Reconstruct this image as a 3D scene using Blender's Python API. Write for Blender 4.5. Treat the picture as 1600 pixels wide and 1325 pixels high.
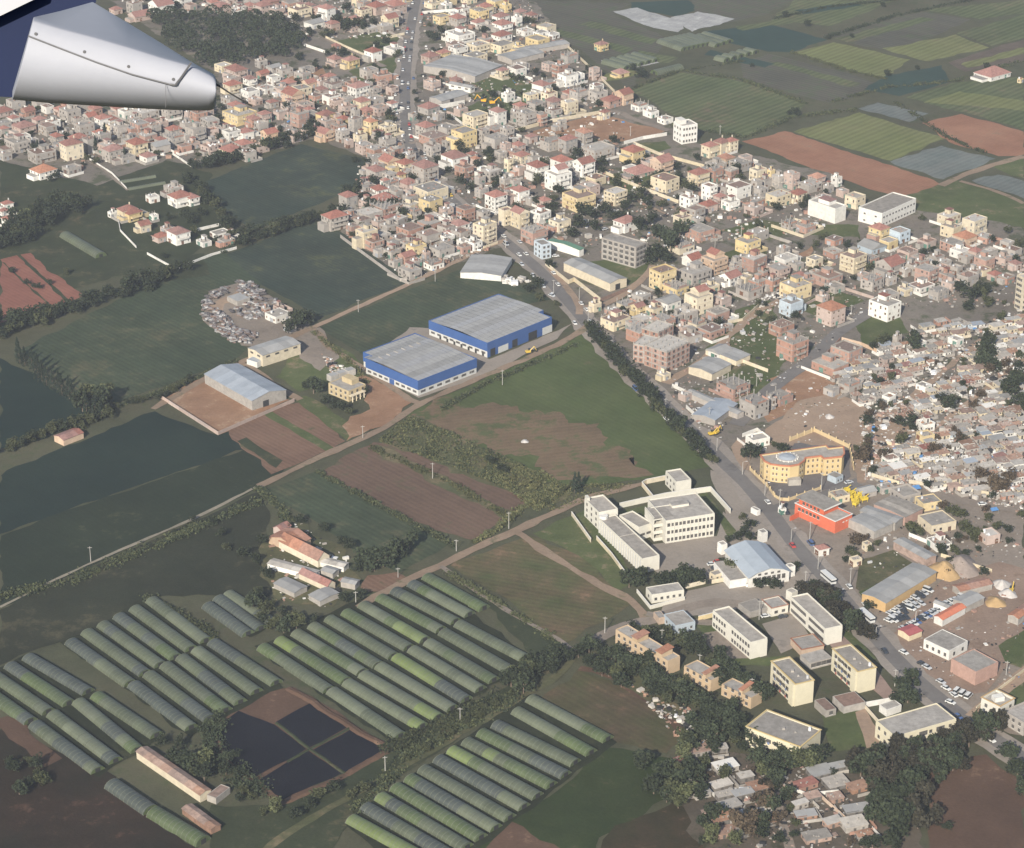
import bpy, math, random
from mathutils import Vector, Matrix
from mathutils import noise as mnoise
R_ = math.radians
sc = bpy.context.scene
for _o in list(bpy.data.objects):
    bpy.data.objects.remove(_o)
# ---------------------------------------------------------------- camera
CAM_H, DEP, FPX = 515.0, R_(25.0), 3860.0
cam_data = bpy.data.cameras.new('camera')
cam_data.sensor_width = 36.0
cam_data.lens = FPX / 1600.0 * 36.0
cam_data.clip_start, cam_data.clip_end = 0.5, 80000.0
cam = bpy.data.objects.new('camera', cam_data)
cam.location = (0, 0, CAM_H)
cam.rotation_euler = (R_(90) - DEP, 0, 0)
sc.collection.objects.link(cam)
sc.camera = cam
# ---------------------------------------------------------------- sky and sun
SUN_EL, SUN_AZ = R_(30.0), (-0.31, -0.951)      # sun behind and a little to the left of the camera
world = bpy.data.worlds.new('World')
sc.world = world
world.use_nodes = True
wn = world.node_tree
wn.nodes.clear()
_sky = wn.nodes.new('ShaderNodeTexSky')
_sky.sky_type = 'NISHITA'
_sky.sun_disc = False
_sky.sun_elevation = SUN_EL
_sky.sun_rotation = math.atan2(SUN_AZ[0], SUN_AZ[1])
_bg = wn.nodes.new('ShaderNodeBackground')
_bg.inputs[1].default_value = 0.085
_wo = wn.nodes.new('ShaderNodeOutputWorld')
wn.links.new(_sky.outputs[0], _bg.inputs[0])
wn.links.new(_bg.outputs[0], _wo.inputs[0])
sun_d = bpy.data.lights.new('sun', 'SUN')
sun_d.energy = 4.6
sun_d.angle = R_(0.53)
sun_d.color = (1.0, 0.925, 0.80)
sun = bpy.data.objects.new('sun', sun_d)
_k = math.hypot(*SUN_AZ)
_to = Vector((SUN_AZ[0] / _k * math.cos(SUN_EL), SUN_AZ[1] / _k * math.cos(SUN_EL), math.sin(SUN_EL)))
sun.rotation_euler = _to.to_track_quat('Z', 'Y').to_euler()
sun.location = (0, 0, 900)
sc.collection.objects.link(sun)
vs = sc.view_settings
vs.view_transform = 'Standard'
vs.look = 'None'
vs.exposure = 0.62
vs.gamma = 1.0
vs.use_curve_mapping = False
sc.render.engine = 'CYCLES'
sc.cycles.use_denoising = True
sc.cycles.max_bounces = 5
sc.cycles.diffuse_bounces = 2
sc.cycles.volume_bounces = 1
HAZE_DENSITY = 0.000060
HAZE_COLOR = (0.80, 0.86, 1.0)

# ---------------------------------------------------------------- pixel of the 1600 px photograph -> point on the ground
CD, SD = math.cos(DEP), math.sin(DEP)
def ray(px, py):
    u, v = (px - 800.0) / FPX, (662.5 - py) / FPX
    return Vector((u, CD + v * SD, -SD + v * CD))
def G(px, py, z=0.0):
    d = ray(px, py)
    t = (CAM_H - z) / -d.z
    return Vector((d.x * t, d.y * t, z))
def at_depth(px, py, dist):
    return Vector((0, 0, CAM_H)) + ray(px, py) * dist
def PIX(p):
    q = Vector((p[0], p[1], (p[2] if len(p) > 2 else 0) - CAM_H))
    dep = q.y * CD - q.z * SD
    return (800 + FPX * q.x / dep, 662.5 - FPX * (q.y * SD + q.z * CD) / dep)
def scales(py):
    p = G(800, py)
    r = math.hypot(p.y, CAM_H)
    return FPX / r, FPX / r * p.y / r            # px per metre across, px per metre of height

# ---------------------------------------------------------------- mesh builder
class MB:
    def __init__(s):
        s.v, s.f, s.m = [], [], []
    def quad(s, a, b, c, d, m=0):
        n = len(s.v)
        s.v += [tuple(a), tuple(b), tuple(c), tuple(d)]
        s.f.append((n, n + 1, n + 2, n + 3)); s.m.append(m)
    def tri(s, a, b, c, m=0):
        n = len(s.v)
        s.v += [tuple(a), tuple(b), tuple(c)]
        s.f.append((n, n + 1, n + 2)); s.m.append(m)
    def prism(s, poly, z0, z1, m=0, cap=True, bottom=False, mt=None):
        n, k = len(s.v), len(poly)
        ar = sum(poly[i][0] * poly[(i + 1) % k][1] - poly[(i + 1) % k][0] * poly[i][1] for i in range(k))
        if ar < 0: poly = poly[::-1]
        s.v += [(p[0], p[1], z0) for p in poly] + [(p[0], p[1], z1) for p in poly]
        for i in range(k):
            j = (i + 1) % k
            s.f.append((n + i, n + j, n + k + j, n + k + i)); s.m.append(m)
        if cap:
            s.f.append(tuple(range(n + k, n + 2 * k))); s.m.append(m if mt is None else mt)
        if bottom:
            s.f.append(tuple(range(n + k - 1, n - 1, -1))); s.m.append(m)
    def box(s, cx, cy, sx, sy, z0, z1, m=0, ang=0.0, bottom=False):
        c, q = math.cos(ang), math.sin(ang)
        P = [(cx + c * x - q * y, cy + q * x + c * y) for x, y in ((-sx / 2, -sy / 2), (sx / 2, -sy / 2), (sx / 2, sy / 2), (-sx / 2, sy / 2))]
        s.prism(P, z0, z1, m, True, bottom)
    def bar(s, p, q, w, z0, z1, m=0):
        """an upright slab from p to q in plan, w thick"""
        d = Vector((q[0] - p[0], q[1] - p[1])); L = d.length
        if L < 1e-6: return
        n = Vector((-d.y, d.x)) / L * (w / 2)
        s.prism([(p[0] - n.x, p[1] - n.y), (q[0] - n.x, q[1] - n.y), (q[0] + n.x, q[1] + n.y), (p[0] + n.x, p[1] + n.y)], z0, z1, m)
    def tube(s, p, q, r0, r1, n=6, m=0):
        p, q = Vector(p), Vector(q)
        d = (q - p).normalized()
        a = d.orthogonal().normalized(); b = d.cross(a)
        k = len(s.v)
        for c, r in ((p, r0), (q, r1)):
            for i in range(n):
                t = 2 * math.pi * i / n
                s.v.append(tuple(c + a * (r * math.cos(t)) + b * (r * math.sin(t))))
        for i in range(n):
            j = (i + 1) % n
            s.f.append((k + i, k + j, k + n + j, k + n + i)); s.m.append(m)
        s.f.append(tuple(range(k + n, k + 2 * n))); s.m.append(m)
    def mesh(s, name, mats):
        me = bpy.data.meshes.new(name)
        me.from_pydata(s.v, [], s.f)
        if not isinstance(mats, (list, tuple)): mats = [mats]
        for x in mats: me.materials.append(x)
        if len(mats) > 1: me.polygons.foreach_set('material_index', s.m)
        return me
    def build(s, name, mats, parent=None, kind=None, loc=None, rz=0.0):
        if not s.f: return None
        return link(name, s.mesh(name, mats), parent, kind, loc, rz)
LINK = sc.collection.objects.link
def link(name, me, parent=None, kind=None, loc=None, rz=0.0):
    o = bpy.data.objects.new(name, me)
    LINK(o)
    if parent is not None: o.parent = parent
    if kind: o['kind'] = kind
    if loc is not None: o.location = loc
    if rz: o.rotation_euler = (0, 0, rz)
    return o
def tag(o, label, cat, group=None):
    if label: o['label'] = label
    o['category'] = cat
    if group: o['group'] = group
    return o
def thing(name, loc, rz=0.0, label=None, cat=None, group=None):
    o = bpy.data.objects.new(name, None)
    LINK(o)
    o.location = loc; o.rotation_euler = (0, 0, rz)
    o.empty_display_size = 1.0
    if cat: tag(o, label, cat, group)
    return o

# ---------------------------------------------------------------- materials
MATS = {}
def _nt(name):
    m = bpy.data.materials.new(name)
    m.use_nodes = True
    nt = m.node_tree
    return m, nt, nt.nodes['Principled BSDF']
def N(nt, typ, **kw):
    n = nt.nodes.new(typ)
    for k, v in kw.items(): setattr(n, k, v)
    return n
def mixc(nt, f, a, b, blend='MIX'):
    n = N(nt, 'ShaderNodeMix', data_type='RGBA', blend_type=blend)
    for i, x in ((0, f), (6, a), (7, b)):
        if hasattr(x, 'links'): nt.links.new(x, n.inputs[i])
        else: n.inputs[i].default_value = x if i == 0 else (x[0], x[1], x[2], 1.0)
    return n.outputs[2]
def noise_of(nt, vec, scale, detail=4.0, rough=0.6):
    n = N(nt, 'ShaderNodeTexNoise')
    n.inputs['Scale'].default_value = scale
    n.inputs['Detail'].default_value = detail
    n.inputs['Roughness'].default_value = rough
    nt.links.new(vec, n.inputs['Vector'])
    return n.outputs['Fac']
def ramp(nt, fac, a, b):
    n = N(nt, 'ShaderNodeMapRange')
    n.inputs[1].default_value = a; n.inputs[2].default_value = b
    nt.links.new(fac, n.inputs[0])
    return n.outputs[0]
def math_n(nt, op, a, b):
    n = N(nt, 'ShaderNodeMath', operation=op)
    for i, x in enumerate((a, b)):
        if hasattr(x, 'links'): nt.links.new(x, n.inputs[i])
        else: n.inputs[i].default_value = x
    return n.outputs[0]
def paint(name, col, var=0.25, scale=0.6, rough=0.85, objvar=0.0, dirt=None, metal=0.0, spec=0.3):
    """a plain surface with blotches, small specks and (objvar) a tone of its own for each object"""
    if name in MATS: return MATS[name]
    m, nt, b = _nt(name)
    geo = N(nt, 'ShaderNodeNewGeometry')
    pos = geo.outputs['Position']
    big = noise_of(nt, pos, scale, 5.0, 0.65)
    fine = noise_of(nt, pos, scale * 7.0, 2.0, 0.6)
    lo = tuple(c * (1 - var) for c in col); hi = tuple(min(1, c * (1 + var)) for c in col)
    c = mixc(nt, ramp(nt, big, 0.3, 0.7), lo, hi)
    c = mixc(nt, ramp(nt, fine, 0.35, 0.75), c, dirt or tuple(x * (1 - var * 1.3) for x in col)) if var else c
    if dirt is None and var:
        c = mixc(nt, 0.6, c, mixc(nt, ramp(nt, big, 0.3, 0.7), lo, hi))
    if objvar:
        oi = N(nt, 'ShaderNodeObjectInfo')
        hsv = N(nt, 'ShaderNodeHueSaturation')
        nt.links.new(c, hsv.inputs['Color'])
        nt.links.new(ramp(nt, oi.outputs['Random'], 0, 1), hsv.inputs['Value'])
        mr = hsv.inputs['Value'].links[0].from_node
        mr.inputs[3].default_value = 1 - objvar; mr.inputs[4].default_value = 1 + objvar * 0.6
        w = math_n(nt, 'FRACT', math_n(nt, 'MULTIPLY', oi.outputs['Random'], 37.7), 0.0)
        mr2 = ramp(nt, w, 0, 1)
        mr2.node.inputs[3].default_value = 1 - objvar; mr2.node.inputs[4].default_value = 1 + objvar * 0.5
        nt.links.new(mr2, hsv.inputs['Saturation'])
        c = hsv.outputs['Color']
    nt.links.new(c, b.inputs['Base Color'])
    b.inputs['Roughness'].default_value = rough
    b.inputs['Metallic'].default_value = metal
    b.inputs['Specular IOR Level'].default_value = spec
    MATS[name] = m
    return m
def field_mat(name, ca, cb, patch=30.0, rows=None, cc=None, cmin=0.55, fine=0.35, rough=0.95, bump=0.25):
    """a field: two soil or crop tones in patches, an optional third in scraps, and sown rows (angle, period, strength)"""
    if name in MATS: return MATS[name]
    m, nt, b = _nt(name)
    geo = N(nt, 'ShaderNodeNewGeometry')
    pos = geo.outputs['Position']
    big = noise_of(nt, pos, 1.0 / patch, 6.0, 0.62)
    mid = noise_of(nt, pos, 0.11, 5.0, 0.7)
    small = noise_of(nt, pos, 0.8, 3.0, 0.7)
    c = mixc(nt, ramp(nt, big, 0.36, 0.64), ca, cb)
    if cc:
        c = mixc(nt, ramp(nt, math_n(nt, 'ADD', mid, math_n(nt, 'MULTIPLY', math_n(nt, 'SUBTRACT', big, 0.5), 0.9)), cmin, cmin + 0.16), c, cc)
    sh = math_n(nt, 'ADD', math_n(nt, 'MULTIPLY', mid, 0.9), math_n(nt, 'MULTIPLY', small, 0.7))
    vast = noise_of(nt, pos, 0.021, 3.0, 0.55)
    sh = math_n(nt, 'ADD', sh, math_n(nt, 'MULTIPLY', math_n(nt, 'SUBTRACT', vast, 0.5), 0.9))
    v = ramp(nt, sh, 0.40, 1.20)
    v.node.inputs[3].default_value = 1 - fine; v.node.inputs[4].default_value = 1 + fine
    if rows:
        mp = N(nt, 'ShaderNodeMapping')
        mp.inputs['Rotation'].default_value = (0, 0, -R_(rows[0]))
        nt.links.new(pos, mp.inputs['Vector'])
        st = N(nt, 'ShaderNodeMapping')
        st.inputs['Scale'].default_value = (0.012, 1.0, 1.0)
        nt.links.new(mp.outputs[0], st.inputs['Vector'])
        broad = noise_of(nt, st.outputs[0], 1.0 / (rows[1] * 2.4), 4.0, 0.75)
        wv = N(nt, 'ShaderNodeTexWave', wave_type='BANDS', bands_direction='Y')
        wv.inputs['Scale'].default_value = 6.2832 / (20 * rows[1])
        wv.inputs['Distortion'].default_value = 0.7
        wv.inputs['Detail'].default_value = 2.0
        wv.inputs['Detail Scale'].default_value = 0.06
        nt.links.new(mp.outputs[0], wv.inputs['Vector'])
        rr = math_n(nt, 'ADD', math_n(nt, 'MULTIPLY', math_n(nt, 'SUBTRACT', wv.outputs['Fac'], 0.5), rows[2]),
                    math_n(nt, 'MULTIPLY', math_n(nt, 'SUBTRACT', broad, 0.5), rows[2] * 2.6))
        v = math_n(nt, 'ADD', v, rr)
    vc = N(nt, 'ShaderNodeCombineColor')
    for i in range(3): nt.links.new(v, vc.inputs[i])
    c = mixc(nt, 1.0, c, vc.outputs[0], 'MULTIPLY')
    nt.links.new(c, b.inputs['Base Color'])
    b.inputs['Roughness'].default_value = rough
    b.inputs['Specular IOR Level'].default_value = 0.1
    if bump:
        bp = N(nt, 'ShaderNodeBump')
        bp.inputs['Strength'].default_value = bump
        bp.inputs['Distance'].default_value = 0.6
        nt.links.new(small, bp.inputs['Height'])
        nt.links.new(bp.outputs[0], b.inputs['Normal'])
    MATS[name] = m
    return m
def leaf_mat(name, ca, cb, cc):
    if name in MATS: return MATS[name]
    m, nt, b = _nt(name)
    geo = N(nt, 'ShaderNodeNewGeometry')
    oi = N(nt, 'ShaderNodeObjectInfo')
    k = noise_of(nt, geo.outputs['Position'], 0.55, 4.0, 0.7)
    c = mixc(nt, ramp(nt, k, 0.32, 0.66), ca, cb)
    c = mixc(nt, math_n(nt, 'MULTIPLY', geo.outputs['Random Per Island'], 0.55), c, cc)
    hsv = N(nt, 'ShaderNodeHueSaturation')
    mr = ramp(nt, oi.outputs['Random'], 0, 1)
    mr.node.inputs[3].default_value = 0.72; mr.node.inputs[4].default_value = 1.25
    nt.links.new(mr, hsv.inputs['Value'])
    nt.links.new(c, hsv.inputs['Color'])
    nt.links.new(hsv.outputs[0], b.inputs['Base Color'])
    b.inputs['Roughness'].default_value = 0.8
    b.inputs['Specular IOR Level'].default_value = 0.15
    MATS[name] = m
    return m
WALLC = {'c': ('cream', (.55, .475, .345)), 'w': ('white', (.64, .62, .575)), 'y': ('yellow', (.54, .43, .24)), 'g': ('grey', (.34, .31, .28)),
         'r': ('red brick', (.34, .205, .16)), 'p': ('pinkish', (.40, .315, .275)), 'o': ('peach', (.47, .345, .25)), 'b': ('pale blue', (.40, .46, .51))}
for _q, (_n, _c) in WALLC.items():
    paint('wall_' + _n.replace(' ', '_'), _c, 0.16, 0.5, 0.9, 0.16)
def wallm(q): return MATS['wall_' + WALLC[q][0].replace(' ', '_')]
M_CONC = paint('concrete', (.32, .295, .265), .22, .5, .9, .15)
M_ROOFC = paint('roof_screed', (.30, .275, .245), .28, .35, .92, .24)
M_ROOFW = paint('roof_pale', (.42, .39, .35), .22, .35, .92, .2)
M_TILE = paint('roof_tile_red', (.265, .125, .10), .3, .7, .85, .22)
M_TILEO = paint('roof_tile_orange', (.33, .165, .11), .3, .7, .85, .2)
M_TILEB = paint('roof_tile_brown', (.22, .15, .12), .26, .7, .85, .2)
M_WIN = paint('window_dark', (.10, .094, .088), .3, 1.0, .35, .3)
M_METAL = paint('sheet_roof_grey', (.30, .295, .285), .14, .25, .6, .2)
M_METALB = paint('sheet_roof_blue_grey', (.29, .32, .36), .12, .2, .55, .1)
M_WHITE = paint('white_trim', (.62, .60, .56), .1, .6, .8)
M_RUST = paint('sheet_rusty', (.30, .19, .14), .35, .5, .85, .3)
M_STEEL = paint('pole_concrete', (.36, .345, .32), .12, .8, .8, .15)
M_TANK = paint('tank_white', (.62, .62, .62), .1, .8, .6, .3)
M_BLACK = paint('rubber', (.03, .03, .03), .1, 1, .8)
M_BLUETARP = paint('tarp_blue', (.10, .24, .48), .2, 1, .6)
M_BARK = paint('bark', (.16, .12, .09), .3, 1.2, .9)
M_LEAF = {'d': leaf_mat('leaf_dark', (.028, .038, .022), (.050, .062, .030), (.020, .026, .020)),
          'o': leaf_mat('leaf_olive', (.060, .070, .032), (.095, .100, .045), (.040, .048, .028)),
          'c': leaf_mat('leaf_cypress', (.020, .032, .024), (.036, .050, .030), (.014, .020, .018)),
          'b': leaf_mat('leaf_brown', (.085, .065, .042), (.115, .085, .055), (.055, .045, .034)),
          'g': leaf_mat('leaf_dusky', (.030, .029, .019), (.046, .041, .027), (.021, .021, .016)),
          's': leaf_mat('leaf_scrub', (.085, .090, .036), (.150, .135, .065), (.050, .060, .026))}
# ================================================================ GROUND
gb = MB()
gb.quad((-20000, -15000, 0), (20000, -15000, 0), (20000, 25000, 0), (-20000, 25000, 0))
gb.build('ground', field_mat('land_rough', (.058, .063, .037), (.080, .075, .047), 70, None, (.048, .057, .029), .56, .35), kind='structure')
LAYER = [0.01]
rngf = random.Random(5)
def rough_edge(pts, step, amp, closed=True, seed=0.0):
    out = []
    k = len(pts)
    for i in range(k if closed else k - 1):
        a, b = pts[i], pts[(i + 1) % k]
        L = (b - a).length
        n = max(1, int(L / step))
        d = (b - a) / max(L, 1e-6)
        nr = Vector((-d.y, d.x, 0))
        for j in range(n):
            p = a.lerp(b, j / n)
            w = mnoise.noise(Vector((p.x * .07, p.y * .07, seed))) * amp * 1.7 + mnoise.noise(Vector((p.x * .3, p.y * .3, seed + 9))) * amp
            out.append(p + nr * w)
    if not closed: out.append(pts[-1])
    return out
def patch(name, pix, mat, amp=1.5, z=None, step=5.0):
    """one sheet of ground laid over the one below, its outline a little ragged"""
    pts = [G(*p) for p in pix]
    LAYER[0] += 0.0022
    zz = LAYER[0] if z is None else z
    pts = rough_edge(pts, step, amp, True, zz * 270)
    mb = MB()
    mb.v = [(p.x, p.y, zz) for p in pts]
    idx = list(range(len(pts)))
    ar = sum(pts[i].x * pts[(i + 1) % len(pts)].y - pts[(i + 1) % len(pts)].x * pts[i].y for i in idx)
    mb.f = [tuple(idx if ar > 0 else idx[::-1])]; mb.m = [0]
    return mb.build(name, mat, kind='structure')
def ribbon(name, pix, width, mat, amp=0.3, wvar=0.0, kind='structure', step=6.0):
    if name == 'path': width *= .78
    c = [G(*p) for p in pix]
    LAYER[0] += 0.0022
    zz = LAYER[0]
    # smooth centre line
    pts = []
    for i in range(len(c) - 1):
        p0, p1, p2, p3 = c[max(i - 1, 0)], c[i], c[i + 1], c[min(i + 2, len(c) - 1)]
        n = max(2, int((p2 - p1).length / step))
        for j in range(n):
            t = j / n
            pts.append(0.5 * ((2 * p1) + (p2 - p0) * t + (2 * p0 - 5 * p1 + 4 * p2 - p3) * t * t + (3 * p1 - p0 - 3 * p2 + p3) * t ** 3))
    pts.append(c[-1])
    L, Rr = [], []
    for i, p in enumerate(pts):
        d = (pts[min(i + 1, len(pts) - 1)] - pts[max(i - 1, 0)]).normalized()
        nr = Vector((-d.y, d.x, 0))
        w1 = width / 2 + mnoise.noise(Vector((p.x * .09, p.y * .09, zz * 170))) * amp * 2 + mnoise.noise(Vector((p.x * .4, p.y * .4, 3))) * amp
        w2 = width / 2 + mnoise.noise(Vector((p.x * .09, p.y * .09, zz * 170 + 5))) * amp * 2 + mnoise.noise(Vector((p.x * .4, p.y * .4, 8))) * amp
        L.append(p + nr * w1); Rr.append(p - nr * w2)
    mb = MB()
    n = len(pts)
    mb.v = [(p.x, p.y, zz) for p in L] + [(p.x, p.y, zz) for p in Rr]
    for i in range(n - 1):
        mb.f.append((n + i, n + i + 1, i + 1, i)); mb.m.append(0)
    o = mb.build(name, mat, kind=kind)
    return pts
FM = field_mat
GREEN_A, GREEN_B = (.040, .058, .026), (.056, .070, .032)
crop_dark = FM('crop_dark', (.028, .040, .030), (.040, .050, .036), 50, (-47, 2.6, .20), (.062, .068, .036), .58, .34)
crop_dark2 = FM('crop_dark_green', (.036, .050, .030), (.050, .062, .036), 60, (-47, 3.0, .20), (.074, .072, .042), .57, .34)
crop_teal = FM('crop_teal', (.022, .044, .038), (.030, .052, .042), 80, (-47, 4, .08), None, .5, .2)
crop_far = FM('crop_far_green', (.070, .088, .040), (.090, .100, .050), 60, (48, 5.0, .36), (.115, .092, .058), .60, .3)
crop_light = FM('crop_light', (.115, .130, .050), (.135, .140, .062), 60, (48, 5.0, .26), (.14, .105, .065), .66, .22)
crop_blue = FM('crop_blue_grey', (.105, .125, .118), (.135, .145, .135), 25, (45, 4.0, .15), None, .5, .25)
plough = FM('plough_brown', (.085, .070, .055), (.105, .084, .064), 40, (-47, 3.0, .16), None, .5, .25)
plough_dark = FM('plough_dark', (.070, .070, .054), (.088, .080, .062), 45, (-42, 4.0, .22), (.066, .078, .046), .5, .22)
red_earth = FM('red_earth', (.225, .112, .070), (.260, .138, .088), 35, (-47, 2.5, .10), (.19, .125, .08), .62, .22)
red_dull = FM('red_earth_dull', (.135, .082, .058), (.160, .098, .068), 35, (-47, 2.6, .18), (.070, .072, .038), .62, .28)
red_strip = FM('red_strip', (.185, .078, .058), (.210, .094, .068), 30, (-47, 2.6, .12), None, .5, .22)
yard_red = FM('yard_red_earth', (.225, .130, .080), (.270, .165, .105), 18, None, (.33, .25, .18), .60, .25)
dirt = FM('dirt', (.255, .185, .135), (.305, .225, .165), 22, None, (.19, .145, .105), .58, .25)
dirt_grey = FM('dirt_grey', (.185, .155, .128), (.230, .192, .160), 16, None, (.155, .135, .110), .56, .28)
track_m = FM('track_earth', (.205, .150, .108), (.245, .182, .132), 14, None, (.10, .095, .055), .58, .25)
tri_green = FM('meadow', (.058, .078, .028), (.074, .090, .036), 50, (-50, 3.2, .10), (.095, .086, .045), .64, .25)
tri_brown = FM('meadow_brown', (.125, .090, .056), (.160, .112, .072), 26, (14, 3.4, .10), (.072, .082, .036), .50, .3)
grass_m = FM('grass_lot', (.062, .080, .030), (.085, .096, .042), 18, None, (.16, .125, .08), .60, .35)
grass_dk = FM('grass_dark', (.030, .038, .020), (.042, .048, .026), 25, None, (.085, .072, .042), .60, .35)
scrub_g = FM('scrub_ground', (.066, .072, .036), (.095, .088, .048), 16, None, (.13, .105, .062), .55, .45)
town_m = FM('town_ground', (.145, .128, .108), (.185, .160, .135), 18, None, (.070, .074, .046), .50, .35)
court_m = FM('court_paving', (.225, .195, .165), (.255, .222, .19), 20, None, (.15, .135, .12), .62, .18)
brown_lot = FM('brown_lot', (.075, .046, .032), (.105, .064, .044), 40, None, (.17, .11, .075), .62, .2)
asphalt = FM('asphalt', (.135, .125, .118), (.165, .155, .147), 14, None, (.11, .102, .098), .6, .16, .9, .05)
shoulder_m = FM('road_shoulder', (.225, .198, .172), (.265, .232, .202), 14, None, (.16, .14, .12), .58, .24)
net_m = FM('net_black', (.006, .006, .010), (.009, .009, .013), 30, None, None, .5, .2, .7)  # black net, taken darker still to carry the lower-left vignette
plastic_m = FM('plastic_mulch', (.26, .26, .26), (.33, .33, .32), 8, (-47, 3.0, .2), (.5, .5, .48), .66, .3)

# ---- far fields, upper right
P_ = patch
P_('field', [(830, 0), (985, 5), (960, 22), (1040, 60), (985, 140), (930, 95), (880, 60), (830, 25)], plough_dark)
P_('field', [(985, 4), (1075, 0), (1090, 14), (1055, 26), (985, 13)], crop_teal)
P_('field', [(1080, 0), (1240, 0), (1200, 22), (1115, 40), (1085, 20)], plough_dark)
P_('field', [(1105, 50), (1200, 37), (1292, 62), (1236, 82), (1200, 81), (1120, 62)], crop_teal)
P_('field', [(1240, 0), (1400, 0), (1300, 40), (1205, 32)], crop_far)
P_('field', [(1240, 82), (1302, 66), (1422, 93), (1382, 122), (1328, 109)], crop_light)
P_('field', [(1160, 96), (1200, 84), (1330, 116), (1388, 136), (1296, 162), (1160, 122)], plough_dark)
P_('field', [(1290, 55), (1440, 18), (1520, 30), (1405, 80), (1345, 72)], plough_dark)
P_('field', [(1440, 15), (1600, 0), (1600, 20), (1530, 30)], crop_far)
P_('field', [(1380, 76), (1492, 54), (1545, 74), (1450, 96)], crop_light)
P_('field', [(1495, 52), (1600, 22), (1600, 60), (1548, 72)], crop_far)
P_('field', [(1482, 98), (1560, 72), (1600, 62), (1600, 95), (1510, 112)], plough)
P_('field', [(985, 140), (1060, 112), (1165, 128), (1262, 163), (1240, 184), (1160, 215), (1085, 200)], crop_far)
P_('field', [(1240, 206), (1342, 176), (1476, 216), (1392, 251)], crop_light)
P_('field', [(1162, 222), (1226, 205), (1390, 258), (1474, 289), (1402, 309), (1282, 268)], red_earth)
P_('field', [(1391, 253), (1470, 228), (1556, 248), (1472, 281)], crop_blue)
P_('field', [(1440, 192), (1502, 178), (1600, 206), (1600, 242), (1560, 244), (1482, 222)], red_earth)
P_('field', [(1416, 152), (1492, 130), (1600, 120), (1600, 202), (1506, 176)], crop_far)
P_('field', [(1386, 118), (1470, 102), (1485, 128), (1405, 150), (1350, 140)], crop_teal)
P_('field', [(1404, 309), (1492, 281), (1600, 312), (1600, 357), (1440, 338)], grass_m)
P_('field', [(1518, 282), (1562, 272), (1600, 284), (1600, 310)], crop_blue)
for q, mt in (([(850, 48), (868, 44), (990, 76), (978, 84)], crop_far), ([(905, 38), (925, 33), (1030, 62), (1018, 70)], crop_far), ([(930, 118), (985, 108), (1000, 116), (945, 128)], crop_light), ([(1150, 42), (1230, 30), (1240, 35), (1160, 48)], crop_far),
              ([(1302, 60), (1440, 27), (1460, 31), (1325, 66)], crop_far), ([(1200, 100), (1215, 96), (1345, 130), (1330, 136)], crop_far), ([(1500, 100), (1600, 74), (1600, 84), (1512, 106)], crop_light), ([(1110, 78), (1210, 100), (1195, 106), (1100, 86)], crop_teal),
              ([(1440, 160), (1500, 142), (1600, 158), (1600, 172)], crop_light), ([(1240, 16), (1330, 4), (1350, 8), (1256, 22)], crop_teal), ([(1000, 78), (1060, 90), (1045, 98), (985, 92)], crop_far)):
    P_('field_strip', q, mt)
P_('field', [(1555, 262), (1600, 246), (1600, 280), (1580, 274)], grass_m)
P_('field', [(958, 18), (995, 12), (1072, 36), (1060, 50), (1020, 44)], plastic_m, 1.5)
P_('field', [(1050, 28), (1090, 18), (1150, 30), (1080, 50)], plastic_m, 1.5)
P_('field', [(1342, 170), (1372, 160), (1452, 178), (1420, 191)], crop_blue, 1.5)
P_('field', [(940, 95), (1000, 84), (1030, 98), (985, 108)], plastic_m, 1.5)
ribbon('path', [(1470, 290), (1520, 268), (1600, 244)], 7, track_m, .8)
ribbon('path', [(1500, 283), (1560, 300), (1600, 318)], 4, track_m, .6)
# ---- town ground (earth, yards, scrub between the houses)
P_('ground_earth', [(170, 0), (830, 0), (905, 95), (1010, 180), (1090, 225), (1165, 240), (1300, 275), (1360, 320), (1440, 330), (1600, 355), (1600, 770), (1480, 760),
                    (1340, 660), (1150, 700), (1110, 715), (930, 515), (860, 420), (790, 385), (630, 440), (535, 370), (560, 290), (575, 250), (500, 215), (310, 260), (180, 300), (0, 260), (0, 165), (330, 165), (330, 110)], town_m, 2.5)
P_('ground_earth', [(1110, 715), (1340, 640), (1600, 740), (1600, 1150), (1500, 1120), (1440, 1060), (1350, 960), (1200, 790)], dirt_grey, 2.0)
for q in ([(705, 180), (760, 150), (830, 140), (800, 190), (735, 200)], [(735, 130), (790, 115), (830, 130), (770, 150)], [(520, 65), (600, 45), (630, 60), (620, 75), (540, 85)],
          [(545, 112), (630, 85), (625, 110), (560, 130)], [(720, 150), (830, 128), (880, 150), (800, 170)], [(1330, 500), (1390, 480), (1420, 520), (1350, 540)], [(1100, 545), (1190, 480), (1255, 530), (1200, 610), (1140, 590)],
          [(1340, 370), (1300, 372), (1250, 365), (1270, 350), (1340, 352), (1345, 385)], [(920, 410), (1010, 395), (1015, 425), (985, 445), (935, 415)],
          [(1115, 400), (1180, 380), (1200, 395), (1150, 415)], [(930, 280), (1000, 262), (1040, 290), (980, 300)], [(995, 225), (1040, 220), (1050, 232), (1010, 242)],
          [(1240, 480), (1300, 450), (1350, 470), (1290, 500)], [(1150, 485), (1200, 470), (1235, 520), (1180, 560), (1130, 550)], [(1120, 575), (1190, 580), (1205, 612), (1150, 640)], [(1120, 360), (1190, 345), (1260, 355), (1200, 375)]):
    P_('grass_plot', q, grass_m, 1.6)
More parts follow.
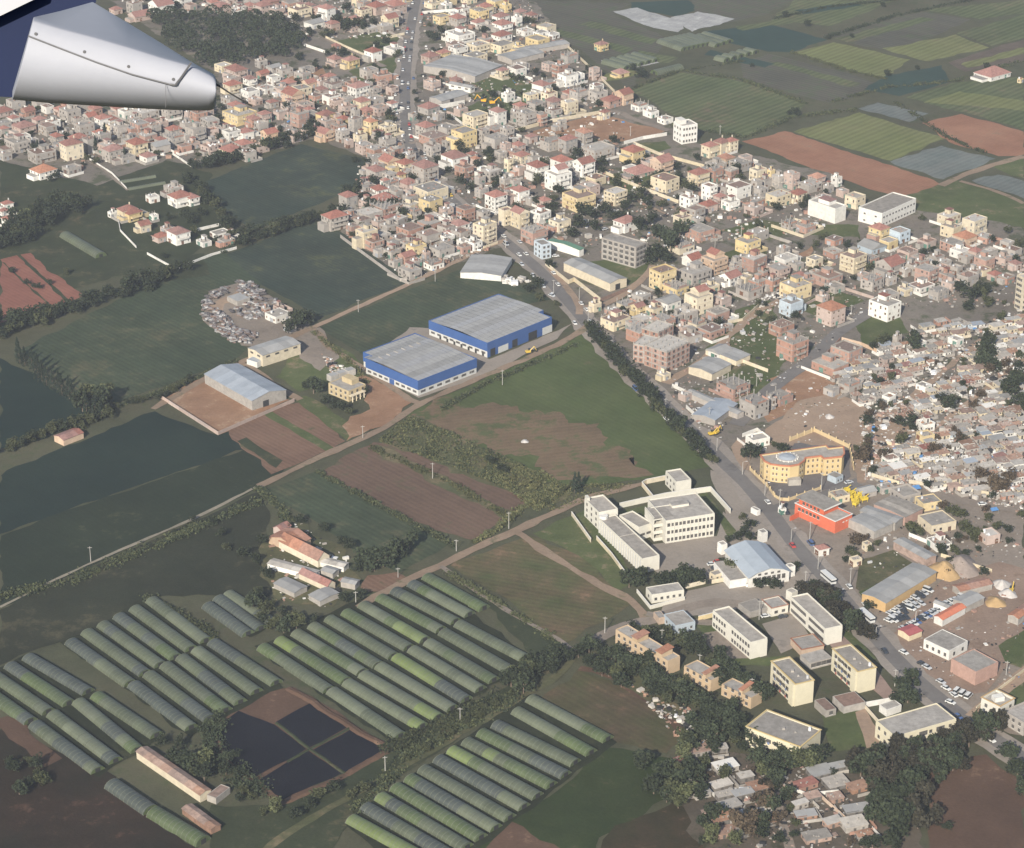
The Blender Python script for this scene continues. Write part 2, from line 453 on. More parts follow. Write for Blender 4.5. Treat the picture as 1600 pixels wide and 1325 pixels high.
for q in ([(820, 208), (935, 178), (1040, 205), (990, 222), (925, 222), (860, 215)], [(820, 42), (860, 52), (858, 58), (812, 52)], [(440, 115), (500, 105), (530, 125), (470, 140)], [(1200, 590), (1260, 575), (1310, 600), (1270, 640), (1200, 620)],
          [(1182, 640), (1240, 622), (1250, 640), (1200, 660)], [(1255, 395), (1270, 385), (1265, 400), (1215, 405)]):
    P_('bare_earth', q, yard_red, 1.6)
# ---- left and middle fields
P_('field', [(0, 250), (150, 290), (260, 250), (330, 270), (310, 300), (360, 350), (270, 420), (190, 430), (60, 470), (0, 480)], grass_dk, 1.5)
P_('field', [(310, 288), (470, 226), (578, 250), (570, 290), (430, 345), (395, 358), (318, 312)], crop_dark, 1.0)
P_('field', [(352, 398), (490, 345), (532, 362), (640, 440), (500, 497), (400, 440)], crop_dark, 1.0)
P_('field', [(498, 512), (640, 452), (742, 412), (862, 468), (690, 500), (575, 560)], crop_dark2, 1.0)
P_('field', [(30, 548), (180, 470), (348, 392), (410, 445), (330, 470), (330, 500), (385, 545), (365, 565), (170, 632), (110, 600)], crop_dark2, 1.2)
P_('field', [(230, 410), (320, 395), (330, 430), (250, 440)], grass_dk)
P_('field', [(0, 405), (45, 396), (128, 462), (84, 492), (0, 505)], red_strip)
for q in ([(22, 396), (27, 394), (110, 471), (105, 473)], [(2, 410), (6, 411), (85, 480), (80, 482)]):
    P_('grass_strip', q, grass_dk, .8)
P_('field', [(0, 560), (60, 590), (150, 650), (60, 690), (0, 702)], FM('crop_teal_vignetted', (.010, .020, .017), (.014, .026, .020), 60, None, None, .5, .2))  # from here down, dark crop tones also hold the lower-left lens vignette
P_('field', [(0, 742), (240, 644), (340, 680), (392, 660), (430, 700), (370, 705), (0, 835)], FM('crop_blue_vignetted', (.011, .021, .017), (.016, .027, .020), 60, (-47, 3, .06), None, .5, .2))  # dark crop, corner vignette put into its colour
P_('field', [(0, 836), (370, 706), (470, 660), (500, 700), (405, 762), (250, 835), (0, 950)], FM('crop_green_vignetted', (.018, .026, .016), (.024, .032, .019), 60, (-47, 3, .07), (.05, .055, .03), .64, .25))  # green crop darkened in colour for the same vignette
P_('field', [(0, 955), (250, 838), (400, 770), (420, 800), (420, 930), (330, 930), (240, 935), (100, 1000), (0, 1040)], FM('rough_vignetted', (.022, .026, .016), (.032, .034, .021), 40, None, (.058, .054, .032), .58, .35))  # rough land, its tone lowered for the corner vignette
P_('field', [(355, 672), (420, 640), (480, 625), (540, 690), (500, 708), (430, 740), (380, 700)], red_dull)
P_('grass_strip', [(412, 648), (422, 642), (522, 700), (510, 706)], grass_m, .6)
P_('grass_strip', [(458, 625), (478, 618), (560, 668), (545, 690)], grass_m, .8)
P_('grass_strip', [(372, 690), (384, 684), (440, 720), (430, 732)], grass_dk, .8)
P_('field', [(500, 738), (585, 690), (660, 700), (835, 782), (742, 846), (640, 812)], FM('plough_red_brown', (.100, .066, .048), (.122, .080, .058), 40, (-47, 3.0, .14), (.075, .072, .042), .60, .28))
P_('grass_strip', [(575, 700), (590, 694), (805, 805), (790, 812)], scrub_g, 1.6)
P_('field', [(412, 768), (492, 738), (640, 815), (702, 850), (622, 896), (545, 856), (500, 820)], crop_dark2)
P_('field', [(703, 884), (832, 836), (905, 868), (990, 942), (885, 1006), (780, 928)], FM('fallow', (.066, .074, .032), (.120, .086, .052), 26, (-20, 3.2, .16), (.165, .108, .068), .60, .3))
P_('field', [(835, 835), (930, 785), (985, 910), (965, 925), (905, 868)], grass_m)
P_('field', [(705, 905), (780, 935), (880, 1008), (830, 1025), (760, 950)], grass_dk)
# triangle field
P_('field', [(632, 648), (915, 520), (940, 548), (1108, 728), (1000, 752), (880, 765), (740, 700)], tri_green)
P_('bare_earth', [(645, 640), (690, 625), (860, 645), (1008, 715), (1000, 745), (900, 755), (830, 722), (720, 690), (640, 655)], tri_brown, 6.5, None, 2.5)
P_('grass_strip', [(590, 690), (640, 650), (740, 695), (880, 762), (860, 792), (700, 730)], scrub_g, 3.0)
# warehouses, yards
P_('bare_earth', [(255, 622), (330, 585), (452, 625), (342, 680)], yard_red, 1.2)
P_('bare_earth', [(560, 585), (650, 625), (600, 665), (540, 690), (545, 650), (575, 640)], yard_red, 2.0)
P_('grass_plot', [(450, 560), (490, 520), (560, 560), (565, 590), (470, 612), (430, 590)], grass_m, 1.8)
P_('dirt_yard', [(470, 520), (500, 512), (530, 560), (500, 580), (470, 560)], dirt_grey, 1.5)
P_('dirt_yard', [(315, 480), (330, 455), (380, 440), (440, 470), (430, 490), (480, 495), (480, 530), (430, 545), (380, 540), (325, 505)], dirt_grey, 2)
P_('dirt_yard', [(325, 480), (370, 455), (395, 460), (350, 475), (345, 495)], dirt, 1)
P_('pavement', [(655, 622), (567, 574), (640, 512), (690, 515), (765, 562), (880, 512), (895, 505), (870, 530), (750, 590)], court_m, .8)
# school grounds, forecourts
P_('pavement', [(1110, 735), (1160, 750), (1280, 890), (1320, 940), (1200, 935), (1130, 800)], court_m, 1.0)
P_('pavement', [(1018, 852), (1120, 838), (1130, 800), (1200, 880), (1140, 905), (1060, 915), (1020, 890)], court_m, .5)
P_('pavement', [(1060, 925), (1240, 890), (1260, 935), (1020, 972), (1035, 945)], court_m, .8)
P_('grass_plot', [(965, 800), (1105, 770), (1150, 830), (1138, 842), (1112, 790), (1030, 800), (985, 818)], grass_m, .6)
P_('grass_plot', [(1085, 975), (1125, 965), (1190, 1030), (1230, 1025), (1200, 1040), (1130, 1040)], grass_m, .8)
P_('bare_earth', [(1095, 990), (1130, 985), (1180, 1030), (1120, 1030)], dirt_grey, 1.2)
P_('pavement', [(1190, 975), (1240, 960), (1270, 1000), (1220, 1022)], court_m, .4)
P_('pavement', [(1280, 990), (1320, 985), (1400, 1085), (1390, 1100), (1340, 1060)], FM('pavement_pink', (.23, .165, .14), (.26, .19, .16), 10, None, None, .5, .15), .4)
P_('grass_plot', [(1310, 985), (1325, 985), (1370, 1030), (1358, 1036)], grass_m, .4)
P_('grass_plot', [(1370, 1015), (1380, 1010), (1402, 1038), (1395, 1042)], grass_m, .4)
P_('grass_plot', [(1285, 1120), (1350, 1110), (1385, 1165), (1300, 1175)], grass_m, .8)
P_('bare_earth', [(1335, 1112), (1352, 1108), (1388, 1162), (1355, 1170)], dirt, .8)
P_('court', [(1185, 735), (1200, 755), (1215, 782), (1240, 780), (1310, 760), (1330, 745), (1325, 700), (1272, 678), (1235, 690), (1240, 710)], FM('court_dark', (.115, .105, .105), (.14, .13, .128), 14, None, None, .5, .15), .4)
P_('bare_earth', [(1330, 700), (1430, 690), (1400, 740), (1350, 760), (1338, 740)], dirt, 2)
P_('bare_earth', [(1180, 690), (1250, 625), (1310, 612), (1350, 640), (1440, 660), (1420, 690), (1340, 700)], dirt, 2.5)
P_('field', [(1345, 875), (1395, 860), (1435, 885), (1360, 935), (1338, 920)], scrub_g, .8)
P_('grass_plot', [(1340, 925), (1420, 895), (1435, 890), (1370, 935), (1352, 940)], grass_m, .8)
P_('dirt_yard', [(1380, 1010), (1480, 900), (1560, 880), (1600, 890), (1600, 1010), (1540, 1080), (1480, 1090), (1430, 1040)], FM('yard_brown', (.21, .15, .115), (.245, .18, .14), 18, None, (.17, .12, .09), .6, .25), 1)
P_('grass_plot', [(1560, 1010), (1600, 985), (1600, 1045), (1570, 1035)], grass_m, .6)
P_('grass_plot', [(1560, 1090), (1600, 1060), (1600, 1110), (1585, 1105)], grass_m, .6)
# lower part
P_('field', [(840, 1095), (905, 1045), (1000, 1080), (1075, 1150), (1040, 1180), (960, 1160)], FM('fallow_dark', (.052, .058, .024), (.088, .064, .040), 30, (-47, 3, .12), (.125, .080, .050), .62, .3))
ribbon('path', [(905, 1045), (960, 1060), (1030, 1110), (1075, 1155)], 5, brown_lot, .8)
P_('field', [(700, 1325), (830, 1265), (950, 1170), (1060, 1190), (1040, 1250), (940, 1310), (900, 1400), (690, 1400)], FM('grass_deep', (.022, .034, .012), (.032, .042, .015), 40, None, (.060, .052, .030), .64, .3))
P_('field', [(740, 1400), (760, 1325), (800, 1285), (880, 1330), (900, 1400)], brown_lot)
P_('field', [(900, 1400), (960, 1290), (1060, 1250), (1130, 1310), (1180, 1400)], FM('fallow_deep', (.026, .026, .012), (.048, .034, .020), 26, None, (.10, .065, .04), .62, .3))
P_('bare_earth', [(1450, 1205), (1540, 1180), (1600, 1220), (1600, 1400), (1470, 1400), (1450, 1300)], brown_lot, 2)
P_('bare_earth', [(1060, 1170), (1300, 1200), (1420, 1230), (1450, 1400), (1120, 1400), (1060, 1250)], FM('shanty_ground', (.080, .068, .052), (.108, .088, .068), 18, None, (.048, .048, .030), .57, .32), 3)
P_('bare_earth', [(925, 1025), (985, 1040), (1080, 1110), (1060, 1130), (980, 1080)], scrub_g, 2)
P_('field', [(330, 1085), (460, 1075), (610, 1170), (440, 1258), (330, 1180)], brown_lot, 1.5)
P_('field', [(0, 1140), (60, 1160), (180, 1215), (240, 1290), (330, 1330), (330, 1400), (-20, 1400)], FM('bare_vignetted', (.020, .018, .012), (.034, .022, .015), 34, None, (.085, .050, .034), .64, .3))  # bare soil with the corner's vignette darkening in its colour
P_('field', [(-10, 1125), (10, 1120), (95, 1185), (70, 1200)], brown_lot)
P_('field', [(420, 1262), (610, 1175), (800, 1070), (835, 1050), (870, 1040), (560, 1262), (520, 1330), (330, 1400), (330, 1260)], grass_dk, 1.5)
P_('farmyard', [(410, 850), (470, 815), (545, 870), (560, 905), (520, 950), (430, 940), (410, 890)], scrub_g, 3)
P_('bare_earth', [(575, 900), (620, 895), (640, 905), (600, 925), (560, 925)], red_dull, 1.2)
TG = FM('tunnel_gap_dark', (.016, .020, .011), (.026, .030, .016), 14, None, (.040, .042, .022), .62, .35)  # dark ground tone under and between the tunnels
for q in ([(400, 1012), (668, 893), (830, 1033), (622, 1168), (508, 1092)], [(538, 1288), (828, 1082), (962, 1160), (700, 1365), (600, 1340)], [(98, 1006), (240, 930), (440, 1075), (298, 1152)], [(-40, 1062), (48, 1020), (256, 1155), (150, 1218)], [(318, 948), (358, 922), (432, 976), (388, 998)]):
    P_('tunnel_ground', q, TG)
# ---- black net beds behind low earth banks
for q in ([(432, 1129), (484, 1100), (546, 1136), (483, 1169)], [(488, 1173), (549, 1140), (600, 1172), (538, 1208)], [(338, 1140), (372, 1112), (428, 1133), (478, 1171), (448, 1188), (398, 1216), (350, 1185)], [(452, 1190), (482, 1174), (534, 1210), (440, 1252), (402, 1220)]):
    P_('reservoir_bed', q, net_m, .5)
# ---- roads
MAIN = [(655, -40), (650, 0), (640, 55), (634, 115), (633, 175), (640, 225), (665, 270), (715, 322), (790, 378), (848, 428), (905, 492), (960, 556), (1030, 625), (1082, 675), (1125, 718), (1165, 757), (1203, 800), (1240, 848), (1290, 905), (1342, 965), (1392, 1022), (1440, 1070), (1500, 1118), (1560, 1160), (1625, 1205)]
ribbon('road_shoulder', MAIN, 15, shoulder_m, 1.2)
road_pts = ribbon('road', MAIN, 7.4, asphalt, .15)
ribbon('road', [(1203, 800), (1225, 792), (1270, 782), (1330, 758), (1345, 752)], 7.5, asphalt, .2)
ribbon('road', [(1343, 752), (1400, 762), (1480, 780), (1600, 800)], 6.5, dirt_grey, .6)
ribbon('road', [(1150, 665), (1200, 612), (1270, 560), (1310, 520), (1365, 485)], 8.0, asphalt, .2)
ribbon('road', [(1520, 1122), (1560, 1085), (1610, 1045)], 6, dirt, .4)
ribbon('road', [(1255, 960), (1120, 942), (1020, 968), (960, 985), (900, 1018)], 6.5, dirt_grey, .6)
ribbon('path', [(490, 512), (560, 480), (660, 435), (742, 395), (790, 375)], 5, dirt, .5)
ribbon('path', [(488, 512), (520, 545), (575, 580), (640, 625), (655, 632)], 5, track_m, 1.0)
ribbon('path', [(365, 572), (420, 545), (488, 512)], 5, track_m, .8)
ribbon('path', [(240, 640), (300, 605), (372, 568), (440, 610), (470, 625)], 5, track_m, .8)
ribbon('path', [(920, 510), (870, 540), (800, 570), (748, 592), (655, 632), (600, 670), (555, 690), (500, 715), (405, 760)], 5.5, track_m, .8)
ribbon('path', [(405, 760), (300, 812), (200, 855), (100, 900), (0, 950)], 2.2, FM('path_pale', (.20, .18, .14), (.24, .21, .165), 10, None, None, .5, .25), .3)
ribbon('path', [(1010, 756), (930, 775), (860, 805), (800, 832), (735, 860), (690, 885), (640, 905), (560, 950)], 6, track_m, .8)
ribbon('path', [(805, 832), (860, 868), (920, 905), (985, 940), (1010, 965)], 5.5, track_m, .9)
ribbon('path', [(690, 885), (760, 935), (880, 1005), (888, 1015)], 3.0, dirt_grey, .5)
ribbon('path', [(900, 1018), (880, 1050), (800, 1100), (610, 1210), (470, 1290), (400, 1340)], 4.0, scrub_g, .6)
ribbon('path', [(905, 492), (900, 470), (860, 420)], 5, dirt, .4)
ribbon('path', [(915, 480), (960, 470), (1010, 430), (1020, 415)], 6, dirt, .6)
ribbon('road', [(1040, 600), (1090, 570), (1120, 545), (1180, 490), (1220, 470)], 5, dirt, .7)
ribbon('path', [(1170, 735), (1150, 700), (1175, 690), (1240, 695)], 6, dirt, .7)
ribbon('road', [(790, 195), (880, 185), (960, 175), (985, 185), (1045, 205)], 5, dirt_grey, .5)
ribbon('road', [(640, 225), (735, 205), (800, 190)], 5, dirt_grey, .5)
ribbon('path', [(130, 248), (160, 265), (200, 298)], 3, dirt_grey, .3)
ribbon('road', [(640, 60), (590, 45), (530, 20), (490, 0)], 6, dirt_grey, .5)
ribbon('road', [(500, 55), (560, 85), (600, 105)], 5, dirt_grey, .5)
ribbon('road', [(1010, 960), (1130, 975), (1200, 945)], 4, dirt_grey, .5)
ribbon('path', [(1215, 1150), (1210, 1230), (1235, 1330), (1245, 1400)], 4.5, dirt_grey, .5)
ribbon('path', [(1345, 755), (1340, 690), (1400, 640), (1500, 560), (1550, 520)], 5, dirt, 1)
ribbon('path', [(1420, 700), (1500, 640), (1600, 560)], 4, dirt, .8)
ribbon('path', [(1010, 300), (1060, 330), (1100, 355)], 4, dirt_grey, .6)
ribbon('path', [(890, 290), (960, 300), (1040, 335)], 3.5, dirt, .6)
# earth banks round the beds, as real ridges
def bank(pix, w, h, mat, name='earth_bank', label=None):
    pts = [G(*p) for p in pix]
    pts = rough_edge(pts, 3, .5, False, 2.0)
    mb = MB()
    n = len(pts)
    for i, p in enumerate(pts):
        d = (pts[min(i + 1, n - 1)] - pts[max(i - 1, 0)]).normalized()
        nr = Vector((-d.y, d.x, 0))
        hh = h * (0.8 + 0.5 * mnoise.noise(p * .2))
        for s_, z in ((-1, 0), (-.35, hh), (.35, hh * .95), (1, 0)):
            q = p + nr * (s_ * w / 2)
            mb.v.append((q.x, q.y, z))
    for i in range(n - 1):
        for j in range(3):
            a = i * 4 + j
            mb.f.append((a, a + 4, a + 5, a + 1)); mb.m.append(0)
    return mb.build(name, mat, kind='structure')
bank([(450, 1076), (490, 1098), (548, 1136), (608, 1170)], 4.5, 1.2, brown_lot)
bank([(604, 1174), (540, 1212), (442, 1257), (430, 1246)], 4.0, 1.1, brown_lot)
bank([(430, 1131), (486, 1172), (540, 1210)], 2.2, .8, grass_dk)
bank([(547, 1138), (484, 1172), (448, 1192)], 2.2, .8, grass_dk)
# ================================================================ BIG BUILDINGS
def axes(root_pt, *pts):
    """points relative to the root's place"""
    return [Vector((p.x - root_pt.x, p.y - root_pt.y)) for p in pts]
def panes(p, q, n, w, z0, h, mats, parent, name='window', inset=.5, proud=.06, sill=True, pair=None, skip=()):
    """n windows as single parts along the wall from p to q; the wall lies to the left of the direction p->q, the outside to the right"""
    d = Vector((q[0] - p[0], q[1] - p[1])); L = d.length; d /= L
    nr = Vector((d.y, -d.x)); ang = math.atan2(d.y, d.x)
    key = ('pane', round(w, 2), round(h, 2), sill, mats[0].name)
    if key not in MESHES:
        mb = MB()
        mb.box(0, 0, w, .10, -h / 2, h / 2, 0, 0, True)
        if sill: mb.box(0, 0, w + .3, .22, -h / 2 - .14, -h / 2, 1)
        MESHES[key] = mb.mesh(name, mats)
    for i in range(n):
        if i in skip: continue
        t = inset + (L - 2 * inset) * (i + .5) / n
        for dt in ((0,) if not pair else (-pair / 2, pair / 2)):
            c = Vector((p[0], p[1])) + d * (t + dt) + nr * proud
            o = link(name, MESHES[key], parent, None, (c.x, c.y, z0 + h / 2))
            o.rotation_euler = (0, 0, ang)
MESHES = {}
def parapet(mb, poly, z0, z1, w=.25, m=0):
    for i in range(len(poly)):
        mb.bar(poly[i], poly[(i + 1) % len(poly)], w, z0, z1, m)
def inset_poly(poly, d):
    k = len(poly); out = []
    ar = sum(poly[i][0] * poly[(i + 1) % k][1] - poly[(i + 1) % k][0] * poly[i][1] for i in range(k))
    s = 1 if ar > 0 else -1
    for i in range(k):
        a, b, c = Vector(poly[i - 1][:2]), Vector(poly[i][:2]), Vector(poly[(i + 1) % k][:2])
        e1, e2 = (b - a).normalized(), (c - b).normalized()
        n1, n2 = Vector((-e1.y, e1.x)) * s, Vector((-e2.y, e2.x)) * s
        den = 1 + n1.dot(n2)
        out.append(b + (n1 + n2) * (d / max(den, .3)))
    return out
OBST = []                                       # ground circles already built on: (x, y, r)
def occupy(pts, grow=0):
    c = sum((Vector((p.x, p.y)) for p in pts), Vector((0, 0))) / len(pts)
    # sample the footprint
    for a in range(0, 5):
        for b in range(0, 5):
            if len(pts) == 4:
                p = pts[0].lerp(pts[1], a / 4).lerp(pts[3].lerp(pts[2], a / 4), b / 4)
                OBST.append((p.x, p.y, (pts[0] - pts[1]).length / 7 + grow))
BLUE = paint('cladding_blue', (.04, .095, .26), .10, .15, .5, .05)
PALE = paint('panel_offwhite', (.50, .50, .48), .08, .3, .8, .05)
PALEGREY = paint('panel_grey', (.45, .45, .44), .12, .3, .8, .05)
RUBBER = M_BLACK
# ---- blue warehouse by the red earth lot
def warehouse(name, C, L, Rr, H, fascia, label, notch, variant):
    c = G(*C); l = G(*L); r = G(*Rr)
    root = thing(name, c, 0, label, 'warehouse', 'blue warehouses')
    e1 = Vector((r.x - c.x, r.y - c.y)); e2 = Vector((l.x - c.x, l.y - c.y))
    u = e1.normalized(); v = Vector((-u.y, u.x)); W, D = e1.length, e2.dot(v)
    def P(a, b): return u * a + v * b
    occupy([c, r, r + Vector((e2.x, e2.y, 0)), l], 4)
    if notch: foot = [P(0, 0), P(W, 0), P(W, D), P(4.5, D), P(4.5, D - 7), P(0, D - 7)]
    else: foot = [P(0, 0), P(W - 4, 0), P(W - 4, 10), P(W, 10), P(W, D), P(0, D)]
    base_mat = PALE if notch else BLUE
    mb = MB(); mb.prism(foot, 0, H - fascia, 0, False); wall = mb.build('wall', PALE, root)
    mb = MB(); mb.prism(foot, 0, .5, 0, False); 
    mb = MB(); f2 = inset_poly(foot, -.18); mb.prism(f2, H - fascia, H + .5, 0, False); mb.prism(inset_poly(foot, .15), H - .1, H + .5, 0, False)
    for i in range(len(f2)):                       # top flashing closes the parapet
        j = (i + 1) % len(f2); g2 = inset_poly(foot, .15)
        mb.quad((*f2[i], H + .5), (*f2[j], H + .5), (*g2[j], H + .5), (*g2[i], H + .5))
        g = foot
        mb.quad((*f2[i], H - fascia), (*f2[j], H - fascia), (*g[j], H - fascia), (*g[i], H - fascia))
    mb.build('fascia', BLUE, root)
    # roof of long metal sheets, each a part, slightly stepped to a low ridge
    nsh = 9
    for i in range(nsh):
        t0, t1 = D * i / nsh, D * (i + 1) / nsh
        zr = lambda t: H + .1 + 1.1 * (1 - abs(t / D - .5) * 2)
        x0 = .3 if not (notch and i >= nsh - 1) else 4.8
        x1 = W - .3 if notch or i > 1 else W - 4.3
        m2 = MB()
        nr = 14
        for k in range(nr):
            a, b = x0 + (x1 - x0) * k / nr, x0 + (x1 - x0) * (k + 1) / nr
            z0, z1 = zr(t0), zr(t1)
            m2.quad((*P(a, t0 + .05), z0), (*P(b - .12, t0 + .05), z0), (*P(b - .12, t1), z1), (*P(a, t1), z1))
            m2.quad((*P(b - .12, t0 + .05), z0 + .07), (*P(b, t0 + .05), z0 + .07), (*P(b, t1), z1 + .07), (*P(b - .12, t1), z1 + .07))
        m2.build('roof_sheet', M_METAL if (i + variant) % 3 else SHEET2, root)
    if notch:
        for k in range(6):
            q = P(W * (.14 + .13 * k), D * .74); mb = MB(); mb.box(q.x, q.y, .5, 3.0, H, H + 1.05, 0, math.atan2(u.y, u.x)); mb.build('roof_vent', M_CONC, root)
    wm = [M_WIN, M_WHITE]
    zl = H - fascia
    if notch:
        panes(P(0, 0), P(W, 0), 7, 3.2, zl - 2.1, 1.2, wm, root, sill=False)
        panes(P(0, D - 7), P(0, 0), 9, 2.6, zl - 2.1, 1.2, wm, root, skip=(4,), sill=False)
        panes(P(0, D - 7), P(0, 0), 9, 3.6, .1, zl - .3, [BLUE, BLUE], root, 'door', skip=(0, 1, 2, 3, 5, 6, 7, 8), sill=False)
        panes(P(0, D - 7), P(0, 0), 9, 4.2, .1, 2.6, [PALEGREY, PALEGREY], root, 'door', skip=(0, 1, 2, 4, 5, 6, 7, 8), sill=False)
        panes(P(0, 0), P(W, 0), 6, .25, .2, zl - .3, [PALEGREY, PALEGREY], root, 'pilaster', sill=False)
        panes(P(0, D), P(0, D - 7), 2, 1.0, 1.0, 1.6, wm, root, sill=False)
    else:
        panes(P(0, D), P(0, 0), 9, 2.8, zl - 1.9, 1.1, wm, root, sill=False)
        panes(P(0, D), P(0, 0), 8, 1.4, .2, 1.9, [M_BLACK, M_BLACK], root, 'door', sill=False, skip=(0,))
        mb = MB(); f3 = inset_poly(foot[:4], -.1)
        mb.bar(P(-.05, -.08), P(W - 4, -.08), .16, 0, H - fascia); mb.bar(P(W - 4, -.08), P(W - 4, 10), .16, 0, H - fascia); mb.bar(P(W - 4, 9.9), P(W + .1, 9.9), .16, 0, H - fascia)
        mb.build('cladding', BLUE, root)
        for t, w, h, mt in ((.08, 3.6, 4.2, M_BLACK), (.24, 7.5, 3.6, PALE), (.42, 4.0, 4.2, M_BLACK), (.70, 6.5, 4.6, M_BLACK), (.93, 7.5, 4.2, PALE)):
            q = P((W - 4) * t, 0)
            panes(P((W - 4) * t - w / 2, -.12), P((W - 4) * t + w / 2, -.12), 1, w, .05, h, [mt, mt], root, 'door', inset=0, sill=False)
        panes(P(W - 4, 4), P(W - 4, 9), 1, 4.5, .05, 5, [M_BLACK, M_BLACK], root, 'door', inset=0, sill=False)
    return root
SHEET2 = paint('sheet_roof_dark', (.315, .315, .32), .14, .25, .6, .1)
warehouse('warehouse', (653.5, 619), (568.5, 573.5), (744.5, 583.5), 8.0, 4.6, 'blue and white warehouse with a notched corner beside the red earth lot', True, 0)
warehouse('warehouse', (761.5, 559), (681.5, 519.5), (869.5, 515), 8.0, 4.4, 'long blue warehouse with dark doorways nearer the main road', False, 1)

def shed(name, C, L, Rr, H, rise, wallm_, roofm_, label, cat='shed', ridge='v', nsheet=5, wins=0, group=None, doors=0, over=.3):
    """a gabled hall given by the base corners nearest, left and right; ridge 'v' runs along the left side, 'u' along the right one"""
    c, l, r = G(*C), G(*L), G(*Rr)
    root = thing(name, c, 0, label, cat, group)
    e1 = Vector((r.x - c.x, r.y - c.y)); u = e1.normalized(); v = Vector((-u.y, u.x))
    W = e1.length; D = Vector((l.x - c.x, l.y - c.y)).dot(v)
    def P(a, b): return u * a + v * b
    occupy([c, r, r + Vector((v.x * D, v.y * D, 0)), l], 1.5)
    mb = MB()
    foot = [P(0, 0), P(W, 0), P(W, D), P(0, D)]
    mb.prism(foot, 0, H, 0, False)
    if ridge == 'v':
        mb.tri((*P(0, 0), H), (*P(W, 0), H), (*P(W / 2, 0), H + rise)); mb.tri((*P(W, D), H), (*P(0, D), H), (*P(W / 2, D), H + rise))
    else:
        mb.tri((*P(W, 0), H), (*P(W, D), H), (*P(W, D / 2), H + rise)); mb.tri((*P(0, D), H), (*P(0, 0), H), (*P(0, D / 2), H + rise))
    mb.build('wall', wallm_, root)
    for i in range(nsheet):
        m2 = MB()
        if ridge == 'v':
            a, b = -over + (D + 2 * over) * i / nsheet, -over + (D + 2 * over) * (i + 1) / nsheet - .05
            ev = H - over * rise / (W / 2) + .06
            for s0, s1, z0, z1 in ((-over, W / 2, ev, H + rise + .06), (W / 2, W + over, H + rise + .06, ev)):
                m2.quad((*P(s0, a), z0), (*P(s1, a), z1), (*P(s1, b), z1), (*P(s0, b), z0))
                m2.quad((*P(s0, a), z0 - .12), (*P(s0, b), z0 - .12), (*P(s1, b), z1 - .12), (*P(s1, a), z1 - .12))
                m2.quad((*P(s0, a), z0 - .12), (*P(s1, a), z1 - .12), (*P(s1, a), z1), (*P(s0, a), z0))
        else:
            a, b = -over + (W + 2 * over) * i / nsheet, -over + (W + 2 * over) * (i + 1) / nsheet - .05
            ev = H - over * rise / (D / 2) + .06
            for s0, s1, z0, z1 in ((-over, D / 2, ev, H + rise + .06), (D / 2, D + over, H + rise + .06, ev)):
                m2.quad((*P(a, s0), z0), (*P(b, s0), z0), (*P(b, s1), z1), (*P(a, s1), z1))
                m2.quad((*P(a, s0), z0 - .12), (*P(a, s0), z0), (*P(a, s1), z1), (*P(a, s1), z1 - .12))
                m2.quad((*P(a, s0), z0 - .12), (*P(b, s0), z0 - .12), (*P(b, s0), z0), (*P(a, s0), z0))
        m2.build('roof_sheet', roofm_, root)
    if wins:
        panes(P(0, 0), P(W, 0), max(1, int(W / 5)), 2.4, H - 1.9, 1.0, [M_WIN, M_WHITE], root, sill=False)
        panes(P(0, D), P(0, 0), max(1, int(D / 5)), 2.4, H - 1.9, 1.0, [M_WIN, M_WHITE], root, sill=False)
    if doors:
        panes(P(W * .3, 0), P(W * .3 + 4, 0), 1, 3.4, .05, min(3.4, H - .4), [M_BLACK, M_BLACK], root, 'door', inset=0, sill=False)
    return root
def Cwall(name, pix, h, mat, label, posts=0, w=.25, cat='wall', capm=None):
    """a compound wall: panels between piers, each run one thing"""
    pts = [G(*p) for p in pix]
    root = thing(name, pts[0], 0, label, cat)
    q = axes(pts[0], *pts)
    for a, b in zip(q[:-1], q[1:]):
        d = (b - a); L = d.length; n = max(1, int(round(L / 9.0)))
        if n > 40: n = 40
        for i in range(n):
            p0, p1 = a + d * (i / n), a + d * ((i + 1) / n - .03 / max(L, 1))
            mb = MB(); mb.bar(p0, p1, w, 0, h * (1 + .0 * i))
            if capm: mb.bar(p0, p1, w + .14, h, h + .12, 1)
            mb.build('wall_panel', [mat, capm] if capm else mat, root)
        if posts:
            mb = MB()
            for i in range(int(L / posts) + 1):
                p = a + d * min(1, i * posts / L); mb.box(p.x, p.y, .5, .5, 0, h + .8)
            mb.build('pier', mat, root, 'stuff')
    return root
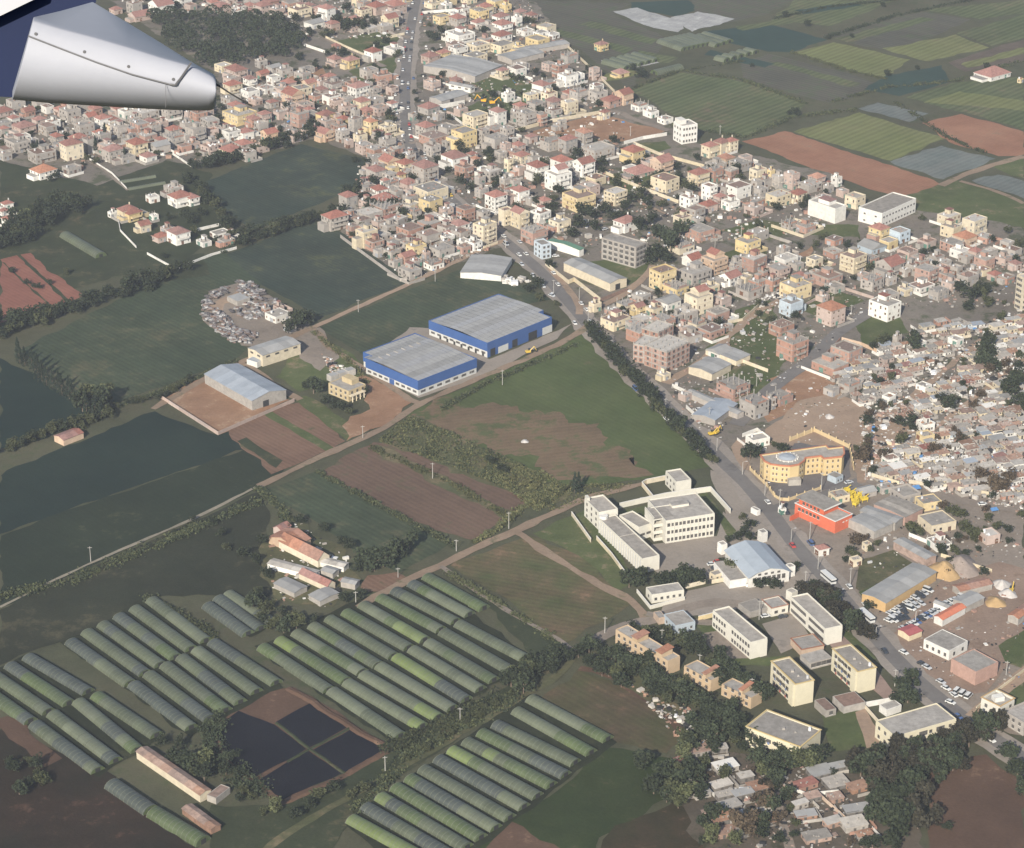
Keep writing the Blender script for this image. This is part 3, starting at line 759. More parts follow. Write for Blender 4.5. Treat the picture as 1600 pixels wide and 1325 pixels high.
def flatblock(name, C, L, Rr, H, wm_, label, cat, rm=None, floors=3, wu=0, wv=0, ww=1.4, wh=1.5, pair=None, group=None, hut=False, par=.7, band=None, wl=True, skipv=()):
    """a flat-roofed block given by its base corners nearest, left and right; wu / wv windows along the right and the left face"""
    c, l, r = G(*C), G(*L), G(*Rr)
    root = thing(name, c, 0, label, cat, group)
    e1 = Vector((r.x - c.x, r.y - c.y)); u = e1.normalized(); v = Vector((-u.y, u.x))
    W = e1.length; D = Vector((l.x - c.x, l.y - c.y)).dot(v)
    def P(a, b): return u * a + v * b
    occupy([c, r, r + Vector((v.x * D, v.y * D, 0)), l], 1.5)
    foot = [P(0, 0), P(W, 0), P(W, D), P(0, D)]
    mb = MB(); mb.prism(foot, 0, H, 0, False); parapet(mb, inset_poly(foot, .13), H - .02, H + par, .24)
    mb.build('wall', wm_, root)
    mb = MB(); mb.prism(inset_poly(foot, .25), H - .1, H + .06)
    mb.build('roof', rm or M_ROOFC, root)
    if band:
        mb = MB(); ff = inset_poly(foot, -.25); mb.prism(ff, H + par, H + par + .22, 0, False); g2 = inset_poly(foot, .3)
        for i in range(4):
            j = (i + 1) % 4
            mb.quad((*ff[i], H + par + .22), (*ff[j], H + par + .22), (*g2[j], H + par + .22), (*g2[i], H + par + .22))
        mb.build('coping', band, root)
    fh = H / floors
    for k in range(floors):
        if wu: panes(P(0, 0), P(W, 0), wu, ww, k * fh + fh * .32, wh, [M_WIN, M_WHITE], root, pair=pair)
        if wv: panes(P(0, D), P(0, 0), wv, ww, k * fh + fh * .32, wh, [M_WIN, M_WHITE], root, pair=pair, skip=skipv)
    if hut:
        mb = MB(); q = P(W * .5, D * .6); mb.box(q.x, q.y, 8, 3.4, H, H + 1.3, 0, math.atan2(u.y, u.x)); mb.build('roof_hut', wm_, root)
        q = P(W * .5, D * .6); m3 = MB(); m3.box(q.x, q.y, 8.4, 3.8, H + 1.3, H + 1.45, 0, math.atan2(u.y, u.x)); m3.build('hut_roof', M_ROOFC, root)
    return root, P, W, D
CREAM = wallm('c'); WHITE = wallm('w'); YEL = wallm('y')
SCHOOLC = paint('school_cream', (.57, .545, .475), .08, .4, .85, .05)
# ---- school
r0, P0, W0, D0 = flatblock('school_block', (1039.5, 850), (1005.5, 817), (1115.5, 838), 11.0, SCHOOLC, 'long cream three storey school block with paired windows facing the courtyard', 'school', None, 3, 6, 0, 1.3, 1.6, 2.0, hut=True)
for k in range(3):
    for i in range(7):
        t = W0 * i / 6
        q = P0(min(max(t, .15), W0 - .15), -.12)
    mb = MB(); 
mb = MB()
for i in range(1, 6):
    q = P0(W0 * i / 6, -.08); mb.box(q.x, q.y, .35, .3, 0, 11.0, 0, math.atan2(P0(1, 0).y, P0(1, 0).x))
mb.build('pilaster', SCHOOLC, r0, 'stuff')
# set-back stair wing with open landings
c = G(1039.5, 850)
st = thing('stair_tower', G(1020.5, 849) + Vector((0, 6, 0)), 0, 'cream open landing stair wing joined to the school block', 'stair wing')
ang_ = math.atan2(P0(1, 0).y, P0(1, 0).x)
for k in range(4):
    mb = MB(); mb.box(3, 3, 9.5, 12, k * 3.5 + (.0 if k else 0.02), k * 3.5 + .45, 0, ang_, True); mb.build('landing_slab', SCHOOLC, st)
mb = MB(); mb.box(3.6, 8.4, 9.2, .4, .5, 11.4, 0, ang_); mb.box(-1.4, 2.4, .35, 11, .5, 11.4, 0, ang_); mb.build('wall', SCHOOLC, st)
for k in range(3):
    mb = MB(); mb.box(4.2, -2.7, 9.0, .25, k * 3.5 + .45, k * 3.5 + 1.5, 0, ang_); mb.build('balustrade', SCHOOLC, st)
mb = MB(); mb.box(3, 3, 9.2, 11.6, 11.0, 11.12, 0, ang_); mb.build('roof', M_ROOFC, st)
# hall wing
r1, P1, W1, D1 = flatblock('school_hall', (1003, 896), (946, 829), (1030, 890), 6.6, SCHOOLC, 'long cream school hall with narrow wall ribs on its left side', 'school hall', None, 1, 0, 0)
rb = MB()
mb = MB()
for i in range(19):
    q = P1(-.15, D1 * (i + .5) / 19); mb.box(q.x, q.y, .55, .35, 0, 6.3, 0, ang_)
mb.build('wall_rib', PALEGREY, r1, 'stuff')
mb = MB(); q = P1(W1 / 2, D1 * .55); mb.box(q.x, q.y, W1, .35, 6.55, 6.85, 0, math.atan2(P1(1, 0).y, P1(1, 0).x)); mb.build('roof_joint', M_ROOFW, r1)
r2, P2, W2, D2 = flatblock('school_link', (998, 845), (978, 822), (1019, 838), 6.2, SCHOOLC, 'low flat roofed link between the school hall and the classroom block', 'school wing', None, 1, 2, 0, 2.4, 1.2)
r3, P3, W3, D3 = flatblock('school_office', (935.5, 829), (915.5, 806), (965, 823), 8.6, SCHOOLC, 'white three storey school office block at the left corner of the compound', 'office block', None, 3, 0, 3, 1.1, 1.4)
mb = MB(); q = P3(1.5, -1.4); 
for a in range(1):
    n = 12; poly = [Vector((q.x + 2.1 * math.cos(2 * math.pi * i / n), q.y + 2.1 * math.sin(2 * math.pi * i / n))) for i in range(n)]
    mb.prism(poly, 0, 8.2)
mb.build('round_tower', WHITE, r3)
mb = MB(); q = P3(1, D3 - 1); mb.box(q.x, q.y, 1.4, 3, 8.6, 10.4, 0, ang_); mb.build('roof_hut', SCHOOLC, r3)
r4, P4, W4, D4 = flatblock('school_lodge', (1056, 774), (1040, 756.5), (1079.5, 770), 6.4, SCHOOLC, 'cream two storey lodge with walled court behind the school', 'lodge', None, 2, 0, 3, 1.2, 1.2)
Cwall('compound_wall', [(1060, 775), (1000, 784)], 2.0, WHITE, 'white wall on the near side of the lodge court behind the school')
Cwall('compound_wall', [(1040, 750), (1010, 756), (1003, 760), (1020, 781)], 2.4, CREAM, 'cream wall round the back of the lodge court', capm=M_WHITE)
Cwall('compound_wall', [(968, 794), (1040, 778), (1110, 768), (1141, 803)], 2.6, SCHOOLC, 'cream wall behind the school lawn turning the far corner', 0, .35, capm=M_WHITE)
Cwall('compound_wall', [(893, 806), (923, 848)], 2.2, CREAM, 'short cream wall in front of the school office forecourt', capm=M_WHITE)
Cwall('compound_wall', [(932, 844), (955, 870), (979, 903)], 2.2, CREAM, 'long cream wall outside the ribbed side of the school hall', capm=M_WHITE)
Cwall('compound_wall', [(1070, 920), (1102, 912)], 2.0, CREAM, 'low cream wall left of the school gate')
Cwall('compound_wall', [(1112, 912), (1160, 904)], 2.0, CREAM, 'low cream wall right of the school gate')
mb = MB(); t_ = thing('gate', G(1104, 913), ang_, 'dark double gate of the school yard between two low walls', 'gate'); 
for k in range(2):
    mb = MB(); mb.box(.9 + 1.7 * k, 0, 1.6, .12, .1, 2.2); mb.build('gate_leaf', M_BLACK, t_)
flatblock('gatehouse', (1116, 909), (1110, 903), (1132, 904), 2.9, CREAM, 'small cream gatehouse at the right of the school gate', 'gatehouse', None, 1, 2, 1, .9, 1.0, par=.3)
# gym with a curved blue-grey roof
def gym():
    c, l, r = G(1196, 915), G(1158, 884), G(1222, 908)
    root = thing('sports_hall', c, 0, 'white sports hall with a shallow folded grey blue roof', 'sports hall')
    e1 = Vector((r.x - c.x, r.y - c.y)); u = Vector((math.cos(ang_), math.sin(ang_))); v = Vector((-u.y, u.x))
    W, D, H = 19.0, 26.0, 7.0
    c0 = u * -8.0
    def P(a, b): return c0 + u * a + v * b
    occupy([c + Vector((*P(0, 0), 0)), c + Vector((*P(W, 0), 0)), c + Vector((*P(W, D), 0)), c + Vector((*P(0, D), 0))], 2)
    xs = [0, W * .18, W * .5, W * .82, W]; zs = [H - 1.8, H + .1, H + 1.5, H + .1, H - 1.8]
    mb = MB()
    mb.prism([P(0, 0), P(W, 0), P(W, D), P(0, D)], 0, H - 1.8, 0, False)
    for b, rev in ((0, False), (D, True)):
        for i in range(4):
            f = [(*P(xs[i], b), H - 1.8), (*P(xs[i + 1], b), H - 1.8), (*P(xs[i + 1], b), zs[i + 1]), (*P(xs[i], b), zs[i])]
            mb.quad(*(f if not rev else f[::-1]))
    mb.build('wall', WHITE, root)
    for i in range(4):
        m2 = MB()
        for z in (0.05, .25):
            m2.quad((*P(xs[i] - (.5 if i == 0 else 0), -.8), zs[i] + z), (*P(xs[i + 1] + (.5 if i == 3 else 0), -.8), zs[i + 1] + z), (*P(xs[i + 1] + (.5 if i == 3 else 0), D + .5), zs[i + 1] + z), (*P(xs[i] - (.5 if i == 0 else 0), D + .5), zs[i] + z))
        m2.quad((*P(xs[i], -.8), zs[i] + .05), (*P(xs[i + 1], -.8), zs[i + 1] + .05), (*P(xs[i + 1], -.8), zs[i + 1] + .25), (*P(xs[i], -.8), zs[i] + .25))
        m2.build('roof_panel', M_METALB2, root)
    panes(P(1, 0), P(W - 1, 0), 7, 1.6, 2.4, 2.2, [M_WIN, M_WHITE], root)
    panes(P(3, 0), P(W - 3, 0), 4, 1.4, 5.4, 1.0, [M_WIN, M_WHITE], root, sill=False)
    mb = MB(); mb.prism([P(-8, 2), P(-.1, 2), P(-.1, D - 6), P(-8, D - 6)], 0, 4.0); mb.build('annex', WHITE, root)
    mb = MB(); mb.prism([P(-7.7, 2.3), P(-.4, 2.3), P(-.4, D - 6.3), P(-7.7, D - 6.3)], 4.02, 4.2); mb.build('annex_roof', M_ROOFC, root)
    return P, c
M_METALB2 = paint('sheet_roof_pale_blue', (.33, .37, .41), .10, .2, .5, .05)
gym()
for (x, y), lb in (((1127, 868), 'white gate pillar tower at the far left of the sports hall'), ((1190, 849), 'white gate pillar tower behind the sports hall'), ((1233, 903), 'white gate pillar tower at the right of the sports hall')):
    flatblock('gate_tower', (x, y), (x - 6, y - 5), (x + 9, y - 2.5), 5.0, WHITE, lb, 'gate tower', None, 1, 0, 0, par=.3)
Cwall('fence_wall', [(1160, 906), (1166, 918), (1200, 916), (1232, 905)], 1.6, WHITE, 'low white wall in front of the sports hall')
flatblock('bus_kiosk', (1183, 807), (1175, 801), (1188, 805), 2.8, WHITE, 'small white kiosk alone on the paved forecourt', 'kiosk', M_ROOFC, 1, 0, 0, par=.2)
flatblock('guard_house', (1018, 943), (1009, 931), (1068.5, 935), 4.0, SCHOOLC, 'low cream caretaker house on the corner of the lane below the school', 'bungalow', None, 1, 5, 1, 1.2, 1.3, par=.3)
Cwall('compound_wall', [(995, 926), (1016, 952), (1070, 938)], 1.7, SCHOOLC, 'cream wall wrapped around the caretaker house', capm=M_WHITE)
flatblock('lane_house', (1055, 991), (1040, 972), (1086, 984), 3.8, wallm('b'), 'small pale blue bungalow under trees below the lane', 'bungalow', None, 1, 3, 2, 1.0, 1.2, par=.3)
flatblock('lane_house', (1029, 976), (1021, 966), (1040, 974), 3.0, wallm('o'), 'tiny peach hut at the left of the pale blue bungalow', 'hut', None, 1, 0, 0, par=.2)
Cwall('compound_wall', [(1091, 970), (1127, 961)], 2.2, YEL, 'yellow wall at the left of the long low school building', capm=M_WHITE)
# ---- lower school and flats
ap = dict(cat='apartment block', group='cream apartment blocks')
def ribbon_windows(P, W, D, root, levels, zh, side='v', n=10):
    for z in levels:
        panes(P(0, D), P(0, 0), n, 1.5, z, zh, [M_WIN, M_WHITE], root, sill=False)
r, P, W, D = flatblock('classroom_block', (1172, 1031), (1128, 976), (1198, 1024), 7.6, SCHOOLC, 'long white classroom block with two rows of windows left of the paved yard', 'school', None, 2, 0, 14, 1.3, 1.6, skipv=(5, 6))
r, P, W, D = flatblock('classroom_block', (1288, 1009), (1242, 956), (1315, 1003), 7.4, SCHOOLC, 'long white classroom block with open galleries right of the paved yard', 'school', None, 2, 0, 0)
for k in range(2):
    panes(P(0, D * .97), P(0, D * .53), 1, D * .42, k * 3.7 + 1.5, 1.5, [M_WIN, M_WHITE], r, 'gallery', sill=True)
    panes(P(0, D * .46), P(0, D * .03), 1, D * .42, k * 3.7 + 1.5, 1.5, [M_WIN, M_WHITE], r, 'gallery', sill=True)
flatblock('yard_house', (1205, 964), (1191, 950), (1231, 958), 3.8, SCHOOLC, 'small cream house at the top edge of the paved yard', 'bungalow', None, 1, 2, 1, 1.6, 1.3, par=.3, band=M_TILEO)
flatblock('yard_shelter', (1172, 966), (1160, 950), (1199, 958), 2.8, M_CONC, 'low grey shelter left of the small cream yard house', 'shelter', None, 1, 0, 0, par=.2)
flatblock('yard_shelter', (1252, 1026), (1225, 1010), (1287, 1019), 3.0, wallm('o'), 'long low shelter with orange edging at the bottom of the paved yard', 'shelter', None, 1, 0, 0, par=.2, band=M_TILEO)
flatblock('yard_shelter', (1265, 1047), (1255, 1032), (1300, 1038), 3.0, M_CONC, 'grey covered carport between the two apartment blocks', 'carport', None, 1, 4, 0, 2.2, 1.8, par=.2)
flatblock('gate_tower', (1237, 941), (1230, 935), (1246, 937), 4.2, SCHOOLC, 'cream gate lodge between the yard house and the dark trees', 'gate lodge', None, 1, 0, 0, par=.3)
def flats(C, L, Rr, H, label, fl=3, wu=0, rot=True):
    r, P, W, D = flatblock('apartment_block', C, L, Rr, H, APC, label, 'apartment block', None, fl, wu, 0, 1.2, 1.4, None, 'cream apartment blocks', par=.5, band=paint('coping_ochre', (.50, .38, .18), .1, .5, .8))
    fh = H / fl
    for k in range(fl):                         # loggias with clutter on the long side, stair bay at the corner
        panes(P(0, D * .93), P(0, D * .22), 5, 2.0, k * fh + .9, 1.7, [M_WIN, M_WHITE], r, 'loggia')
        panes(P(0, D * .93), P(0, D * .22), 4, .8, k * fh + 1.2, 1.1, [M_WIN, M_WHITE], r, 'window', sill=False)
        panes(P(0, D * .93), P(0, D * .22), 3, .9, k * fh + .4, 1.0, [CLOTH[k % 3], CLOTH[k % 3]], r, 'laundry', proud=.25, sill=False)
    mb = MB(); mb.prism([P(-.9, D * .02), P(0, D * .02), P(0, D * .18), P(-.9, D * .18)], 0, H + .3); mb.build('stair_bay', APC, r)
    mb = MB(); q = P(W * .5, D * .5); mb.box(q.x, q.y, 1.2, 1.2, H, H + .8); q = P(W * .55, D * .3); mb.box(q.x, q.y, .8, .8, H, H + .6); mb.build('roof_hatch', M_ROOFC, r)
    mb = MB(); q = P(W * .85, D * .15); mb.tube((q.x, q.y, H), (q.x, q.y, H + 1.4), .55, .55, 8); mb.build('water_tank', M_TANK, r)
    return r, P, W, D
APC = paint('render_pale_yellow', (.56, .51, .375), .08, .35, .85, .05)
CLOTH = [paint('cloth_red', (.38, .12, .10), .2, 1, .9), paint('cloth_blue', (.16, .20, .32), .2, 1, .9), paint('cloth_white', (.6, .58, .56), .2, 1, .9)]
flats((1241, 1104), (1208, 1066), (1270, 1097), 9.6, 'cream apartment block with washing on its loggias, left of the tall pair')
flats((1338, 1084), (1304, 1046), (1367, 1077), 9.6, 'cream apartment block with cluttered loggias, right of the tall pair')
r, P, W, D = flats((1249, 1197), (1185, 1148), (1281, 1170), 8.0, 'cream apartment block with an angled end half hidden by trees', 2)
r, P, W, D = flatblock('apartment_block', (1397, 1178), (1382, 1148), (1492, 1150), 7.4, APC, 'wide pale yellow apartment block with recessed balconies above dark trees', 'apartment block', None, 2, 6, 3, 1.3, 1.4, None, 'cream apartment blocks', par=.5)
for k in range(2):
    panes(P(W * .3, 0), P(W * .9, 0), 2, 3.8, k * 3.7 + .9, 2.0, [M_WIN, M_WHITE], r, 'loggia')
Cwall('compound_wall', [(1352, 1105), (1402, 1096)], 2.4, WHITE, 'white wall above the lawn of the wide apartment block')
Cwall('compound_wall', [(1352, 1108), (1385, 1145)], 1.8, CREAM, 'cream wall along the left of the wide apartment block')
flatblock('garage', (1318, 1116), (1304, 1098), (1352, 1108), 3.2, M_CONC, 'long grey garage with brown roof below the apartment pair', 'garage', M_TILEB, 1, 0, 0, par=.15)
flatblock('garage', (1290, 1122), (1272, 1105), (1306, 1118), 3.2, M_CONC, 'small grey garage left of the long grey garage', 'garage', M_TILEB, 1, 1, 0, 1.6, 1.6, par=.15)
flatblock('garage', (1385, 1120), (1372, 1112), (1408, 1112), 3.0, WHITE, 'small white outbuilding behind the wide apartment block', 'outbuilding', None, 1, 0, 0, par=.2)
# ---- yellow college with the curved wing
def college():
    pix = [(1187, 739), (1193, 748), (1203, 753), (1217, 755), (1233, 756), (1247, 753.5), (1255, 747.5), (1257, 743), (1281, 740), (1286, 744), (1314, 741), (1317.5, 736.5), (1316, 726)]
    front = [G(*p) for p in pix]
    c = front[0]
    root = thing('college', c, 0, 'yellow three storey college with a curved wing and a round skylight', 'college')
    H = 8.9
    back = [G(*p) for p in ((1306, 727), (1293, 728.5), (1289, 724), (1243, 731), (1212, 735.5))]
    fp = axes(c, *(front + back))
    YC = paint('render_warm_yellow', (.52, .40, .215), .06, .3, .85)
    # smooth the curved part
    occupy([G(1190, 750), G(1316, 745), G(1316, 715), G(1190, 725)], 3)
    mb = MB(); mb.prism(fp, 0, H, 0, False); parapet(mb, inset_poly(fp, .15), H - .05, H + .6, .3); mb.build('wall', YC, root)
    mb = MB(); mb.prism(inset_poly(fp, .25), H - .1, H + .08); mb.build('roof', M_ROOFC, root)
    mb = MB(); ff = inset_poly(fp, -.35); gg = inset_poly(fp, .35)
    mb.prism(ff, H + .05, H + .75, 0, False)
    for i in range(len(ff)):
        j = (i + 1) % len(ff); mb.quad((*ff[i], H + .75), (*ff[j], H + .75), (*gg[j], H + .75), (*gg[i], H + .75))
    mb.build('eaves_band', paint('eaves_brick_red', (.42, .17, .10), .12, .5, .85), root)
    WINB = paint('window_brownish', (.15, .115, .08), .2, 1, .6, .2)
    for k in range(3):
        z = k * 2.9 + 1.0
        for a, b, n in ((0, 1, 1), (1, 2, 1), (2, 3, 2), (3, 4, 2), (5, 6, 2), (7, 8, 3), (8, 9, 1), (9, 10, 3)):
            panes(fp[a], fp[b], n, .75, z, 1.25, [WINB, M_WHITE], root)
    # skylight drum: ring of piers round a blue-grey dome
    q = axes(c, G(1230, 715, 9.0))[0]
    sk = MB(); n = 20
    sk.prism([q + Vector((math.cos(2 * math.pi * i / n), math.sin(2 * math.pi * i / n))) * 4.9 for i in range(n)], H, H + .5)
    o = sk.build('skylight_ring', M_ROOFW, root)
    sk = MB()
    for rr, z0, r2, z1 in ((4.0, .5, 2.6, 1.3), (2.6, 1.3, 0.05, 1.8)):
        for i in range(n):
            t, t2 = 2 * math.pi * i / n, 2 * math.pi * (i + 1) / n
            d1, d2 = Vector((math.cos(t), math.sin(t))), Vector((math.cos(t2), math.sin(t2)))
            sk.quad((*(q + d1 * rr), H + z0), (*(q + d2 * rr), H + z0), (*(q + d2 * r2), H + z1), (*(q + d1 * r2), H + z1))
    sk.build('glazing', M_METALB, o)
    for i in range(16):
        t = 2 * math.pi * i / 16; p = q + Vector((math.cos(t), math.sin(t))) * 5.1
        m2 = MB(); m2.box(p.x, p.y, .42, .42, H, H + .75, 0, t); m2.build('pier', M_WHITE, o)
    mb = MB(); p = (fp[4] + fp[5]) / 2; mb.box(p.x, p.y - 1.5, 6, 3.4, 0, 3.2, 0, .1); mb.build('porch', M_ROOFW, root)
college()
COLW = paint('wall_ochre', (.50, .39, .23), .08, .4, .85)
Cwall('college_wall', [(1172, 735), (1198, 760), (1210, 777), (1218, 782), (1232, 783), (1282, 765)], 1.6, COLW, 'ochre wall with piers along the front of the yellow college', 5.0, .3)
Cwall('college_wall', [(1234, 690), (1272, 675), (1327, 701), (1334, 735)], 2.2, COLW, 'ochre wall with piers behind the yellow college', 5.0, .3)
flatblock('guard_house', (1306, 757), (1297, 749), (1317, 752), 3.2, wallm('b'), 'pale grey guard house at the right end of the college wall', 'guard house', None, 1, 2, 0, .7, 1.0, par=.2)
# ---- orange-red painted building
ORED = paint('render_orange_red', (.52, .125, .065), .10, .4, .85, .05)
r, P, W, D = flatblock('painted_building', (1304, 834), (1259, 797), (1330.5, 822), 5.6, ORED, 'bright orange red building with white edges and a rooftop storey', 'shop building', M_ROOFC, 2, 0, 0, par=.5, band=M_WHITE)
mb = MB(); mb.prism([P(1.5, D * .34), P(W * .98, D * .34), P(W * .98, D * .96), P(1.5, D * .96)], 5.66, 8.6, 0, False); mb.build('upper_wall', ORED, r)
mb = MB(); mb.prism([P(.6, D * .3), P(W + .4, D * .3), P(W + .4, D + .4), P(.6, D + .4)], 8.6, 9.0, 0, True, True); mb.build('upper_roof', M_ROOFC, r)
mb = MB(); mb.prism([P(.3, D * .29), P(W + .6, D * .29), P(W + .6, D * .30), P(.3, D * .30)], 8.5, 9.1); mb.build('white_edge', M_WHITE, r)
panes(P(W * .35, 0), P(W, 0), 3, 1.0, 3.8, .5, [M_WHITE, M_WHITE], r, 'white_band', sill=False)
panes(P(0, D * .95), P(0, D * .35), 6, 1.4, 3.4, 1.5, [M_WIN, M_WHITE], r)
panes(P(1.3, D * .9), P(1.3, D * .4), 5, 1.2, 6.4, 1.4, [M_WIN, M_WHITE], r)
Cwall('shop_wall', [(1234, 815), (1252, 806)], 2.6, ORED, 'short orange red wall left of the orange building')
# ---- other large blocks
flatblock('grey_block', (993, 420), (956, 397), (1010, 412), 12.5, wallm('g'), 'grey four storey block with white window bays above a green lot', 'office block', None, 4, 3, 6, 2.4, 1.9)
r, P, W, D = flatblock('white_block', (1065, 226), (1042, 220), (1089, 222), 12.0, WHITE, 'big white villa block alone at the edge of the green fields', 'villa block', M_ROOFW, 3, 5, 3, 1.2, 1.5)
mb = MB(); mb.prism([P(1, D * .4), P(W * .5, D * .4), P(W * .5, D), P(1, D)], 12, 15, 0, True); mb.build('roof_room', WHITE, r)
r, P, W, D = flatblock('white_hall', (1377, 356), (1342, 345), (1430, 332), 8.5, WHITE, 'long white hall with rows of small windows and a grey roof', 'factory hall', M_ROOFC, 2, 11, 2, 1.4, 1.0)
r, P, W, D = flatblock('white_block', (1304, 350), (1255, 338), (1321, 344), 8.8, WHITE, 'massive plain white block at the town edge under terraces', 'apartment building', M_ROOFW, 3, 0, 0, par=.9)
mb = MB(); mb.prism([P(W * .3, D * .35), P(W * .95, D * .35), P(W * .95, D * .75), P(W * .3, D * .75)], 8.8, 11.4); mb.build('roof_room', WHITE, r)
mb = MB(); mb.prism([P(W * .28, D * .33), P(W * .97, D * .33), P(W * .97, D * .77), P(W * .28, D * .77)], 11.4, 11.6); mb.build('room_roof', M_TILE, r)
BRICK = wallm('r')
def brick_block(C, L, Rr, H, fl, label, nu, nv):
    """unfinished frame of concrete with red brick filling: every filled bay is a part"""
    r, P, W, D = flatblock('brick_block', C, L, Rr, H, M_CONC, label, 'unfinished building', M_ROOFW, fl, 0, 0, par=.4)
    fh = H / fl
    for k in range(fl):
        for (p, q, n) in ((P(0, 0), P(W, 0), nu), (P(0, D), P(0, 0), nv)):
            d = (q - p); bw = d.length / n
            panes(p, q, n, bw - .55, k * fh + .35, fh - .7, [BRICK, BRICK], r, 'brick_panel', inset=0, sill=False, proud=.02)
            panes(p, q, n, 1.3, k * fh + 1.1, 1.4, [M_WIN, M_WHITE], r, 'window', inset=0, proud=.10, sill=False)
    mb = MB()
    for i in range(nu + 1):
        for j in range(nv + 1):
            q = P(W * i / nu * .98 + .1, D * j / nv * .98 + .1); mb.box(q.x, q.y, .35, .35, H, H + 1.5)
    mb.build('column_stub', M_CONC, r, 'stuff')
    return r
brick_block((1041, 583), (1019, 565), (1077, 566), 11.5, 4, 'largest red brick frame building with concrete floors beside the main road', 5, 3)
brick_block((1013, 570), (995, 560), (1030, 556), 10, 3, 'narrow red brick building with white ground floor, left of the largest brick frame', 2, 3)
brick_block((1028, 545), (1010, 533), (1052, 532), 9.0, 3, 'red brick building with pale slab roof behind the largest brick frame', 3, 2)
r, P, W, D = flatblock('tower_block', (1594, 486), (1588, 480), (1640, 476), 19, CREAM, 'tall pale tower cut off by the right edge of the photo', 'tower block', M_ROOFW, 6, 6, 3, 1.2, 1.5)
# ---- halls and long sheds
shed('storage_hall', (394.5, 642), (326, 598), (447.5, 625), 5.6, 2.2, M_CONC, M_METALB, 'grey hall with blue grey sheet roof inside a red earth yard', 'hall', 'v', 9, wins=0, doors=1)
Cwall('yard_wall', [(250, 622), (341, 680), (460, 628)], 2.0, wallm('p'), 'pink grey wall around the red earth yard')
shed('workshop', (411, 573), (395, 559), (470, 554), 6.4, 1.0, CREAM, M_METAL, 'cream workshop with grey roof and a row of slot windows beside the scrapyard', 'workshop', 'u', 5, wins=1)
flatblock('workshop_annex', (402, 575), (392, 567), (412, 570), 3.0, WHITE, 'small white annex at the left end of the cream workshop', 'annex', M_METALB, 1, 0, 0, par=.1)
GREENR = paint('sheet_roof_green', (.10, .20, .14), .15, .3, .7)
shed('green_shed', (905, 402), (858, 386), (912, 399), 4.5, 1.0, WHITE, GREENR, 'shed with a dark green sheet roof beside the pale blue office', 'shed', 'u', 5)
flatblock('blue_office', (846, 406), (836, 398), (861, 403), 8.5, wallm('b'), 'pale blue three storey office beside the green roofed shed', 'office', None, 3, 2, 2, 1.4, 1.4)
shed('long_shed', (953, 456), (893, 420), (979, 448), 5.2, 1.2, CREAM, M_METAL, 'long grey roofed shed behind a tan wall near the main road', 'long shed', 'v', 8, doors=1)
Cwall('yard_wall', [(852, 415), (888, 444), (897, 440), (938, 472)], 2.6, CREAM, 'tan wall between the main road and the long grey shed')
Cwall('yard_wall', [(938, 472), (980, 455)], 2.2, M_TILEB, 'brown wall at the near end of the long grey shed')
shed('timber_yard_hall', (783, 440), (742, 400), (800, 412), 3.6, 1.0, WHITE, M_METAL, 'white walled yard hall with plain grey roof by the road bend', 'hall', 'u', 6)
shed('market_hall', (742, 130), (645, 120), (785, 112), 5, 1.5, wallm('g'), M_METAL, 'very long grey hall roof right of the avenue', 'market hall', 'u', 12)
shed('market_hall', (690, 167), (660, 164), (732, 155), 4, 1, wallm('g'), M_METAL, 'open grey shed with white columns right of the avenue', 'market hall', 'u', 6, doors=1)
shed('market_hall', (735, 146), (708, 136), (742, 143), 4, .8, WHITE, M_METAL, 'narrow white shed between the two grey halls of the avenue', 'shed', 'v', 5, wins=1)
shed('market_hall', (815, 88), (800, 83), (890, 75), 3.6, .8, wallm('g'), M_METAL, 'long thin grey shed beside the yellow building at the field edge', 'shed', 'u', 8)
shed('market_hall', (800, 102), (765, 97), (850, 90), 4, .8, wallm('g'), M_METAL, 'dark long shed with white gable behind the long market hall', 'shed', 'u', 8)
Cwall('yard_wall', [(673, 173), (726, 163)], 3.2, WHITE, 'white wall in front of the open grey shed of the avenue')
Cwall('yard_wall', [(720, 128), (775, 118)], 3.0, WHITE, 'white wall along the near side of the very long grey hall')
shed('low_shed', (1117, 666), (1098, 645), (1152, 640), 3.4, 1.0, wallm('g'), M_METALB, 'low blue grey shed with a yard by the main road', 'shed', 'u', 6)
shed('low_shed', (1152, 656), (1096, 612), (1162, 652), 3.2, .6, wallm('g'), M_METAL, 'angled low grey roof running beside the main road yard', 'shed', 'v', 7)
shed('low_shed', (1112, 596), (1088, 578), (1142, 580), 4.2, 1.0, CREAM, M_METAL, 'grey hipped shed right of the largest brick frame', 'shed', 'u', 5)
shed('low_shed', (1150, 572), (1102, 555), (1172, 562), 3.0, .5, CREAM, M_METAL, 'long low cream shed along the green lot', 'shed', 'u', 6)
# right-hand sheds
shed('grey_shed', (1365, 843), (1330, 822), (1394, 830), 4.2, .5, M_CONC, M_METAL, 'wide flat grey shed below the brick walled workshop', 'shed', 'u', 5)
shed('grey_shed', (1398, 830), (1352, 805), (1410, 822), 4.4, .4, M_CONC, M_METAL, 'flat grey shed between the orange building and brick workshop', 'shed', 'v', 5)
shed('brick_shed', (1413, 822), (1372, 798), (1441, 808), 4.6, .4, BRICK, M_ROOFC, 'brick walled workshop with a wide brown grey roof', 'workshop', 'u', 4)
shed('brown_shed', (1446, 886), (1385, 862), (1462, 880), 4.0, .6, M_RUST, M_METAL, 'long brown grey shed behind the fallow lot', 'shed', 'v', 6)
OCHRE = paint('wall_ochre_orange', (.46, .31, .15), .12, .5, .85)
shed('grey_depot', (1383, 957), (1353, 938), (1462, 908), 4.6, .8, OCHRE, M_METAL, 'large grey depot roof with an orange end wall by the car yard', 'depot', 'u', 8)
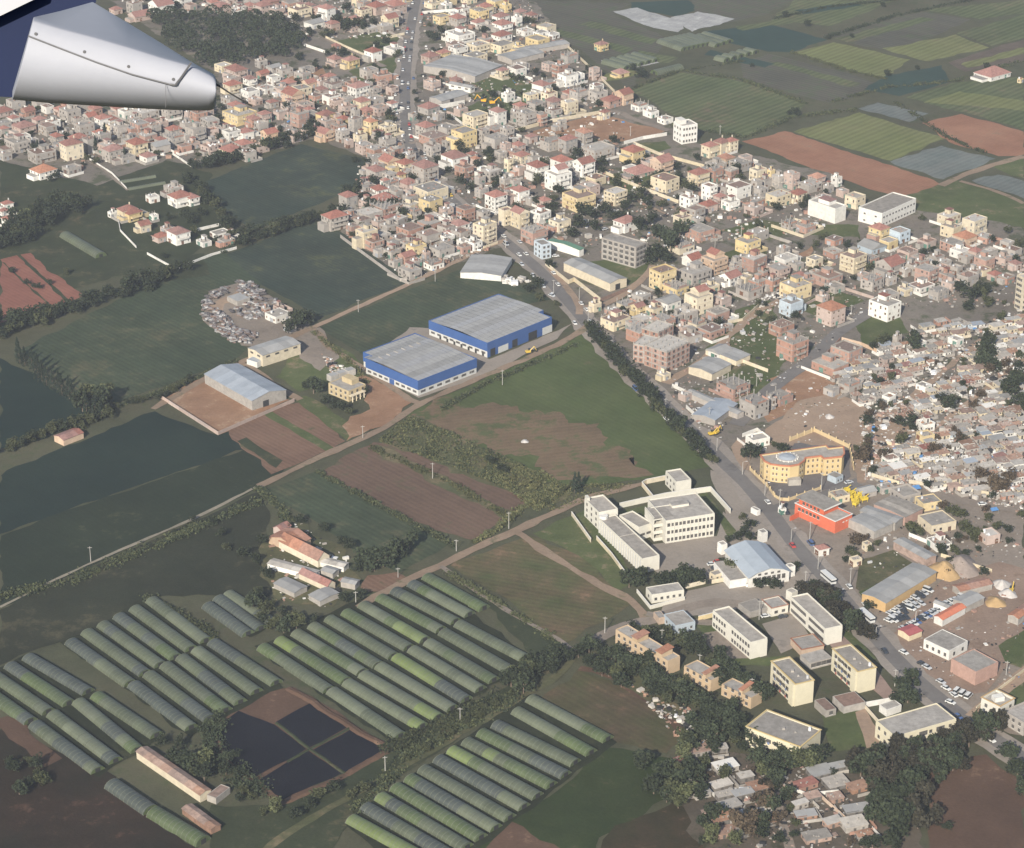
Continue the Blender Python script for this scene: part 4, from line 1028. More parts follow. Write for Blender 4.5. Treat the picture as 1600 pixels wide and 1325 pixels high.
shed('tarp_shed', (1472, 980), (1466, 970), (1508, 960), 3.6, .8, wallm('w'), paint('roof_orange_red', (.50, .17, .10), .12, .5, .8), 'small shed with bright orange red roof in the car yard', 'shed', 'u', 3)
shed('tarp_shed', (1510, 958), (1496, 944), (1537, 945), 3.6, .6, M_CONC, M_METAL, 'grey lean-to joined to the bright orange red car yard shed', 'shed', 'u', 3)
shed('tarp_shed', (1500, 934), (1515, 918), (1550, 922), 3.2, .8, M_CONC, M_TILEO, 'wide orange red roof behind the yellow sand', 'shed', 'u', 3)
shed('tarp_shed', (1420, 1003), (1405, 992), (1440, 995), 3.0, .6, wallm('c'), paint('roof_maroon', (.34, .10, .10), .15, .5, .8), 'stall with a maroon roof at the entrance of the car yard', 'stall', 'u', 3)
shed('tarp_shed', (1480, 960), (1460, 950), (1486, 956), 3.2, .5, WHITE, M_METAL, 'white container shed left of the bright orange red roof', 'shed', 'v', 3)
shed('tarp_shed', (1590, 978), (1580, 968), (1630, 950), 3.6, .8, M_CONC, M_TILEO, 'orange red roof cut by the right edge of the photo', 'shed', 'u', 3)
r, P, W, D = flatblock('roadside_house', (1482, 1033), (1443, 1014), (1511, 1017), 4.6, WHITE, 'white flat roofed house with a row of windows beside the car yard', 'house', M_ROOFC, 1, 2, 4, 1.2, 1.6, par=.25)
flatblock('brick_store', (1523, 1072), (1482, 1052), (1558, 1056), 6.2, BRICK, 'square brick store with grey roof behind the white flat roofed house', 'store', M_ROOFC, 1, 0, 0, par=.4)
r, P, W, D = flatblock('cream_house', (1560, 1130), (1534, 1114), (1583, 1117), 6.6, SCHOOLC, 'cream house with open roof terrace at the right edge of town', 'house', M_ROOFC, 2, 2, 2, 1.3, 1.5, par=1.0, band=OCHRE)
q = P(W * .5, D * .5); mb = MB(); mb.box(q.x, q.y, 4.2, 3.0, 6.6, 8.6, 0, ang_); mb.build('roof_room', WHITE, r)
flatblock('grey_house', (1598, 1150), (1563, 1132), (1640, 1132), 5.5, wallm('g'), 'grey terrace house below the cream house with open roof terrace', 'house', M_ROOFC, 2, 3, 3, 1.2, 1.4)
# tan terrace row
TAN = paint('render_tan', (.45, .335, .215), .10, .4, .85, .08)
def terrace(C, L, Rr, H, label, seps):
    r, P, W, D = flatblock('terrace_row', C, L, Rr, H, TAN, label, 'terrace row', M_ROOFC, 2, 0, 0, par=.5)
    for t in seps:
        mb = MB(); mb.prism([P(0, D * t), P(W * .9, D * t), P(W * .9, D * (t + .10)), P(0, D * (t + .10))], H, H + 2.2, 0, False); mb.build('stair_room', TAN, r)
        mb = MB(); a, b = D * t - .4, D * (t + .10) + .4
        mb.quad((*P(-.5, a), H + 2.1), (*P(W, a), H + 3.0), (*P(W, b), H + 3.0), (*P(-.5, b), H + 2.1)); mb.quad((*P(-.5, a), H + 2.0), (*P(-.5, b), H + 2.0), (*P(W, b), H + 2.9), (*P(W, a), H + 2.9)); mb.quad((*P(-.5, b), H + 2.0), (*P(-.5, a), H + 2.0), (*P(-.5, a), H + 2.1), (*P(-.5, b), H + 2.1))
        mb.build('roof', M_TILEO, r)
    for k in range(2): panes(P(0, D), P(0, 0), max(3, int(D / 3.4)), 1.3, k * 3 + .9, 1.4, [M_WIN, M_WHITE], r)
    return r
terrace((1043, 1055), (949, 1010), (1062, 1047), 6.2, 'long tan terrace row with two small tiled roof rooms', (.12, .58))
terrace((1110, 1082), (1065, 1060), (1131, 1072), 5.0, 'middle tan terrace with one tiled roof room', (.2,))
terrace((1173, 1108), (1130, 1084), (1190, 1098), 4.6, 'last tan terrace with a tiled roof room near the apartment block', (.3,))
# farm with orange roofs
shed('farm_house', (497, 888), (436, 857), (515, 880), 4.0, 3.0, CREAM, M_TILEO, 'farm house with the largest orange tiled roof', 'farm house', 'v', 4)
shed('farm_house', (460, 866), (424, 848), (486, 852), 3.6, 2.4, wallm('o'), M_TILEO, 'farm wing with an orange brown roof behind the largest one', 'farm house', 'u', 3)
shed('farm_barn', (512, 926), (470, 904), (524, 920), 3.2, 1.8, CREAM, M_TILE, 'small farm barn with a red roof below the farm house', 'barn', 'v', 3)
shed('farm_barn', (440, 838), (418, 838), (455, 830), 3.0, 1.4, wallm('p'), M_TILE, 'low farm barn with a faded red roof at the top corner', 'barn', 'u', 3)
for i, (C, L, Rr, lb) in enumerate((((490, 908), (430, 880), (500, 900), 'row of whitewashed stables in front of the farm house'), ((537, 895), (505, 868), (545, 888), 'white farm outhouse right of the orange roofs'), ((460, 935), (428, 920), (480, 925), 'grey farm shed with a patched roof at the bottom left'),
                                     ((500, 948), (483, 938), (530, 935), 'grey farm shed nearest the polytunnels'), ((520, 905), (505, 897), (530, 898), 'rusty lean-to between the farm house and red barn'), ((555, 922), (535, 915), (562, 915), 'small grey shed at the right of the farmyard'))):
    shed('farm_shed', C, L, Rr, 2.8, .5, WHITE if i < 2 else M_CONC, M_ROOFW if i < 2 else M_METAL, lb, 'farm shed', 'v', 4)
# field barns
shed('roadside_barn', (100, 697), (90, 688), (131, 685), 3.2, 1.0, wallm('o'), M_TILE, 'long brick farm hut with a red roof at the dark hedge', 'barn', 'u', 4)
shed('cream_barn', (313, 1254), (226, 1180), (330, 1246), 3.4, .8, CREAM, M_RUST, 'long cream barn with rusty roof beside the black net beds', 'barn', 'v', 8)
flatblock('cream_barn_annex', (338, 1257), (326, 1250), (360, 1240), 2.6, M_CONC, 'small open annex at the near end of the long cream barn', 'annex', M_RUST, 1, 0, 0, par=.2)
shed('rusty_shed', (330, 1305), (285, 1272), (345, 1298), 2.6, .6, M_RUST, M_RUST, 'dark rusty shed below the long cream barn', 'shed', 'v', 4)
# yellow villa by the warehouses
r, P, W, D = flatblock('yellow_villa', (545, 628), (518, 613), (572, 617), 5.6, paint('render_dull_ochre', (.42, .34, .21), .15, .4, .9), 'yellow villa with arched porch left of the blue warehouse', 'villa', M_ROOFC, 2, 3, 4, 1.2, 1.4, par=.4)
mb = MB(); mb.prism([P(W * .55, D * .3), P(W * .95, D * .3), P(W * .95, D * .8), P(W * .55, D * .8)], 5.6, 8.4); mb.build('roof_room', MATS['render_dull_ochre'], r)
for k in range(4):
    mb = MB(); q = P(W * (.1 + .22 * k), -1.6); mb.box(q.x, q.y, .5, .5, 0, 3.2); mb.build('porch_column', CREAM, r)
mb = MB(); mb.prism([P(0, -2), P(W * .85, -2), P(W * .85, -.02), P(0, -.02)], 3.2, 3.5, 0, True, True); mb.build('porch_roof', CREAM, r)
for i in range(3):
    flatblock('white_tank_shed', (518 + 13 * i, 598 - 4 * i), (511 + 13 * i, 594 - 4 * i), (530 + 13 * i, 594 - 4 * i), 3.4, M_ROOFW, ('left', 'middle', 'right')[i] + ' pale box shed of the three behind the yellow villa', 'shed', M_METAL, 1, 0, 0, par=.1, group='pale box sheds behind the villa')
# ================================================================ POLYTUNNELS
FILM = [paint('film_grey_green', (.082, .095, .060), .16, .12, .55, .12, spec=.4), paint('film_green', (.076, .100, .044), .18, .12, .55, .12, spec=.4),  # all film tones lowered to carry the lens vignette at lower left
        paint('film_blue_grey', (.064, .074, .064), .16, .12, .55, .12, spec=.4), paint('film_yellow_green', (.130, .165, .060), .14, .12, .55, .1, spec=.4), paint('film_pale', (.108, .122, .080), .14, .12, .55, .1, spec=.4)]
M_HOOP = paint('hoop_steel', (.15, .165, .125), .1, 1, .6)
rt = random.Random(11)
def arc_mesh(L, w, h, seg=8):
    key = ('arc', round(L, 1), w, h)
    if key not in MESHES:
        mb = MB()
        prof = [(-w / 2 * math.cos(math.pi * i / seg), h * math.sin(math.pi * i / seg) ** .8) for i in range(seg + 1)]
        sub = max(2, int(L / 1.6))
        for s_ in range(sub):                       # film sags a little between hoops
            x0, x1 = L * s_ / sub, L * (s_ + 1) / sub
            xm = (x0 + x1) / 2
            for a, b, da, db in ((x0, xm, 0, .10), (xm, x1, .10, 0)):
                for i in range(seg):
                    (y0, z0), (y1, z1) = prof[i], prof[i + 1]
                    mb.quad((a, y0 * (1 - da / w), z0 * (1 - da / h)), (b, y0 * (1 - db / w), z0 * (1 - db / h)), (b, y1 * (1 - db / w), z1 * (1 - db / h)), (a, y1 * (1 - da / w), z1 * (1 - da / h)))
        MESHES[key] = {}
        for k, fm in enumerate(FILM):
            me = mb.mesh('film_panel', fm)
            for p in me.polygons: p.use_smooth = True
            MESHES[key][k] = me
    return MESHES[key]
def end_mesh(w, h, seg=8):
    key = ('end', w, h)
    if key not in MESHES:
        mb = MB()
        prof = [(0, -w / 2 * math.cos(math.pi * i / seg), h * math.sin(math.pi * i / seg) ** .8) for i in range(seg + 1)]
        mb.v = prof; mb.f = [tuple(range(seg + 1))]; mb.m = [0]
        mb.box(-.1, 0, .12, 2.2, 0, 2.0, 1)
        MESHES[key] = mb.mesh('end_wall', [FILM[1], M_BLACK])
    return MESHES[key]
def tunnel(s, e, w, h, weights, label, group, npan=None):
    a, b = G(*s), G(*e)
    d = b - a; L = d.length
    root = thing('polytunnel', a, math.atan2(d.y, d.x), label, 'polytunnel', group)
    n = npan or max(3, int(L / 5.5))
    pl = L / n
    am = arc_mesh(pl, w, h)
    cur = rt.choices(range(5), weights)[0]
    for i in range(n):
        if rt.random() < .30: cur = rt.choices(range(5), weights)[0]
        link('film_panel', am[cur], root, None, (pl * i, 0, 0))
    for x, sgn in ((.02, 1), (L - .02, -1)):
        o = link('end_wall', end_mesh(w, h), root, None, (x, 0, 0), 0 if sgn > 0 else math.pi)
    mb = MB()
    for i in range(0, n + 1, 1):
        mb.box(pl * i, -w / 2, .12, .12, 0, .9); mb.box(pl * i, w / 2, .12, .12, 0, .9)
    mb.build('hoop_foot', M_HOOP, root, 'stuff')
    hk = ('hoops', round(L, 1), w, h)
    mb = MB(); seg = 7; k = 0
    prof = [(-(w + .10) / 2 * math.cos(math.pi * i / seg), (h + .05) * math.sin(math.pi * i / seg) ** .8) for i in range(seg + 1)]
    x = .1
    while x < L:
        for i in range(seg):
            (y0, z0), (y1, z1) = prof[i], prof[i + 1]
            mb.quad((x - .09, y0, z0), (x + .09, y0, z0), (x + .09, y1, z1), (x - .09, y1, z1))
        x += 2.4
    mb.build('hoop', M_HOOP, root, 'stuff')
    for k in range(1, 5):
        p = a.lerp(b, k / 5); OBST.append((p.x, p.y, w * .6))
ORD = ['first', 'second', 'third', 'fourth', 'fifth', 'sixth', 'seventh', 'eighth', 'ninth', 'tenth', 'eleventh', 'twelfth', 'thirteenth', 'fourteenth', 'fifteenth', 'sixteenth', 'seventeenth', 'eighteenth', 'nineteenth', 'twentieth']
def tunnels(starts, ends, weights, blockname, w=6.3, h=2.4, look=None):
    for i, (s, e) in enumerate(zip(starts, ends)):
        tunnel(s, e, w, h, weights, '%s polytunnel, %s from the right in %s' % (look or 'grey green', ORD[i], blockname), 'polytunnels in ' + blockname)
def lerp_list(a, b, n): return [(a[0] + (b[0] - a[0]) * i / (n - 1), a[1] + (b[1] - a[1]) * i / (n - 1)) for i in range(n)]
tunnels([(667, 903), (644, 914), (617, 925), (594, 936), (567, 947), (541, 959), (515, 969), (489, 980), (463, 991), (437, 1002), (411, 1013)],
        [(757, 953), (734, 963), (712, 974), (689, 987), (664, 1003), (639, 1015), (615, 1028), (591, 1042), (566, 1053), (541, 1067), (514, 1081)], (4, 5, 1.6, .8, 3), 'the upper middle block', look='green patched')
tunnels([(717, 977), (693, 990), (670, 1006), (645, 1017), (620, 1029), (594, 1043), (568, 1056), (543, 1069), (519, 1082)],
        [(820, 1031), (796, 1049), (772, 1066), (751, 1080), (729, 1096), (707, 1110), (685, 1124), (660, 1138), (626, 1153)], (4, 3, 1.2, 1.3, 5), 'the middle block above the track', look='pale green')
tunnels([(829, 1094), (807, 1113), (775, 1134), (752, 1147), (729, 1161), (706, 1174), (685, 1188), (661, 1204), (640, 1218), (618, 1232), (594, 1247), (571, 1263), (549, 1282)],
        [(950, 1158), (924, 1179), (899, 1195), (884, 1214), (862, 1230), (840, 1247), (819, 1264), (797, 1281), (775, 1297), (752, 1312), (730, 1327), (708, 1342), (686, 1357)], (4, 4, 2.2, 1, 1.5), 'the bottom block', look='dull green')
tunnels([(237, 940), (211, 953), (186, 965), (161, 978), (136, 990), (111, 1005)], [(322, 1004), (299, 1017), (275, 1030), (251, 1042), (227, 1055), (204, 1071)], (7, 1, 2, 0, 1), 'the upper left block', look='plain grey')
tunnels([(333, 1006), (308, 1018), (284, 1030), (259, 1042), (233, 1056), (209, 1072)], [(432, 1070), (401, 1084), (376, 1100), (353, 1113), (328, 1126), (299, 1140)], (7, 1, 2, 0, 1), 'the left block above the beds', look='plain grey')
tunnels([(44, 1029), (16, 1042), (-8, 1058), (-25, 1078)], [(138, 1084), (108, 1102), (76, 1115), (48, 1130)], (3, 2, 3, 1, 1), 'the far left upper block', look='mottled')
tunnels([(151, 1089), (123, 1099), (83, 1118), (55, 1134)], [(245, 1152), (215, 1175), (181, 1192), (153, 1207)], (3, 2, 3, 1, 1), 'the far left lower block', look='mottled')
tunnels([(357, 930), (342, 937), (325, 948)], [(427, 976), (408, 985), (388, 993)], (3, 1, 5, 0, 1), 'the short block below the farm', look='blue grey')
tunnel((240, 1272), (318, 1318), 7, 3, (1, 5, 1, 2, 2), 'green patched polytunnel alone below the long cream barn', 'single polytunnels')
tunnel((175, 1228), (236, 1270), 7, 3, (1, 0, 1, 0, 0), 'dull polytunnel joined to the rusty end below the far left block', 'single polytunnels')
tunnel((102, 369), (158, 402), 7.5, 3.1, (4, 0, 1, 0, 3), 'lone grey polytunnel in the left field', 'single polytunnels')
def far_tunnels(p0, p1, dpx, n, look, wt):
    for i in range(n):
        s = (p0[0] + (p1[0] - p0[0]) * i / (n - 1), p0[1] + (p1[1] - p0[1]) * i / (n - 1))
        e = (s[0] + dpx[0], s[1] + dpx[1])
        tunnel(s, e, 8.0, 3.0, wt, '%s, %s from the left' % (look, ORD[i]), 'distant polytunnels', 3)
far_tunnels((1032, 66), (1075, 57), (38, 13), 7, 'distant grey polytunnel behind the lone dark tree', (1, 0, 0, 0, 6))
far_tunnels((1082, 61), (1100, 55), (40, 12), 3, 'distant grey polytunnel at the right of the grey group', (1, 0, 0, 0, 6))
far_tunnels((1120, 92), (1165, 80), (16, 4), 5, 'distant short polytunnel beside the teal field', (1, 0, 0, 0, 6))
far_tunnels((945, 98), (990, 87), (35, 10), 5, 'distant pale polytunnel left of the lone dark tree', (0, 0, 0, 0, 6))
tunnel((1022, 116), (1063, 106), 8, 3, (1, 0, 0, 0, 3), 'distant polytunnel lying crosswise right of the lone dark tree', 'distant polytunnels', 3)
for (s, e, lb) in (((187, 286), (243, 277), 'upper of two long white strips in the left garden plot'), ((200, 297), (258, 287), 'lower of two long white strips in the left garden plot')):
    a, b = G(*s), G(*e)
    t = thing('garden_cloche', a, math.atan2((b - a).y, (b - a).x), lb, 'garden cloche')
    me = arc_mesh((b - a).length / 4, 3.2, 1.6)
    for k in range(4): link('film_panel', me[4], t, None, ((b - a).length / 4 * k, 0, 0))
# ================================================================ LABELS THAT FIND A THING BY WHAT STANDS NEAR IT
LM = [('the dark wood', (350, 65)), ('the top of the avenue', (648, 5)), ('the big white office', (718, 75)), ('the very long grey hall', (715, 118)), ('the orange digger', (762, 160)),
      ('the yellow apartment block', (725, 232)), ('the bare red lot', (930, 205)), ('the lone white villa block', (1065, 222)), ('the lone dark tree', (1002, 120)), ('the white villa group', (880, 285)),
      ('the white strips', (222, 290)), ('the tiled villa cluster', (275, 380)), ('the bend of the avenue', (655, 255)), ('the dark green crop field', (440, 285)), ('the timber yard hall', (785, 425)),
      ('the green roofed shed', (885, 395)), ('the grey four storey block', (985, 408)), ('the largest brick frame', (1042, 575)), ('the blue warehouses', (720, 575)), ('the scrapyard', (385, 495)),
      ('the massive white block', (1290, 345)), ('the white hall', (1390, 345)), ('the pale edge tower', (1594, 480)), ('the straight side street', (1270, 560)), ('the yellow college', (1250, 750)),
      ('the orange red building', (1300, 825)), ('the orange ended depot', (1400, 935)), ('the car yard', (1490, 980)), ('the brick store', (1523, 1065)), ('the sports hall', (1190, 905)),
      ('the school hall', (985, 870)), ('the tan terraces', (1080, 1060)), ('the twin cream flats', (1290, 1090)), ('the wide pale flats', (1440, 1165)), ('the farm roofs', (475, 880)),
      ('the black net beds', (480, 1170)), ('the triangular green field', (900, 610)), ('the grey storage hall', (390, 625)), ('the long low shed', (940, 440)), ('the brown lot', (1530, 1260)),
      ('the long yellow block', (395, 190)), ('the light green far field', (1330, 95)), ('the red strip field', (70, 450)), ('the round skylight', (1232, 735)), ('the sand heap', (1475, 905)), ('the red trimmed compound', (1335, 560)),
      ('the far red field', (1320, 265)), ('the blue grey field', (1470, 255)), ('the bottom tunnels', (760, 1230)), ('the left tunnels', (250, 1060))]
LMP = [(n, G(*p)) for n, p in LM]
def rankw(k):
    if k < 20: return RANKW[k]
    T = {2: 'twenty', 3: 'thirty', 4: 'forty', 5: 'fifty', 6: 'sixty', 7: 'seventy', 8: 'eighty', 9: 'ninety'}
    n = k + 1
    if n > 99: return 'hundredth nearest'
    return ('%s-%s' % (T[n // 10], RANKW[n % 10 - 1].replace('nearest', 'first nearest') if n % 10 == 1 else RANKW[n % 10 - 1])) if n % 10 else T[n // 10][:-1] + 'ieth nearest'
LABELQ = []                                      # (object, look, ground point)
def queue_label(o, look, p): LABELQ.append((o, look, Vector((p.x, p.y, 0))))
RANKW = ['nearest', 'second nearest', 'third nearest', 'fourth nearest', 'fifth nearest', 'sixth nearest', 'seventh nearest', 'eighth nearest', 'ninth nearest', 'tenth nearest', 'eleventh nearest', 'twelfth nearest',
         'thirteenth nearest', 'fourteenth nearest', 'fifteenth nearest', 'sixteenth nearest', 'seventeenth nearest', 'eighteenth nearest', 'nineteenth nearest', 'twentieth nearest']
def write_labels():
    by = {}
    for o, look, p in LABELQ: by.setdefault(look, []).append((o, p))
    for look, L in by.items():
        order = []
        for n, q in LMP:
            order.append((n, q, sorted(range(len(L)), key=lambda i: (L[i][1] - q).length_squared)))
        for i, (o, p) in enumerate(L):
            best = None
            for n, q, s in order:
                d = (p - q).length
                k = s.index(i) if len(L) > 1 else 0
                score = d * (1 + .22 * k) + 25 * k
                if best is None or score < best[0]: best = (score, n, k, d)
            _, n, k, d = best
            if len(L) == 1: o['label'] = '%s near %s' % (look, n)
            else: o['label'] = '%s, %s to %s' % (look, rankw(k), n)
# ================================================================ HOUSES
rh = random.Random(77)
FLW = {1: 'low', 2: 'two storey', 3: 'three storey', 4: 'four storey', 5: 'five storey'}
def free(x, y, r, slack=.8):
    for (a, b, q) in OBST:
        if (a - x) ** 2 + (b - y) ** 2 < ((q + r) * slack) ** 2: return False
    return True
WINMESH = {}
def add_windows(mb, L, W, H0, fl, fh, dens=.8, ww=.95, wh=1.2):
    for k in range(fl):
        z = H0 + k * fh + fh * .36
        for (ax, half, other) in (('x', L / 2, W / 2), ('y', W / 2, L / 2)):
            n = max(1, int(2 * half / 3.1))
            for sgn in (-1, 1):
                for i in range(n):
                    if rh.random() > dens: continue
                    t = -half + 2 * half * (i + .5) / n
                    w = ww * rh.choice((.8, 1, 1, 1.25))
                    h = wh if rh.random() < .8 or k == 0 else wh * 1.5
                    z0 = z if h == wh else z - .55
                    if ax == 'x':
                        mb.box(t, sgn * (other + .03), w, .1, z0, z0 + h, 0, 0, True); mb.box(t, sgn * (other + .07), w + .25, .2, z0 - .14, z0, 1)
                    else:
                        mb.box(sgn * (other + .03), t, .1, w, z0, z0 + h, 0, 0, True); mb.box(sgn * (other + .07), t, .2, w + .25, z0 - .14, z0, 1)
        if k == 0:
            mb.box(L * rh.uniform(-.3, .3), -W / 2 - .04, 1.6, .1, .05, 2.3, 2)
            if rh.random() < .5: mb.box(-L / 2 - .04, W * rh.uniform(-.3, .3), .1, 2.6, .05, 2.5, 2)
WINM = [M_WIN, paint('shutter_brown', (.17, .115, .08), .2, 1, .7, .3), paint('shutter_grey', (.20, .20, .20), .2, 1, .7, .3), paint('opening_dark', (.05, .045, .042), .2, 1, .8, .2)]
DOORM = [paint('door_brown', (.16, .09, .06), .2, 1, .7, .3), paint('door_green', (.10, .20, .16), .2, 1, .7, .3), paint('door_grey', (.30, .31, .33), .2, 1, .7, .3)]
def tiled_roof(mb, L, W, H, gable, rise=None, over=.45, cx=0.0, cy=0.0):
    """hip or gable along the longer side, with thick eaves"""
    sw = W > L
    a, b = (L / 2 + over, W / 2 + over) if not sw else (W / 2 + over, L / 2 + over)
    rise = rise or b * .55
    rl = a if gable else max(a - b, .2)
    def T(x, y, z): return (cx + x, cy + y, z) if not sw else (cx - y, cy + x, z)
    z0, z1 = H + .05, H + .05 + rise
    E = [(-a, -b), (a, -b), (a, b), (-a, b)]
    mb.quad(T(-a, -b, z0), T(a, -b, z0), T(rl, 0, z1), T(-rl, 0, z1))
    mb.quad(T(a, b, z0), T(-a, b, z0), T(-rl, 0, z1), T(rl, 0, z1))
    m = 1 if gable else 0
    mb.tri(T(a, -b, z0), T(a, b, z0), T(rl, 0, z1), m); mb.tri(T(-a, b, z0), T(-a, -b, z0), T(-rl, 0, z1), m)
    for i in range(4):
        p, q = E[i], E[(i + 1) % 4]
        mb.quad(T(*p, z0 - .22), T(*q, z0 - .22), T(*q, z0), T(*p, z0), 1)
    mb.quad(*[T(*p, z0 - .22) for p in E[::-1]], 1)
    # ridge cap
    p, q = T(-rl, 0, z1), T(rl, 0, z1)
    mb.tube(p, q, .16, .16, 4, 0)
NH = [0]
def house(px, py, w, h, wc, rc, rot=None, raw=None, check=False):
    """w, h: pixel size in the photograph of the front silhouette; (px, py): foot of its nearest corner"""
    sx, sz = scales(py)
    g = G(px, py)
    rot = 42.0 if rot is None else rot
    rot += rh.uniform(-4, 4)
    th = R_(rot % 90)
    Wm, Hm = w / sx, h / sz
    asp = rh.uniform(.8, 1.35) if rc != 'l' else rh.uniform(1.2, 2.3)
    b = Wm / (asp * math.cos(th) + math.sin(th)); a = asp * b
    Hm = max(2.7, min(17, Hm))
    fl = max(1, min(5, int(round(Hm / 3.1))))
    if raw: fl, Hm = raw, raw * 3.1 + .2
    fh = Hm / fl
    cyy = g.y + (a * math.sin(th) + b * math.cos(th)) / 2
    cxx = g.x + (0)
    r = math.hypot(a, b) / 2
    if check and not free(cxx, cyy, r * .95): return None
    OBST.append((cxx, cyy, r))
    L, W, H = a, b, Hm
    col, cm = WALLC[wc][0], wallm(wc)
    if rc == 'l':                                                    # shack
        root = thing('shack', (cxx, cyy, 0), th); H = rh.uniform(2.0, 2.7)
        mb = MB(); mb.box(0, 0, L, W, 0, H); mb.box(-L * .1, -W / 2 - .04, 1.0, .08, .05, 1.9, 1); mb.box(L * .28, -W / 2 - .04, .8, .08, 1.0, 1.7, 1)
        mb.box(-L / 2 - .04, W * .2, .08, .9, .9, 1.7, 1)
        mb.build('wall', [cm, M_WIN], root)
        rm = rh.choices([M_ROOFW, M_METAL, M_RUST, M_ROOFC, M_METALB, M_WHITE, M_TILE], (5, 4, 8, 10, .6, 1.3, .8))[0]
        mb = MB(); t = rh.uniform(.15, .5)
        for (x0, x1) in ((-L / 2 - .25, 0), (0.0, L / 2 + .25)):
            dz = rh.uniform(-.06, .06)
            P8 = [(x0, -W / 2 - .25, H + .02 + dz), (x1, -W / 2 - .25, H + .02 + dz), (x1, W / 2 + .25, H + t + dz), (x0, W / 2 + .25, H + t + dz)]
            mb.quad(*P8); mb.quad(*[(p[0], p[1], p[2] - .1) for p in P8[::-1]])
            for i in range(4):
                p, q = P8[i], P8[(i + 1) % 4]; mb.quad((p[0], p[1], p[2] - .1), (q[0], q[1], q[2] - .1), q, p)
        for k in range(rh.randint(0, 5)):
            mb.box(rh.uniform(-.4, .4) * L, rh.uniform(-.4, .4) * W, rh.uniform(.3, .7), rh.uniform(.2, .6), H + t * .5, H + t + rh.uniform(.15, .4), 1, rh.random() * 3)
        mb.build('roof', [rm, M_CONC], root)
        if rh.random() < .45:
            yw = MB(); s = rh.choice((-1, 1)); gx, gy = L / 2 + rh.uniform(1, 3.5), W / 2 + rh.uniform(1, 3)
            yw.bar((s * gx, -gy), (s * gx, gy), .2, 0, 1.6); yw.bar((s * gx, -gy), (-s * L * .4, -gy), .2, 0, 1.6); yw.build('yard_wall', rh.choice((M_CONC, M_WHITE, cm, M_ROOFW)), root, 'stuff')
        if py > 1150 and rm is not M_TILE: rm = rh.choice((M_DUSK, M_DUSK, M_RUST, M_ROOFC)); mb = None; root.children[1].data.materials[0] = rm
        nm = {M_DUSK.name: 'dark grey', M_ROOFW.name: 'pale', M_METAL.name: 'grey sheet', M_RUST.name: 'rusty', M_ROOFC.name: 'grey slab', M_METALB.name: 'blue grey', M_WHITE.name: 'white', M_TILE.name: 'red'}[rm.name]
        tag(root, None, 'shack', 'low shacks of the settlement')
        queue_label(root, 'low %s walled shack with %s roof' % (col, nm), root.location)
        NH[0] += 1
        return root
    nm, cat, grp = ('villa', 'villa', 'tiled villas of the town') if rc in 'rgot' else ('unfinished_house', 'unfinished house', 'unfinished houses of the town') if rc == 'u' else ('apartment_building', 'apartment building', 'apartment buildings of the town') if fl >= 3 and rc in 'fs' else ('house', 'house', 'flat roofed houses of the town')
    if rc == 'm': nm, cat, grp = 'shed', 'shed', 'gabled sheds of the town'
    if nm == 'house':
        nm = {'r': 'brick_house', 'g': 'concrete_house'}.get(wc, 'rendered_house')
        grp = {'r': 'flat roofed brick houses of the town', 'g': 'flat roofed concrete houses of the town'}.get(wc, 'flat roofed rendered houses of the town')
    root = thing(nm, (cxx, cyy, 0), th)
    tag(root, None, cat, grp)
    # body, with a set-back or an L in many
    mb = MB()
    step = rc in 'fst' and fl >= 2 and rh.random() < .5
    mb.box(0, 0, L, W, 0, H)
    if rc in 'fsut':
        pass
    BM = [M_CONC if wc in 'gr' else cm, cm if wc not in 'r' else M_CONC]
    if fl >= 2 and rc != 'm':
        for k in range(1, fl):
            if wc in 'rg' or rh.random() < .5:
                bal = MB(); bal.box(0, 0, L + .24, W + .24, k * fh - .14, k * fh + .12, 0); bal.build('floor_band', M_CONC if wc in 'gr' else cm, root)
        if rh.random() < .65:
            s = rh.choice((-1, 1)); o = rh.uniform(-.25, .25) * L; wd = L * rh.uniform(.35, .8)
            for k in range(1, fl):
                bal = MB()
                bal.box(o * 0, -W / 2 - .55, wd, 1.1, k * fh - .15, k * fh + .05, 0, 0, True)
                bal.box(o * 0, -W / 2 - 1.05, wd, .14, k * fh + .05, k * fh + .95, 1)
                bal.box(-wd / 2, -W / 2 - .55, .14, 1.0, k * fh + .05, k * fh + .95, 1); bal.box(wd / 2, -W / 2 - .55, .14, 1.0, k * fh + .05, k * fh + .95, 1)
                bal.build('balcony', BM, root)
        if rh.random() < .45:
            wd = W * rh.uniform(.3, .7)
            for k in range(1, fl):
                bal = MB()
                bal.box(-L / 2 - .55, 0, 1.1, wd, k * fh - .15, k * fh + .05, 0, 0, True)
                bal.box(-L / 2 - 1.05, 0, .14, wd, k * fh + .05, k * fh + .95, 1)
                bal.build('balcony', BM, root)
    mb.build('wall', cm, root)
    if rc in 'fsr' and rh.random() < .3:
        s = rh.choice((-1, 1)); el, ew, eh = L * rh.uniform(.3, .55), W * rh.uniform(.4, .8), (fl - 1) * fh if fl > 1 else 2.5
        ex, ey = s * (L / 2 + el / 2 - .02), rh.uniform(-.1, .1) * W
        mb2 = MB(); mb2.box(ex, ey, el, ew, 0, eh + .4); mb2.build('extension', rh.choice((cm, cm, M_CONC, BRICK)), root)
        mb2 = MB(); mb2.box(ex, ey, el - .4, ew - .4, eh + .4, eh + .46); mb2.build('extension_roof', rh.choice((M_ROOFC, M_ROOFW, M_METAL, M_TILEB)), root)
